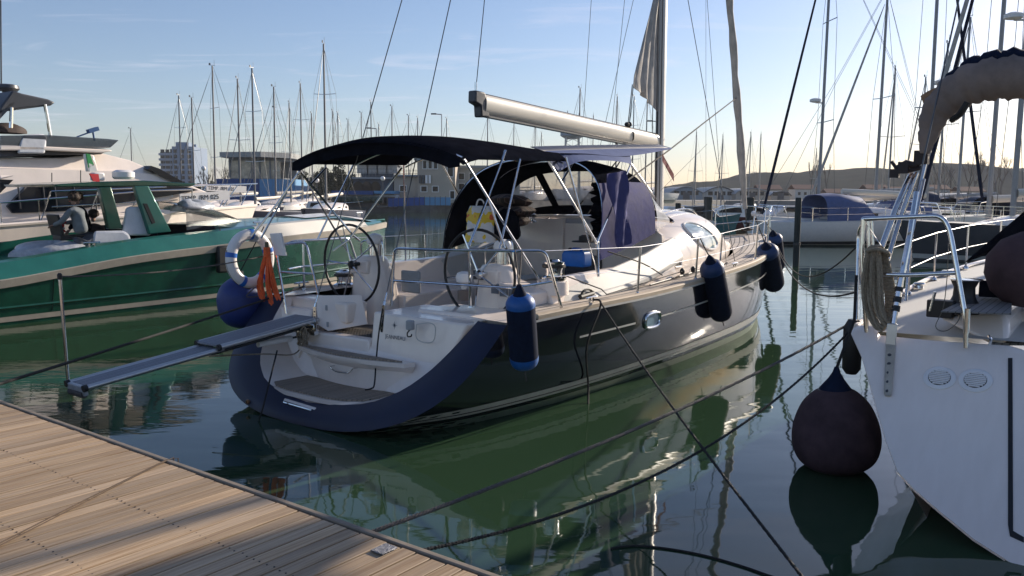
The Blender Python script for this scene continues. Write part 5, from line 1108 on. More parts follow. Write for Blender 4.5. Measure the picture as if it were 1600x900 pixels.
for nm_, pts_ in (('green', ((135, 240), (141, 241), (147, 258), (139, 262))), ('white', ((139, 255), (147, 258), (152, 268), (140, 268))), ('red', ((140, 271), (154, 272), (156, 284), (146, 283)))):
    tc_.part(nm_+'_stripe', MB().prism([L(x, y, v=GV+1.4) for x, y in pts_], (0, .04, 0)), mat('flag_'+nm_, dict(green=(.02, .3, .08), white=(.75, .75, .72), red=(.65, .03, .04))[nm_], .7))

# ================================================================ WHITE SAILING BOAT IN THE RIGHT FOREGROUND
wb = Thing('sailing_yacht', 'white sailing yacht stern filling the lower right corner with round vents in its transom', 'sailing yacht', (3, -7, 0)); Q = wb.part
RU = 1.78
TA, TB = .3, 1.24
def T(x, y, u=None): return LP(x, y, TA, TB) if u is None else L(x, y, u=u)
# transom outline (port edge down to the water), then under the counter
tr = [T(1327, 520), T(1345, 560), T(1362, 620), T(1382, 690), T(1400, 738), T(1425, 765), T(1465, 800), T(1520, 845), T(1575, 880), T(1620, 905), T(1720, 960), T(1900, 985)]
top = [T(1335, 514), T(1368, 516), T(1370, 530), T(1460, 539), T(1575, 547)]
slope_ = lambda p: V(p)
TN = V((-1, 0, TB)).normalized()
tr = [slope_(p) for p in tr]; top2 = [slope_(p) for p in top]
far = [V((RU, -10.3, 1.2)), V((RU-.1, -10.2, .4))]
Q('transom', MB().prism(top2+[V((TA+TB*z_, v_, z_)) for v_, z_ in ((-6.62, 1.2), (-8.9, 1.2), (-9.8, 1.0), (-9.6, .3))]+list(reversed(tr)), (.10, 0, .03)), 'gels', bevel=.02)
# hull side going forward
def rhb(s_): return interp([0, .15, .4, .7, .9, 1], [0, .12, .12, -.4, -1.3, -2.2], s_)
side_pts = tr[:5]; rows = []
for i in range(31):
    s_ = i/30; u_ = RU+.1+11.8*s_; row = []
    for k_, p in enumerate([V((TA+TB*1.27, tr[0].y+.01, 1.27))]+side_pts+[V((side_pts[-1].x, side_pts[-1].y-.35, -.2))]):
        row.append(V((u_+(1-s_)*(p.x-RU), p.y+rhb(s_)*1.0, p.z+s_*(.35 if p.z > .9 else .15*p.z))))
    rows.append(row)
Q('hull', MB().grid(rows), 'gels', angle=50)
Q('deck', MB().grid([[V((r_[0].x, lerp(r_[0].y-.02, -7.6, t_), r_[0].z-.015+.06*t_)) for t_ in (0, .12, .25, .5, 1)] for r_ in rows[:29]]), 'gel2')
Q('toe_rail', MB().tube([r_[0]+V((0, -.03, .02)) for r_ in rows], .028, 8), 'gel')
Q('bottom', MB().grid([[p for p in tr[4:]], [V((p.x+1.6, p.y, min(p.z, -.05)-.1)) for p in tr[4:]]]), 'gel')
# raised coaming and side seat, coachroof with its dark cover
ca = [L(x, y, u=3.2) for x, y in ((1330, 0),)]
Q('coaming', MB().prism([L(1465, 497, u=RU+.55), L(1495, 492, u=RU+.6), L(1560, 487, u=RU+.6), L(1575, 492, u=RU+.55), L(1578, 530, u=RU+.3), L(1560, 545, u=RU+.2)], (2.4, .0, 0)), 'gel', bevel=.05)
Q('coaming_teak', MB().prism([L(1470, 488, z=1.52), L(1580, 492, z=1.52), L(1582, 458, z=1.52), L(1522, 462, z=1.52)], (0, 0, .012)), stripes('grey_teak_across', (.16, .155, .155), (.02, .02, .02), .055, .12, .7, 'y'))
Q('side_deck_teak', MB().prism([L(1549, 540, z=1.235), L(1547, 524, z=1.235), L(1600, 526, z=1.235), L(1680, 540, z=1.235)], (0, 0, .02)), stripes('grey_teak_across', (.16, .155, .155), (.02, .02, .02), .055, .12, .7, 'y'))
Q('coachroof', MB().loft([[V((u_, v_, z_)) for v_, z_ in ((-6.3, 1.25), (-6.35, 1.45+h_), (-6.6, 1.62+h_), (-9, 1.7+h_), (-9, 1.2))] for u_, h_ in ((3.1, -.1), (3.8, .05), (5, .2), (8, .15))]), 'gel', bevel=.06)
Q('winch', MB().lathe(L(1505, 482, u=2.5), [(.21, -.03), (.16, .02), (.11, .08), (.095, .12), (.09, .2), (.11, .24), (.12, .27)], 24), 'black')
Q('winch_top', MB().lathe(L(1510, 437, u=2.5), [(.135, -.005), (.14, .006), (.06, .012)], 24), 'steel')
Q('instrument_box', MB().box(L(1470, 482, u=2.35), (.14, .22, .16)), 'black', bevel=.01)
Q('line_bag', MB().box(L(1553, 452, u=2.9), (.12, .24, .15)), 'blackm', bevel=.01)
q0, q1 = L(1453, 486, u=2.28), L(1461, 456, u=2.28); Q('winch_handle', MB().tube([q0, q1], .014, 8), 'steel').name
lid = [L(x, y, u=3.4) for x, y in ((1445, 417), (1470, 395), (1560, 340), (1640, 300), (1640, 360), (1560, 372), (1500, 395))]
Q('spray_hood', MB().prism([L(x, y, u=3.6) for x, y in ((1504, 412), (1600, 330), (1700, 260), (1700, 420), (1590, 372))], (1.6, 0, 0)), 'blackm', bevel=.03)
# round vents
for x, y in ((1468, 591), (1524, 595)):
    c_ = T(x, y)+TN*.002; v_ = Q('round_vent', MB().lathe(c_, [(.125, -.002), (.125, .006), (.116, .012), (.088, .012), (.083, .004)], 28, TN), 'white')
    Q('vent_back', MB().lathe(c_, [(.085, .0), (.085, .005)], 24, TN), 'black', v_)
    for i in range(8): z_ = (i-3.5)*.0195; hw_ = math.sqrt(max(0, .08**2-z_**2)); Q('slat', MB().box(c_+TN*.011+V((TB, 0, 1)).normalized()*z_, (.0095, 2*hw_, .011), Matrix.Rotation(math.atan(TB), 3, 'Y')), 'white', v_)
# chain plate strap with bolts, backstay adjuster, stay
wst = mat('warm_brushed_steel', (.6, .53, .42), .42, .55, var=.15, vscale=12)
ca_, cb2 = T(1391, 540), T(1387, 620); 
ca_ += TN*.004; cb2 += TN*.004
cp_ = Q('chain_plate', MB().prism([ca_+V((0, .035, 0)), ca_+V((0, -.045, 0)), cb2+V((0, -.03, .02)), cb2+V((0, -.02, 0)), cb2+V((0, .02, 0)), cb2+V((0, .03, .02))], TN*.012), wst)
for i in range(5): Q('bolt', MB().lathe(ca_.lerp(cb2, .22+.175*i)+TN*.012, [(.017, 0), (.017, .006), (.009, .008)], 10, TN), 'darkgrey', cp_)
Q('chain_plate_top', MB().prism([L(1386, 505, u=RU-.02), L(1402, 507, u=RU-.02), L(1399, 541, u=RU-.03), L(1383, 541, u=RU-.03)], (.02, 0, 0)), 'alu', bevel=.004)
rk = [L(x, y, u=RU+d_) for x, y, d_ in ((1396, 506, .0), (1405, 450, .1), (1418, 385, .2), (1432, 300, .45), (1450, 230, .6), (1480, 100, .9), (1498, 0, 1.2))]
Q('backstay', MB().tube([rk[3], rk[6], rk[6]+(rk[6]-rk[5])*6], .008, 6), 'wire'); Q('backstay_adjuster', MB().tube(rk[:4], [.022, .028, .026, .022], 10), 'steel')
for a_, b_ in ((.35, .5), (.6, .75), (.9, 1.02)): Q('tape_band', MB().tube([rk[0].lerp(rk[1], a_), rk[0].lerp(rk[1], b_)], .036, 10), 'black')
# stern rail of the white boat
def RR(pts, r_, nm='stern_rail'): return Q(nm, MB().tube(rails([L(x, y, u=u_) for x, y, u_ in pts], .01), r_, 12), 'steel')
RR([(1354, 520, RU+.1), (1351, 470, RU+.1), (1346, 400, RU+.1), (1349, 343, RU+.1), (1350, 342, RU+.1), (1400, 340, RU+.1), (1472, 337, RU+.1), (1484, 360, RU+.1), (1497, 430, RU+.05), (1509, 500, RU+.0), (1509, 543, RU+.0)], .022)
RR([(1350, 428, RU+.1), (1420, 430, RU+.1), (1496, 426, RU+.06)], .02, 'mid_rail')
for x0, x1, u_ in ((1356, 1362, RU+.35), (1362, 1370, RU+.8)): RR([(x0, 345, u_), (x1, 515-40*(u_-RU), u_)], .0155, 'rail_post')
RR([(1350, 345, RU+.1), (1341, 362, RU+.3), (1338, 500, RU+.1)], .015, 'rail_post')
Q('rail_socket', MB().tube([L(1512, 482, u=RU), L(1510, 520, u=RU)], .026, 12), 'steel')
# diagonal tubes of the davit / solar arch behind the rail
RR([(1372, 400, 2.9), (1402, 320, 3.2), (1424, 272, 3.4)], .03, 'arch_tube'); RR([(1381, 425, 2.8), (1408, 335, 3.2), (1432, 270, 3.4)], .024, 'arch_tube')
RR([(1404, 470, 2.4), (1418, 385, 2.8), (1437, 290, 3.2), (1448, 245, 3.3)], .02, 'arch_tube')
RR([(1415, 470, 2.6), (1422, 380, 2.8), (1444, 280, 3.2)], .014, 'arch_tube')
mo_ = [L(x, y, u=3.3) for x, y in ((1400, 262), (1416, 256), (1430, 258), (1440, 246))]
om = Q('outboard_bracket', MB().tube(mo_, [.02, .045, .04, .05], 10).box(mo_[1]+V((0, .02, -.04)), (.1, .1, .12)).box(mo_[3]+V((0, 0, .0)), (.1, .13, .14)).tube([L(1393, 252, u=3.3), L(1400, 262, u=3.3), L(1402, 268, u=3.3)], .018, 8).box(L(1398, 271, u=3.3), (.07, .09, .09)).tube([L(1415, 268, u=3.3), L(1440, 262, u=3.3)], .022, 8), mat('dark_brown_clamp', (.03, .018, .018), .6, var=.3, bump=.4, bscale=30))
# lifelines and stanchions towards the bow
def rstan(u_): k_ = min(30, max(0, int((u_-RU-.1)/11.8*30))); p = rows[k_][0]; return V((u_, p.y-.08, p.z))
tops = []
for u_ in (3.1, 4.6, 6.2, 7.8, 9.4, 11.0):
    p = rstan(u_); tops.append(p+V((0, 0, .64))); Q('stanchion', MB().tube([p, p+V((0, 0, .64))], .0135, 8).lathe(p, [(.04, 0), (.035, .03), (.015, .05)], 10), 'steel')
tops.insert(0, L(1349, 343, u=RU+.1)); Q('lifeline', MB().tube(tops, .005, 6), 'steel'); Q('lifeline', MB().tube([p+V((0, 0, -.32)) for p in tops], .005, 6), 'steel')
for u_ in (3.6, 5.2, 6.8): p = rstan(u_); Q('deck_fitting', MB().lathe(p+V((0, -.02, 0)), [(.05, 0), (.045, .04), (.07, .06), (.06, .075)], 14), 'steel')
Q('coaming_rope_eye', MB().tube(smoothpath([L(1545, 525, u=RU+.02), L(1548, 530, u=RU-.02), L(1546, 540, u=RU+.01)], 4), .012, 6), 'steel')
wl_ = [L(x, y, u=2.2) for x, y in ((1482, 380, ), (1480, 430), (1474, 480), (1462, 510), (1478, 517), (1498, 500), (1503, 470))]; Q('thin_line', MB().tube(smoothpath(wl_, 5), .004, 5), 'wire')
Q('swim_door_gap', MB().prism([slope_(T(x, y)) for x, y in ((1575, 560), (1582, 560), (1583, 830), (1600, 840), (1600, 848), (1578, 838), (1575, 820))], TN*.006), 'black')
# rope coil on its rail
t = Thing('rope_coil', 'thick brown grey rope hung in a coil on the white boat stern rail', 'rope coil', T(1372, 460))
rr = random.Random(21); cbm = MB()
for i in range(8):
    x_ = -14+4.4*i; pts_ = [L(1366+x_*.5, 388, u=RU+.04), L(1362+x_*.9, 430, u=RU+.0+.02*(i % 3)), L(1364+x_*.95, 480+rr.uniform(-4, 4), u=RU+.02*(i % 2)), L(1380+x_*.6, 512+rr.uniform(-10, 8), u=RU), L(1392+x_*.5, 480, u=RU+.12), L(1386+x_*.4, 430, u=RU+.12), L(1378+x_*.3, 395, u=RU+.1)]
    pth = smoothpath(pts_, 12, True); n_ = len(pth)
    for k_ in range(3):
        out_ = []
        for j, p in enumerate(pth): a_ = 2*math.pi*(k_/3+j/n_*24); out_.append(p+V((math.cos(a_), math.sin(a_)*.7, math.sin(a_)*.7))*.0095)
        cbm.tube(out_, .0115, 5, True)
t.part('loops', cbm, 'rtan'); t.part('lashing', MB().tube(smoothpath([L(x, y, u=RU+d_) for x, y, d_ in ((1356, 392, 0), (1370, 389, -.04), (1386, 394, 0), (1386, 400, .12), (1360, 396, .12))], 6, True), .018, 6), 'rtan')
# dark fender cover at far right, ball fender in front
c_ = L(1606, 425, u=2.9); solo('fender_cover', MB().lathe(c_, [(.02, -.34), (.2, -.29), (.32, -.15), (.36, .02), (.33, .18), (.2, .32), (.03, .38)], 26, (0, .12, 1)), 'fplum', 'dark brown rounded cover bulging at the right edge on the white boat deck', 'cover')
fc = L(1306, 672, u=1.62)
t = Thing('ball_fender', 'large plum brown covered ball fender hanging by the white boat transom', 'ball fender', fc)
k_ = 7.0/1300; 
bz_ = [-.385, -.37, -.28, -.13, .05, .24, .35, .39]; br_ = [.03, .2, .33, .385, .375, .30, .2, .13]; sp_b = smoothpath([V((r_, 0, h_)) for r_, h_ in zip(br_, bz_)], 6)
t.part('ball', MB().lathe(fc, [(p.x, p.z) for p in sp_b], 56, (.02, .06, 1)), 'fplum', angle=60)
t.part('collar', MB().lathe(fc+V((.0, .02, .37)), [(.155, -.02), (.14, .02), (.07, .11), (.035, .17), (.02, .22)], 20), 'fdark')
t.part('moulded_eye', MB().lathe(fc+V((0, 0, -.37)), [(.05, .01), (.045, -.03), (.02, -.035)], 12), 'black'); t.part('seam', MB().tube([fc+V((.148*math.cos(a_), .02+.148*math.sin(a_), .365)) for a_ in [2*math.pi*i/24 for i in range(24)]], .012, 6, True), 'black')
t.part('lanyard', MB().tube([fc+V((0, .02, .58)), L(1335, 500, u=1.72), L(1338, 430, u=1.8)], .014, 8), 'rblack')
t.part('tail', MB().tube([fc+V((.0, .0, -.37)), fc+V((.01, -.01, -.45)), fc+V((0, .0, -.5))], .007, 6), 'rblack')
s2 = L(1331, 560, u=2.1); solo('side_fender', MB().lathe(s2, [(.05, -.15), (.085, -.1), (.09, .3), (.05, .38)], 18), 'black', 'black fender half hidden behind the port corner of the white boat stern', 'fender')
# rolled canvas arch (bimini folded in its cover) top right
cvm = mat('taupe_canvas', (.23, .175, .15), .85, var=.25, vscale=4, bump=.9, bscale=6)
path = [L(x, y, u=2.9) for x, y in ((1445, 240), (1452, 205), (1468, 168), (1510, 135), (1560, 122), (1620, 122), (1720, 128))]
rad_ = [.04, .1, .15, .19, .2, .2, .2]
sp2 = smoothpath(path, 8); rr = random.Random(8)
rg = [interp(list(range(7)), rad_, i/8)*(1+.06*math.sin(i*1.3)+.04*math.sin(i*2.9)) for i in range(len(sp2))]
t = Thing('folded_bimini', 'taupe canvas bimini folded in a long arched roll at the upper right', 'folded bimini', sp2[10])
t.part('canvas_roll', MB().tube(sp2, rg, 18), cvm, angle=80)
t.part('seam_cloth', MB().tube([p+V((0, 0, r_*.86)) for p, r_ in zip(sp2[18:], rg[18:])], [r_*.42 for r_ in rg[18:]], 8), 'fdark', angle=80)
t.part('cover_end', MB().loft([[L(1438+a_, 158+b_, u=2.85) for a_, b_ in ((0, -8), (12, -16), (26, -22), (36, -18), (24, 10), (12, 22))], [L(1444+a_, 160+b_, u=3.0) for a_, b_ in ((0, -8), (12, -16), (26, -22), (36, -18), (24, 10), (12, 22))]]), mat('tan_canvas_end', (.34, .2, .11), .8, var=.2), angle=80)
t.part('strap', MB().tube([p for p in smoothpath([L(1487, 188, u=2.8), L(1500, 178, u=2.72), L(1512, 160, u=2.7)], 4)], .03, 6), 'black')

Q('mast', MB().tube([(11.6, -7.2, 1.6), (11.5, -7.2, 19.5)], [.13, .09], 14), 'mastg')
Q('furled_genoa', MB().tube([(15.6, -7.2, 1.9), (11.8, -7.2, 17)], [.10, .05], 10), 'saild')

# ================================================================ OTHER BOATS
def copy_tree(root, loc, rz, label, group, scale=1.0):
    c = root.copy(); C.objects.link(c); c.location = loc; c.rotation_euler = (0, 0, rz); c.scale = (scale,)*3; c['label'] = label; c['group'] = group
    for ch in list(root.children):
        d = ch.copy(); C.objects.link(d); d.parent = c
        for g_ in ch.children: h_ = g_.copy(); C.objects.link(h_); h_.parent = d
    return c
def make_sailboat(label, hull_m, hood_m, ln=12., mh=15., spread=2, boomcol='boom', detail=True, group=None, furl='saild', bare=False, radar=False, mx_=.06):
    t = Thing('moored_sailboat', label, 'sailboat', (0, 0, 0), frame='W', group=group); p_ = t.part; bm_ = ln*.155
    def hbx(s_): return bm_*interp([0, .3, .6, .85, 1], [.78, 1, .92, .5, .02], s_)
    def shx(s_): return 1.05+.35*s_**1.5
    hm_ = MB()
    for sd_ in (-1, 1): hm_.grid([[V((ln*(s_-.5)-(.9*q*max(0, s_-.5)*2 if s_ > .5 else -.5*q*(1-2*s_)), sd_*hbx(s_)*(1-.1*q-.4*q**3), shx(s_)*(1-q)-.25*q)) for q in (0, .15, .4, .7, .9, 1)] for s_ in [i/20 for i in range(21)]])
    hm_.add([V((-ln*.5+(.5*q), sd_*hbx(0)*(1-.1*q-.4*q**3), shx(0)*(1-q)-.25*q)) for sd_, q in ((-1, 0), (-1, .5), (-1, 1), (1, 1), (1, .5), (1, 0))], [(0, 1, 2, 3, 4, 5)])
    p_('hull', hm_, hull_m, angle=50)
    p_('waterline_stripe', MB().grid([[V((ln*(s_-.5)-(.9*q*max(0, s_-.5)*2 if s_ > .5 else -.5*q*(1-2*s_)), -hbx(s_)*(1-.1*q-.4*q**3)-.01, shx(s_)*(1-q)-.25*q)) for q in (.70, .80)] for s_ in [i/20 for i in range(21)]]).grid([[V((ln*(s_-.5)-(.9*q*max(0, s_-.5)*2 if s_ > .5 else -.5*q*(1-2*s_)), hbx(s_)*(1-.1*q-.4*q**3)+.01, shx(s_)*(1-q)-.25*q)) for q in (.70, .80)] for s_ in [i/20 for i in range(21)]]), 'darkgrey' if hull_m != 'darkgrey' else 'silver')
    p_('deck', MB().grid([[V((ln*(s_-.5), hbx(s_)*y_, shx(s_)-.02+.06*(1-y_*y_))) for y_ in (-1, -.5, 0, .5, 1)] for s_ in [i/20 for i in range(21)]]), 'gel2')
    p_('cabin', MB().loft([[V((x_, y_*w_, shx(.5)+z_*h_)) for y_, z_ in ((-1, -.1), (-.96, .6), (-.75, 1), (0, 1.12), (.75, 1), (.96, .6), (1, -.1))] for x_, w_, h_ in ((-ln*.12, 1.2, .55), (0, 1.2, .5), (ln*.14, .95, .36), (ln*.27, .5, .04))]), 'gel', angle=50)
    for sd_ in (-1, 1): p_('cabin_window', MB().prism([V((x_, sd_*w_, shx(.5)+z_)) for x_, w_, z_ in ((-ln*.09, 1.19, .15), (-ln*.09, 1.17, .32), (ln*.08, 1.08, .26), (ln*.11, 1.02, .14))], (0, sd_*.02, 0)), 'glass')
    zt = shx(.5)+mh; xm = ln*mx_
    p_('mast', MB().tube([(xm, 0, shx(.5)), (xm-.1, 0, zt)], [.10, .07], 8), 'farmast' if bare else 'mastn')
    p_('masthead', MB().tube([(xm-.35, 0, zt+.08), (xm+.25, 0, zt+.05)], .02, 5).tube([(xm-.3, 0, zt), (xm-.3, 0, zt+.55)], .012, 4).box((xm+.15, 0, zt+.16), (.14, .06, .16)), 'darkgrey')
    for i in range(spread):
        z_ = shx(.5)+mh*(i+1)/(spread+1)*1.05; p_('spreader', MB().tube([(xm-.2, -1.05+.15*i, z_+.08), (xm, 0, z_), (xm-.2, 1.05-.15*i, z_+.08)], .028, 5), 'alu')
    st_ = MB()
    for sd_ in (-1, 1):
        pts = [(xm-.2, sd_*bm_*.93, shx(.5)+.05)]+[(xm-.2, sd_*(1.05-.15*i), shx(.5)+mh*(i+1)/(spread+1)*1.05+.08) for i in range(spread)]+[(xm-.1, 0, zt-.2)]; st_.tube(pts, .012, 4)
        st_.tube([(-ln*.48, sd_*bm_*.6, 1.1), (-ln*.2, sd_*.1, zt*.45), (xm-.15, 0, zt)], .010, 4)
    p_('rigging', st_, 'wire')
    a_, b_ = V((ln*.47, 0, 1.5)), V((xm+.05, 0, zt-.6)); p_('furled_sail', MB().tube([a_.lerp(b_, t_) for t_ in (0, .03, .1, .5, .9, 1)], [q_*(.45 if bare else 1) for q_ in (.02, .06, .085, .07, .05, .015)], 7), 'wire' if bare else furl)
    bz = shx(.5)+1.15; p_('boom', MB().tube([(xm-.1, 0, bz), (xm-ln*.36, 0, bz+.18)], [.16, .13], 10), boomcol)
    if radar: p_('radar_dome', MB().lathe((xm+.42, 0, shx(.5)+mh*.42), [(.1, 0), (.3, .05), (.3, .18), (.15, .24)], 12).tube([(xm, 0, shx(.5)+mh*.42), (xm+.4, 0, shx(.5)+mh*.42)], .04, 5), 'white')
    if not bare:
        hp = []
        for x_, h_, w_ in ((-ln*.06, .45, 1.25), (-ln*.10, 1.12, 1.3), (-ln*.2, 1.28, 1.35), (-ln*.26, 1.2, 1.35)):
            hp.append([V((x_, w_*c_, shx(.4)+h_*s_**.6)) for c_, s_ in [(math.copysign(abs(math.cos(a_))**.6, math.cos(a_)), abs(math.sin(a_))) for a_ in [math.pi*i/12 for i in range(13)]]])
        p_('spray_hood', sheet(hp, .03), hood_m, angle=70)
        p_('hood_window', MB().add([hp[1][j]*.5+hp[0][j]*.5+V((.04, 0, .02)) for j in (4, 8)]+[hp[1][j]*.9+hp[0][j]*.1+V((.05, 0, .02)) for j in (8, 4)], [(0, 1, 2, 3)]), 'vinyl')
        p_('pulpit', MB().tube(rails([(ln*.38, -bm_*.5, 1.35), (ln*.40, -bm_*.45, 1.98), (ln*.49, 0, 2.05), (ln*.40, bm_*.45, 1.98), (ln*.38, bm_*.5, 1.35)], .02), .018, 5), 'steel')
        p_('pushpit', MB().tube(rails([(-ln*.34, -bm_*.95, 1.1), (-ln*.34, -bm_*.95, 1.75), (-ln*.49, -bm_*.78, 1.75), (-ln*.49, bm_*.78, 1.75), (-ln*.34, bm_*.95, 1.75), (-ln*.34, bm_*.95, 1.1)], .02), .018, 5), 'steel')
        ll = MB()
        for sd_ in (-1, 1):
            for h_ in (.62, .32): ll.tube([(ln*(s_-.5), sd_*hbx(s_)*.95, shx(s_)+h_) for s_ in (.16, .3, .45, .6, .75, .9)], .007, 4)
            for s_ in (.3, .45, .6, .75): ll.tube([(ln*(s_-.5), sd_*hbx(s_)*.95, shx(s_)), (ln*(s_-.5), sd_*hbx(s_)*.95, shx(s_)+.63)], .013, 5)
        p_('guard_wires', ll, 'steel')
    return t
pA_ = make_sailboat('white sailboat with a dark navy spray hood, bow to the left, behind the piling at the right', 'white', 'awn', 12.4, 15.5, 2, 'boom', furl='fdark', radar=True, mx_=.215, group='sailboats moored across the basin')
pB_ = make_sailboat('grey hulled sailboat with black spray hood beyond the white boat rail at the right', 'darkgrey', 'blackm', 11.0, 16.5, 2, 'boom', group='sailboats moored across the basin', radar=True, mx_=.14)
pC_ = make_sailboat('white sailboat seen end on, leftmost of those under the hills', 'white', 'navym', 10.5, 12.5, 1, 'saild', group='sailboats moored across the basin')
pD_ = make_sailboat('far white sailboat whose mast is the leftmost in the view', 'white', 'blackm', 10.5, 12, 1, 'boom', group='distant sailboats along the far quay', bare=True)
pE_ = make_sailboat('far sailboat', 'navym', 'blackm', 11.5, 13, 2, 'boom', group='distant sailboats along the far quay', bare=True)
def place(root, px, D, rz, label, group, scale=1.0, mine=False, xm=0.0):
    p = W(px, 320, D); p.z = 0
    off = Matrix.Rotation(rz, 3, 'Z') @ V((xm*scale, 0, 0)); p -= off
    if mine: root.location = p; root.rotation_euler = (0, 0, rz); root.scale = (scale,)*3; root['label'] = label; return root
    return copy_tree(root, p, rz, label, group, scale)
GA, GB = 'sailboats moored across the basin', 'distant sailboats along the far quay'
place(pA_.e, 1278, 47, R(183), 'white sailboat with a furled navy genoa, bow to the left behind the thick piling', GA, 1.0, True, 2.67)
place(pB_.e, 1583, 33, R(176), 'dark sailboat at the right edge with a thick mast beside the folded bimini', GA, 1.15, True, 1.54)
place(pC_.e, 1387, 74, R(75), 'white sailboat seen end on behind the dark spray hood of the nearer one', GA, 1.0, True, .63)
place(pA_.e, 1414, 46, R(8), 'white sailboat, bow to the right, seen through the white boat stern rail', GA, 1.12, xm=1.54)
place(pC_.e, 1465, 66, R(80), 'white sailboat with one spreader standing under the notch in the hills', GA, 1.05, xm=.63)
place(pA_.e, 1545, 36, R(187), 'white sailboat at the right whose mast leans just left of the frame edge', GA, 1.05, xm=2.67)
place(pC_.e, 1367, 62, R(190), 'white sailboat half hidden behind the one with the furled navy genoa', GA, 1.25, xm=.63)
place(pC_.e, 1496, 60, R(95), 'white sailboat behind the taupe folded bimini arch', GA, 1.1, xm=.63)
place(pC_.e, 1434, 62, R(88), 'small white sailboat just right of the brown clamp on the arch', GA, .82, xm=.63)
for x, yt_, lab in ((1085, 204, 'white sailboat whose mast stands alone just right of the big yacht mast'), (1126, 210, 'white sailboat moored under the left end of the hills, right of two masts'), (1169, 206, 'white sailboat with its mast just right of the furled grey genoa'), (1185, 207, 'white sailboat with the rightmost mast before the dark furled genoa'), (1272, 230, 'small white sailboat with a short mast beside the bare trees')):
    mh_ = 13.9; D_ = 80 if x < 1200 else 105; sc_ = (EYE+(305-yt_)/1300*D_)/mh_; place(pC_.e, x, D_, R(70+x % 37), lab, GA, sc_, xm=.63)
LEFT = [(208, 205), (285, 154), (304, 157), (338, 109), (376, 128), (399, 112), (431, 140), (455, 164), (473, 135), (489, 180), (510, 75), (522, 176), (530, 179), (566, 179), (581, 162), (613, 169), (639, 183), (653, 186), (698, 187), (761, 180), (802, 194), (835, 190), (845, 208), (903, 140), (925, 181), (961, 152), (987, 152), (1007, 151), (432, 172), (545, 190), (593, 196)]
ORD = 'first second third fourth fifth sixth seventh eighth ninth tenth eleventh twelfth thirteenth fourteenth fifteenth sixteenth seventeenth eighteenth nineteenth twentieth'.split()
tall = sorted(LEFT)
for i, (x, y) in enumerate(tall):
    src = pE_ if i % 2 else pD_; H_ = (14.3 if i % 2 else 13.3); near = y < 145
    sc_ = 1.0+.12*math.sin(i*2.3); D_ = (H_*sc_-EYE)*1300/(305-y)
    if D_ > 150: sc_ *= 150/D_*1.0; D_ = (H_*sc_-EYE)*1300/(305-y)
    if x > 520: D_ = 172+(i*5) % 20; sc_ = (EYE+(305-y)/1300*D_-qz)/H_
    where = ('left of the black bimini' if x < 460 else 'above the black bimini' if x < 770 else 'behind the boom' if x < 1000 else 'beside the big mast')
    rank = [q for q in tall if (q[0] < 460) == (x < 460) and (q[0] < 770) == (x < 770) and (q[0] < 1000) == (x < 1000)].index((x, y)); hgt = 'tall' if y < 130 else 'mid height' if y < 165 else 'short'
    lab = f'{hgt} distant masted sailboat {where}, {ORD[rank]} from the left there'
    c_ = place(src.e, x, D_, R((215+(i*37) % 50) if x < 440 or x > 520 else 262+i % 9), lab, GB, sc_, mine=(i < 2), xm=.65)
    if x > 520: c_.location.z = qz
# low craft along the far basin
def make_launch(label, px, D, ln, m, cab, rz, grp='small boats along the far quay'):
    p = W(px, 330, D); p.z = 0; t = Thing('small_boat', label, 'motor boat', p, frame='W', rz=0, group=grp); t.e.rotation_euler = (0, 0, rz); t.o = V((0, 0, 0))
    hm_ = MB()
    for sd_ in (-1, 1): hm_.grid([[V((ln*(s_-.5)-.5*q*s_, sd_*ln*.16*(1-s_**3)*(1-.25*q)+.001, (.8+.4*s_*s_)*(1-q)-.1*q)) for q in (0, .4, .8, 1)] for s_ in [i/12 for i in range(13)]])
    hm_.add([V((-ln/2, sd_*ln*.16*(1-.25*q), .8*(1-q)-.1*q)) for sd_, q in ((-1, 0), (-1, 1), (1, 1), (1, 0))], [(0, 1, 2, 3)]); t.part('hull', hm_, m)
    t.part('deck', MB().grid([[V((ln*(s_-.5), y_*ln*.155*(1-s_**3), .78+.4*s_*s_)) for y_ in (-1, 0, 1)] for s_ in [i/12 for i in range(13)]]), 'gel2')
    c_ = t.part('cabin', MB().loft([[V((x_, y_*ln*.11, z_)) for x_, z_ in ((-ln*.15, .8), (-ln*.12, 1.75), (ln*.06, 1.8), (ln*.2, .95))] for y_ in (-1, 1)]), cab, bevel=.05)
    t.part('cabin_window', MB().prism([V((x_, -ln*.112, z_)) for x_, z_ in ((-ln*.1, 1.2), (-ln*.09, 1.6), (ln*.05, 1.6), (ln*.11, 1.2))], (0, ln*.224, 0)), 'glass', c_)
    t.part('rail', MB().tube(rails([(ln*.1, -ln*.13, 1.0), (ln*.12, -ln*.12, 1.5), (ln*.45, 0, 1.75), (ln*.12, ln*.12, 1.5), (ln*.1, ln*.13, 1.0)], .02), .02, 5), 'steel')
    return t
teal = mat('teal_hull', (.03, .14, .16), .4, var=.15); redh = mat('oxblood_hull', (.13, .03, .028), .45, var=.2)
make_launch('teal hulled workboat seen over the coachroof of the navy yacht', 1092, 62, 7, teal, 'darkgrey', R(15))
make_launch('dark red hulled boat right of the teal one', 1140, 68, 9, redh, 'white', R(170))
make_launch('white launch with a dark cabin window between the mast and the teal boat', 1048, 58, 6, 'white', 'white', R(190))
make_launch('grey covered boat moored beside the quay seen under the bimini', 500, 88, 10, 'darkgrey', 'wfab', R(12))
make_launch('white cabin cruiser moored below the wooded hill', 1160, 84, 10, 'white', 'white', R(160))
make_launch('white launch at the right behind the stern rail of the white yacht', 1470, 50, 8, 'white', 'white', R(185))
make_launch('low white launch near the thick piling', 1225, 70, 8, 'white', 'gel', R(200))
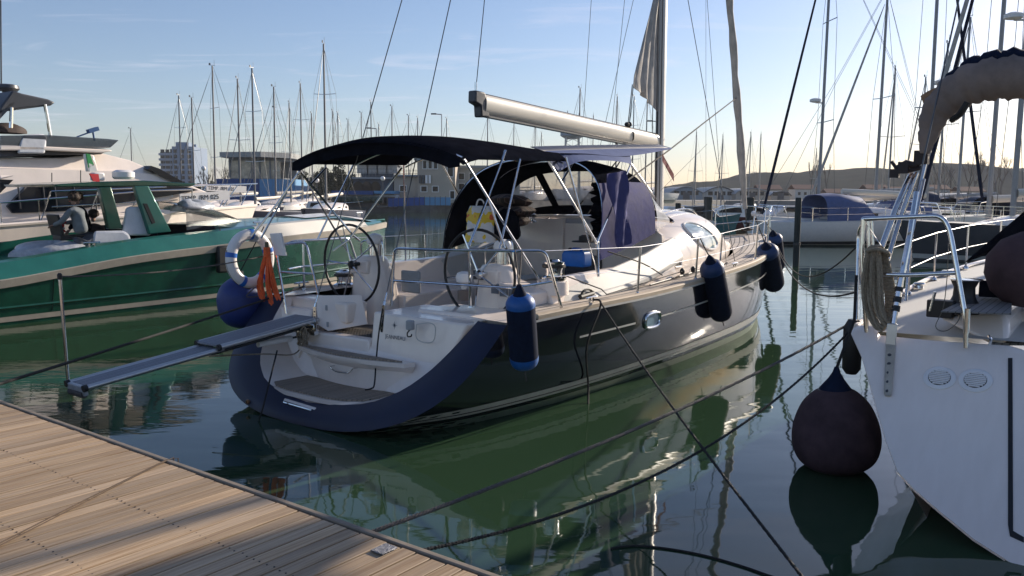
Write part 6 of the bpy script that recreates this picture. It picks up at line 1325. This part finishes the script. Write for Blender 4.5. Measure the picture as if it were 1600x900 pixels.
# pilings
def pile(px, ytop, D, r, label):
    p = W(px, ytop, D); z_ = p.z; rr_ = random.Random(px); prof = [(r, -.6)]+[(r*(1+rr_.uniform(-.04, .04)), z_*i/8) for i in range(9)]+[(r*.8, z_+.03)]
    b_ = MB(); b_.loft([[V((p.x+math.cos(a_)*q*(1+.03*math.sin(3*a_)), p.y+math.sin(a_)*q, h_)) for a_ in [2*math.pi*j/14 for j in range(14)]] for q, h_ in prof])
    t = Thing('piling', label, 'piling', (p.x, p.y, 0), frame='W', group='timber pilings in the basin'); t.part('post', b_, mat('tarred_piling', (.03, .035, .034), .8, var=.45, vscale=5, stretch=(1, 1, .2), bump=.6, bscale=12)); t.part('rope_turn', MB().tube([V((p.x+math.cos(a_)*r*1.08, p.y+math.sin(a_)*r*1.08, .75+.004*i)) for i, a_ in enumerate([2*math.pi*j/12 for j in range(30)])], .02, 5), 'rgrey')
pile(1248, 310, 30, .11, 'thick dark timber piling standing in the water in front of the white sailboat bow')
pile(1173, 309, 52, .24, 'dark timber piling behind the bow rail of the navy yacht')
pile(1060, 318, 56, .2, 'short dark piling behind the coachroof of the navy yacht')
pile(1107, 308, 60, .3, 'broad dark piling with a square top beside the teal workboat')
pile(770, 330, 60, .2, 'lone piling glimpsed under the boom near the spray hood')
pier = MB(); 
pier.box((22, 74, .55), (40, 1.6, .25)); 
solo('floating_pier', pier, mat('grey_pier_deck', (.16, .15, .14), .8, var=.2), 'low grey floating pier crossing the far basin behind the sailboats', 'pier', frame='W')
# ================================================================ BUILDINGS
def win_wall(t, x0, y0, x1, y1, z0, z1, cols, rows, fw, fh, wallname='window', depth=.12, pane='glass', frame='white', sill=.3, par=None):
    # windows on the wall segment (x0,y0)-(x1,y1) facing the camera side
    d_ = V((x1-x0, y1-y0, 0)); ln_ = d_.length; d_.normalize(); nrm = V((d_.y, -d_.x, 0)); 
    for r_ in range(rows):
        for c_ in range(cols):
            cx = ln_*(c_+.5)/cols; cz = z0+(z1-z0)*(r_+.5)/rows; o_ = V((x0, y0, 0))+d_*cx+V((0, 0, cz))+nrm*.02
            q = lambda a_, b_, e_: o_+d_*a_+V((0, 0, b_))+nrm*e_
            f_ = MB(); w_, h_ = fw/2, fh/2
            for a0, a1, b0, b1 in ((-w_, w_, h_-.1, h_), (-w_, w_, -h_, -h_+.1), (-w_, -w_+.1, -h_+.1, h_-.1), (w_-.1, w_, -h_+.1, h_-.1)): f_.prism([q(a0, b0, 0), q(a1, b0, 0), q(a1, b1, 0), q(a0, b1, 0)], nrm*depth)
            fo = t.part(wallname, f_, frame, par, smooth=False)
            t.part('pane', MB().prism([q(-w_+.09, -h_+.09, .02), q(w_-.09, -h_+.09, .02), q(w_-.09, h_-.09, .02), q(-w_+.09, h_-.09, .02)], nrm*.02), pane, fo, smooth=False)
def Bl(name, label, cat, px, D): p = W(px, 320, D); return Thing(name, label, cat, (p.x, D, qz), frame='W')
def wx(px, D): return W(px, 300, D).x
def wz(py, D): return W(800, py, D).z
# hotel tower far left
D = 330; t = Bl('apartment_tower', 'blue grey apartment tower standing far behind the motor yacht bow', 'tower', 278, D); x0, x1 = wx(251, D), wx(306, D); z1 = wz(236, D); bl_ = mat('blue_grey_render', (.19, .25, .34), .8, var=.1, vscale=.2)
xm_ = lerp(x0, x1, .42)
t.part('wall', MB().box(((x0+xm_)/2, D+8, (z1-1+qz)/2), (xm_-x0, 14, z1-1-qz)), bl_, smooth=False); t.part('wall', MB().box(((x1+xm_)/2, D+6, (z1+1+qz)/2), (x1-xm_-.1, 16, z1+1-qz)), bl_, smooth=False)
t.part('roof_plant', MB().box(((x0+x1)/2, D+8, z1+2), (5, 5, 2.2)).box((x0+4, D+6, z1-.3), (3, 3, 1.4)).box((x1-2, D+6, z1+1.6), (1.5, 1.5, 1.3)), bl_, smooth=False)
fl_ = 9
for k_ in range(fl_):
    zz = qz+(z1-qz)*(k_+.5)/fl_
    t.part('balcony', MB().box(((x0+xm_)/2, D+.5, zz-.9), (xm_-x0+.4, 1.2, .9)), mat('pale_balcony', (.3, .34, .4), .8), smooth=False)
    for c_ in range(3): t.part('window', MB().box((lerp(x0, xm_, (c_+.5)/3), D+.95, zz+.3), (1.5, .2, 1.4)), 'glass', smooth=False)
    for c_ in range(3): t.part('window', MB().box((lerp(xm_, x1, (c_+.5)/3), D-2.05, zz+.2), (1.3, .2, 1.3)), 'glass', smooth=False)
# harbour office with a projecting flat roof on a blue base
D = 122; t = Bl('harbour_office', 'glazed harbour office with a projecting flat grey roof on a bright blue base', 'building', 400, D)
x0, x1 = wx(362, D), wx(446, D); za, zb_ = wz(282, D), wz(250, D); rz0, rz1 = wz(249, D), wz(241, D)
cfm = mat('concrete_fascia', (.32, .33, .33), .8, var=.1); frm = mat('grey_window_frame', (.2, .21, .22), .6)
t.part('roof', MB().prism([(wx(345, D-2), D-2, rz0), (wx(409, D-4), D-4, rz0), (wx(455, D), D, rz0), (wx(455, D), D+9, rz0), (wx(345, D), D+9, rz0)], (0, 0, rz1-rz0)), cfm, smooth=False)
t.part('blue_base', MB().prism([(wx(344, D), D-1.5, qz), (wx(411, D), D-1.5, qz), (wx(411, D), D+8, qz), (wx(344, D), D+8, qz)], (0, 0, za-qz)), mat('deep_blue_cladding', (.01, .06, .22), .6, var=.1), smooth=False)
t.part('blue_base', MB().prism([(wx(411.3, D), D-1.7, qz), (wx(462, D), D-.3, qz), (wx(462, D), D+8, qz), (wx(411.3, D), D+8, qz)], (0, 0, za-qz)), mat('light_blue_cladding', (.1, .28, .5), .6, var=.1), smooth=False)
t.part('floor_slab', MB().prism([(x0, D-.8, za), (x1, D-.3, za), (x1, D+7, za), (x0, D+7, za)], (0, 0, .12)), frm, smooth=False)
t.part('lintel', MB().prism([(x0, D-.8, zb_-.3), (x1, D-.3, zb_-.3), (x1, D+7, zb_-.3), (x0, D+7, zb_-.3)], (0, 0, rz0-zb_+.28)), frm, smooth=False)
seg = [(362, 376), (376.6, 396), (396.6, 408), (408.6, 424), (424.6, 441)]
for a_, b_ in seg:
    xa, xb = wx(a_, D), wx(b_, D); f_ = t.part('window', MB().box((xa, D-.5, (za+zb_)/2), (.22, .2, zb_-za-.32)), frm, smooth=False)
    t.part('pane', MB().box(((xa+xb)/2, D-.4, (za+zb_)/2-.1), (xb-xa-.2, .04, zb_-za-.4)), mat('reflecting_pane', (.45, .38, .3), .3, var=.5, vscale=1.2, coat=.5), f_, smooth=False)
t.part('back_wall', MB().box(((x0+x1)/2, D+6.8, (za+zb_)/2), (x1-x0, .2, zb_-za-.3)), frm, smooth=False)
# dark building with balcony, arched openings
D = 126; t = Bl('boathouse', 'dark slate coloured boathouse with a railed terrace and arched windows', 'building', 585, D); x0, x1 = wx(552, D), wx(614.5, D); slate = mat('slate_render', (.1, .12, .15), .8, var=.15, vscale=.4)
t.part('wall', MB().box(((x0+x1)/2, D+6, (wz(280, D)+qz)/2), (x1-x0, 12, wz(280, D)-qz)), slate, smooth=False)
t.part('upper_wall', MB().box(((x0+x1)/2, D+8, (wz(258, D)+wz(280, D))/2+.03), (x1-x0-1, 8, wz(258, D)-wz(280, D))), slate, smooth=False)
t.part('upper_roof', MB().box(((x0+x1)/2, D+7.5, wz(257, D)+.15), (x1-x0, 10, .3)), cfm, smooth=False)
t.part('terrace_slab', MB().box(((x0+x1)/2, D-.2, wz(279.5, D)), (x1-x0+.3, 1.6, .25)), cfm, smooth=False)
rl = MB(); zr = wz(280, D)
for i in range(13): rl.box((lerp(x0, x1, i/12), D-.9, zr+.75), (.05, .05, 1.3))
for h_ in (.5, .9, 1.4): rl.box(((x0+x1)/2, D-.9, zr+h_), (x1-x0, .05, .05))
t.part('railing', rl, 'darkgrey', kind='stuff')
for i in range(4): 
    t.part('terrace_window', MB().box((lerp(x0, x1, (i+.5)/4), D+3.95, zr+1.6), (1.7, .1, 1.5)), mat('bright_pane', (.4, .42, .45), .1), smooth=False)
for x in (560, 573.5, 587): cx = wx(x, D); t.part('arched_window', MB().prism([V((cx+.75*math.cos(a_), D-.12, wz(294, D)+(.9 if math.sin(a_) >= 0 else 1.3)*math.sin(a_))) for a_ in [2*math.pi*i/16 for i in range(16)]], (0, .1, 0)), 'glass')
# beige house and its wings
D = 124; beige = mat('beige_render', (.44, .38, .31), .85, var=.1, vscale=.5, bump=.2, bscale=4)
t = Bl('beige_house', 'beige rendered house with white framed windows above the blue quay fence', 'house', 665, D)
x0, xa, x1 = wx(616, D), wx(654, D), wx(712, D)
t.part('wall', MB().box(((x0+xa)/2, D+4.5, (wz(277, D)+qz)/2), (xa-x0, 9, wz(277, D)-qz)), beige, smooth=False)
t.part('wall', MB().box(((xa+x1)/2, D+4, (wz(251, D)+qz)/2), (x1-xa, 10, wz(251, D)-qz)), beige, smooth=False)
t.part('roof', MB().box(((xa+x1)/2, D+4, wz(250, D)), (x1-xa+1, 11, .35)), cfm, smooth=False)
t.part('terrace_slab', MB().box(((x0+xa)/2-.02, D+4, wz(276.5, D)+.12), (xa-x0-.1, 9.5, .25)), cfm, smooth=False)
rl = MB()
for i in range(8): rl.box((lerp(x0, xa-.3, i/7), D-.5, wz(272, D)), (.05, .05, 1.2))
for h_ in (268, 272, 275): rl.box(((x0+xa)/2, D-.5, wz(h_, D)), (xa-x0, .04, .05))
t.part('railing', rl, 'darkgrey', kind='stuff')
win_wall(t, wx(622, D), D-.02, wx(638, D), D-.02, wz(302, D), wz(289, D), 1, 1, 1.1, 1.0)
win_wall(t, wx(655, D), D-1.02, wx(690, D), D-1.02, wz(301, D), wz(291, D), 2, 1, 1.0, .95)
win_wall(t, wx(661, D), D-1.02, wx(686, D), D-1.02, wz(265, D), wz(252, D), 3, 1, .7, 1.3)
win_wall(t, wx(697, D), D-1.02, wx(712, D), D-1.02, wz(279, D), wz(257, D), 1, 1, 1.0, 1.8)
win_wall(t, wx(703, D), D-1.02, wx(712, D), D-1.02, wz(312, D), wz(298, D), 1, 1, .8, 1.3)
for x in (658, 663, 668, 673): t.part('air_conditioner', MB().box((wx(x, D), D-1.3, wz(281, D)), (.32, .4, 1.2)), 'white' if x > 666 else 'darkgrey', smooth=False, bevel=.03)
t = Bl('pale_house', 'pale house partly hidden by the spray hood and the boom', 'house', 760, 130); D = 130; x0, x1 = wx(713, D), wx(812, D)
t.part('wall', MB().box(((x0+x1)/2, D+5, (wz(262, D)+qz)/2), (x1-x0, 10, wz(262, D)-qz)), mat('pale_render', (.45, .43, .4), .85, var=.1), smooth=False); t.part('roof', MB().box(((x0+x1)/2, D+5, wz(261, D)), (x1-x0+1, 11, .4)), cfm, smooth=False)
win_wall(t, x0, D-.02, x1, D-.02, wz(300, D), wz(268, D), 6, 2, 1.0, 1.1)
# low bar with blue roof
D = 119; t = Bl('waterside_bar', 'low white waterside bar with a blue flat roof', 'bar', 570, D); x0, x1 = wx(529, D), wx(617, D)
t.part('wall', MB().box(((x0+x1)/2, D+4, (wz(305, D)+qz-.6)/2), (x1-x0, 6, wz(305, D)-qz+.6)), mat('white_panel', (.55, .58, .64), .6, var=.08), smooth=False)
t.part('roof', MB().box((wx(552, D), D+3.4, wz(302.4, D)), (wx(584, D)-wx(520, D), 8.6, .55)), mat('deep_blue_cladding', (.01, .06, .22)), smooth=False); t.part('roof', MB().box((wx(601, D), D+3.5, wz(301.5, D)), (wx(617, D)-wx(584.5, D), 8, .4)), mat('light_blue_cladding', (.1, .28, .5)), smooth=False)
win_wall(t, wx(530, D), D+.98, wx(616, D), D+.98, wz(325, D), wz(307, D), 7, 1, 1.15, 1.35, frame=frm)
for i in range(5): c_ = V((wx(532+i*15, D), D-2.0, qz)); blob_l = MB().lathe(c_, [(.6, 0), (.9, .3), (.85, .65), (.5, .9)], 10); o_ = solo('shrub', blob_l, mat('clipped_shrub', (.05, .07, .05), .9, var=.4, bump=1, bscale=3), f'round clipped shrub before the bar with the blue roof, {ORD[i]} from the left', 'shrub', frame='W', group='shrubs in front of the bar')
# blue fence on the quay
D = 118; t = Bl('quay_fence', 'royal blue panelled fence along the edge of the quay', 'fence', 660, D)
xs = [606+i*8.2 for i in range(13)]
for i, (a_, b_) in enumerate(zip(xs, xs[1:])):
    up_ = 2.2*min(1, i/6); za, zc = wz(324-up_*1.2, D), wz(311-up_, D)
    t.part('panel', MB().box(((wx(a_, D)+wx(b_, D))/2, D, (za+zc)/2), (wx(b_, D)-wx(a_, D)-.06, .06, zc-za)), mat('royal_blue_panel', (.01, .07, .3), .5, var=.12) if i < 7 else mat('light_blue_cladding', (.1, .28, .5)), smooth=False)
    t.part('post', MB().box((wx(a_, D), D-.05, (za+zc)/2), (.07, .07, zc-za+.3)), 'darkgrey', smooth=False)
# globe lamps and tall lamps
for x, y, D, lab in ((598, 279, 112, 'white globe lamp in front of the slate boathouse'), (495, 282, 108, 'white globe lamp left of the boathouse under the bimini edge'), (318, 263, 112, 'white globe lamp between the tower and the harbour office')):
    p = W(x, y, D); t = Thing('street_lamp', lab, 'street lamp', (p.x, p.y, qz), frame='W', group='globe lamps on the quay'); t.part('pole', MB().tube([(p.x, p.y, qz), (p.x, p.y, p.z-.25)], .07, 6), 'darkgrey'); t.part('globe', MB().ball(p, .32, 12), 'white')
for x, y, D, lab in ((690, 179, 140, 'tall grey lamp post with a curved arm above the bimini'), (588, 201, 150, 'tall lamp post with a short arm above the left half of the bimini'), (1028, 190, 140, 'tall lamp post beside the big mast')):
    p = W(x, y, D); t = Thing('street_lamp', lab, 'street lamp', (p.x, p.y, qz), frame='W', group='tall lamp posts behind the quay'); t.part('pole', MB().tube(rails([(p.x, p.y, qz), (p.x, p.y, p.z), (p.x-1.2, p.y, p.z+.1)], .1), .09, 6), 'mastg'); t.part('lamp_head', MB().box((p.x-1.3, p.y, p.z+.1), (.9, .4, .22)), 'darkgrey', bevel=.04)
# radar tower behind the boom
D = 170; c_ = W(893, 300, D); t = Thing('radar_tower', 'lattice radar tower with a platform behind the boom', 'tower', (c_.x, D, qz), frame='W'); lm = MB(); zt_ = wz(212, D)
for dx, dy in ((-1.6, -1.6), (1.6, -1.6), (1.6, 1.6), (-1.6, 1.6)): lm.tube([(c_.x+dx, D+dy, qz), (c_.x+dx*.8, D+dy*.8, zt_)], .14, 5)
for i in range(9):
    z0_, z1_ = lerp(qz, zt_, i/9), lerp(qz, zt_, (i+1)/9); lm.tube([(c_.x-1.6, D-1.6, z0_), (c_.x+1.6, D-1.6, z1_)], .07, 4).tube([(c_.x+1.6, D-1.6, z0_), (c_.x-1.6, D-1.6, z1_)], .07, 4)
t.part('lattice', lm, 'mastg'); t.part('platform', MB().lathe((c_.x, D, zt_), [(1.4, -.6), (2.4, 0), (2.4, .9), (1.6, 1.5)], 16), mat('blue_grey_steel', (.25, .3, .36), .5)); t.part('aerial', MB().tube([(c_.x-1, D, zt_+1.4), (c_.x-1, D, zt_+5)], .07, 5).tube([(c_.x+.2, D, zt_+1.4), (c_.x+.2, D, zt_+4.2)], .09, 5).tube([(c_.x+1.3, D, zt_+1), (c_.x+1.3, D, zt_+4.6)], .06, 5), 'darkgrey')
# sheds and houses below the hills
def shed(px0, px1, ytop, D, label, m, roofm, arch=True):
    x0, x1 = wx(px0, D), wx(px1, D); zt_ = wz(ytop, D); t = Thing('shed', label, 'shed', ((x0+x1)/2, D, qz), frame='W', group='sheds below the hills'); zw = lerp(qz, zt_, .5)
    t.part('wall', MB().prism([V((x0, D, qz)), V((x1, D, qz)), V((x1, D, zw))]+[V((lerp(x1, x0, i/12), D, zw+(zt_-zw-.3)*math.sin(math.pi*i/12)**(1 if arch else .6))) for i in range(1, 12)]+[V((x0, D, zw))], (0, 25, 0)), m, smooth=False)
    rw = [[V((lerp(x0-.4, x1+.4, i/12), D-.5+q, zw+.1+(zt_-zw)*math.sin(math.pi*i/12)**(1 if arch else .6))) for i in range(13)] for q in (0, 26)]
    t.part('roof', sheet(rw, .25), roofm)
    for i in range(4): t.part('window', MB().box((lerp(x0, x1, (i+1)/5), D-.05, qz+2.2), (1.5, .2, 1.3)), 'glass', smooth=False)
    t.part('door', MB().box(((x0+x1)/2, D-.08, qz+1.2), (2.2, .2, 2.4)), 'darkgrey', smooth=False)
shed(1047, 1098, 290, 275, 'blue grey shed with a shallow arched roof behind the big mast', mat('blue_shed_cladding', (.2, .25, .3), .8), mat('pale_roof_sheet', (.32, .33, .34), .6))
shed(1100, 1150, 290, 285, 'white shed with a dark arched roof under the hills', mat('white_shed_wall', (.5, .5, .48), .8), 'darkgrey')
shed(1150, 1200, 292, 280, 'beige warehouse with a light roof edge behind the furled genoa', beige, mat('pale_roof_sheet', (.32, .33, .34), .6), False)
shed(1205, 1235, 297, 290, 'small tan warehouse left of the white sailboat bow', beige, 'darkgrey', False)
shed(1500, 1570, 298, 300, 'long pale shed under the right hand hills', mat('blue_shed_cladding', (.2, .25, .3), .8), mat('pale_roof_sheet', (.32, .33, .34), .6), False)
rr = random.Random(31)
for i in range(7):
    px = 1215+i*52+rr.uniform(-12, 12); D = 330+rr.uniform(0, 60); w_ = rr.uniform(7, 12); h_ = rr.uniform(2.6, 4.6); x = wx(px, D)
    t = Thing('house', f'small pale house at the foot of the hills, {ORD[i]} from the left', 'house', (x, D, qz), frame='W', group='houses at the foot of the hills')
    t.part('wall', MB().box((x, D+4, qz+h_/2), (w_, 8, h_)), (beige, 'gel2', mat('pale_render', (.45, .43, .4)))[i % 3], smooth=False); t.part('roof', MB().prism([(x-w_/2-.4, D-.4, qz+h_), (x+w_/2+.4, D-.4, qz+h_), (x+w_/2+.4, D+4, qz+h_+1.8), (x-w_/2-.4, D+4, qz+h_+1.8)], (0, 0, .2)).prism([(x-w_/2-.4, D+8.4, qz+h_), (x+w_/2+.4, D+8.4, qz+h_), (x+w_/2+.4, D+4.01, qz+h_+1.8), (x-w_/2-.4, D+4.01, qz+h_+1.8)], (0, 0, .2)), mat('terracotta', (.2, .1, .07), .85, var=.2), smooth=False)
    for j in range(3): t.part('window', MB().box((x+w_*(j-1)*.3, D-.05, qz+h_*.6), (1, .2, 1.2)), 'glass', smooth=False)
# ================================================================ TREES
bark = mat('bare_bark', (.1, .085, .07), .95, var=.3); leafm = mat('dark_foliage', (.045, .055, .03), .9, objrand=.25, var=.4, vscale=1.5); twigm = mat('brown_twigs', (.13, .105, .085), .95, var=.25)
def bare_tree_mesh(seed, slim=1.0):
    rr_ = random.Random(seed); tr_ = MB(); tw = MB()
    def grow(p, d_, ln, r, dep):
        q = p+d_*ln; (tr_ if dep < 2 else tw).tube([p, p.lerp(q, .5)+V((rr_.uniform(-.05, .05)*ln, rr_.uniform(-.05, .05)*ln, 0)), q], [r, r*.8, r*.6], 5 if dep < 2 else 3)
        if dep >= 4: return
        for _ in range(3 if dep < 3 else 4):
            nd = (d_+V((rr_.uniform(-1, 1)*.55*slim, rr_.uniform(-1, 1)*.55*slim, rr_.uniform(.0, .5)))).normalized(); grow(p.lerp(q, rr_.uniform(.55, 1)), nd, ln*rr_.uniform(.55, .8), r*.55, dep+1)
    grow(V((0, 0, 0)), V((0, 0, 1)), 3.2, .22, 0); return mkmesh('limbs', tr_, bark), mkmesh('twigs', tw, twigm)
def leafy_mesh(seed, w_, h_, n_=1500):
    rr_ = random.Random(seed); b_ = MB(); cl = [(V((rr_.uniform(-.6, .6)*w_, rr_.uniform(-.6, .6)*w_, rr_.uniform(.25, .85)*h_)), rr_.uniform(.25, .5)*w_) for _ in range(11)]
    for _ in range(n_):
        c_, r_ = rr_.choice(cl); d_ = V((rr_.gauss(0, 1), rr_.gauss(0, 1), rr_.gauss(0, 1))).normalized(); p = c_+d_*r_*rr_.uniform(.5, 1.08); s_ = rr_.uniform(.10, .26)
        a_ = V((rr_.gauss(0, 1), rr_.gauss(0, 1), rr_.gauss(0, 1))).normalized()*s_; e_ = a_.orthogonal().normalized()*s_*.7; b_.add([p-a_, p+e_, p+a_, p-e_], [(0, 1, 2, 3)])
    return mkmesh('crown', b_, leafm, V((0, 0, 0)), False), mkmesh('trunk', MB().tube([(0, 0, 0), (.1, 0, h_*.3), (0, .1, h_*.75)], [.22, .16, .06], 7).tube([(0.05, 0, h_*.3), (w_*.4, 0, h_*.6)], [.1, .04], 5).tube([(0.05, 0, h_*.25), (-w_*.4, .2, h_*.6)], [.1, .04], 5), bark)
protoB = [bare_tree_mesh(s_) for s_ in (1, 2, 3)]; protoP = [bare_tree_mesh(s_, .35) for s_ in (5, 6)]; protoL = [leafy_mesh(s_, 2.6, 6.5) for s_ in (11, 12, 13)]
def tree(kind, px, D, h_, label, group, rz):
    ms = (protoB, protoP, protoL)[kind]; mi = ms[int(px) % len(ms)]; p = W(px, 320, D)
    e = bpy.data.objects.new(('bare_tree', 'poplar_tree', 'leafy_tree')[kind], None); C.objects.link(e); e.location = (p.x, D, qz-.1); e.rotation_euler = (0, 0, rz); e.scale = (h_,)*3; e['label'] = label; e['category'] = 'tree'; e['group'] = group
    for nm_, me in zip(('limbs', 'twigs') if kind < 2 else ('crown', 'trunk'), mi): o_ = bpy.data.objects.new(nm_, me); C.objects.link(o_); o_.parent = e
for i, (px, D, s_) in enumerate(((302, 175, .72), (318, 168, .8), (327, 176, .9), (348, 172, .7), (356, 180, .95), (470, 182, .9), (452, 178, .7))): tree(0, px, D, s_, f'leafless brown tree behind the harbour office, {ORD[i]} from the left', 'leafless trees behind the harbour office', i*1.3)
for i, (px, D, s_) in enumerate(((466, 160, .9), (478, 170, 1.1), (490, 165, .95), (502, 160, 1.15), (515, 168, 1.0), (527, 162, 1.1), (541, 166, .95), (556, 175, 1.0), (334, 200, .8), (310, 205, .7))): tree(2, px, D, s_, f'dark leafy tree behind the moored masts, {ORD[i]} from the left', 'leafy trees behind the quay', i*.9)
for i, (px, D, s_) in enumerate(((1266, 420, 2.3), (1276, 425, 2.5), (1290, 418, 2.2))): tree(1, px, D, s_, f'slim leafless poplar standing above the hill line at the middle right, {ORD[i]} of three', 'poplars on the ridge', i*1.1)
for i, (px, D, s_) in enumerate(((1452, 380, 1.5), (1461, 385, 1.9), (1476, 380, 1.6), (1484, 390, 1.8), (1512, 380, 2.1), (1522, 386, 2.4), (1533, 384, 2.2), (1552, 380, 2.2), (1563, 388, 2.4))): tree(0, px, D, s_*1.15, f'leafless tree before the right hand hills, {ORD[i]} from the left', 'leafless trees at the right', i*1.7)
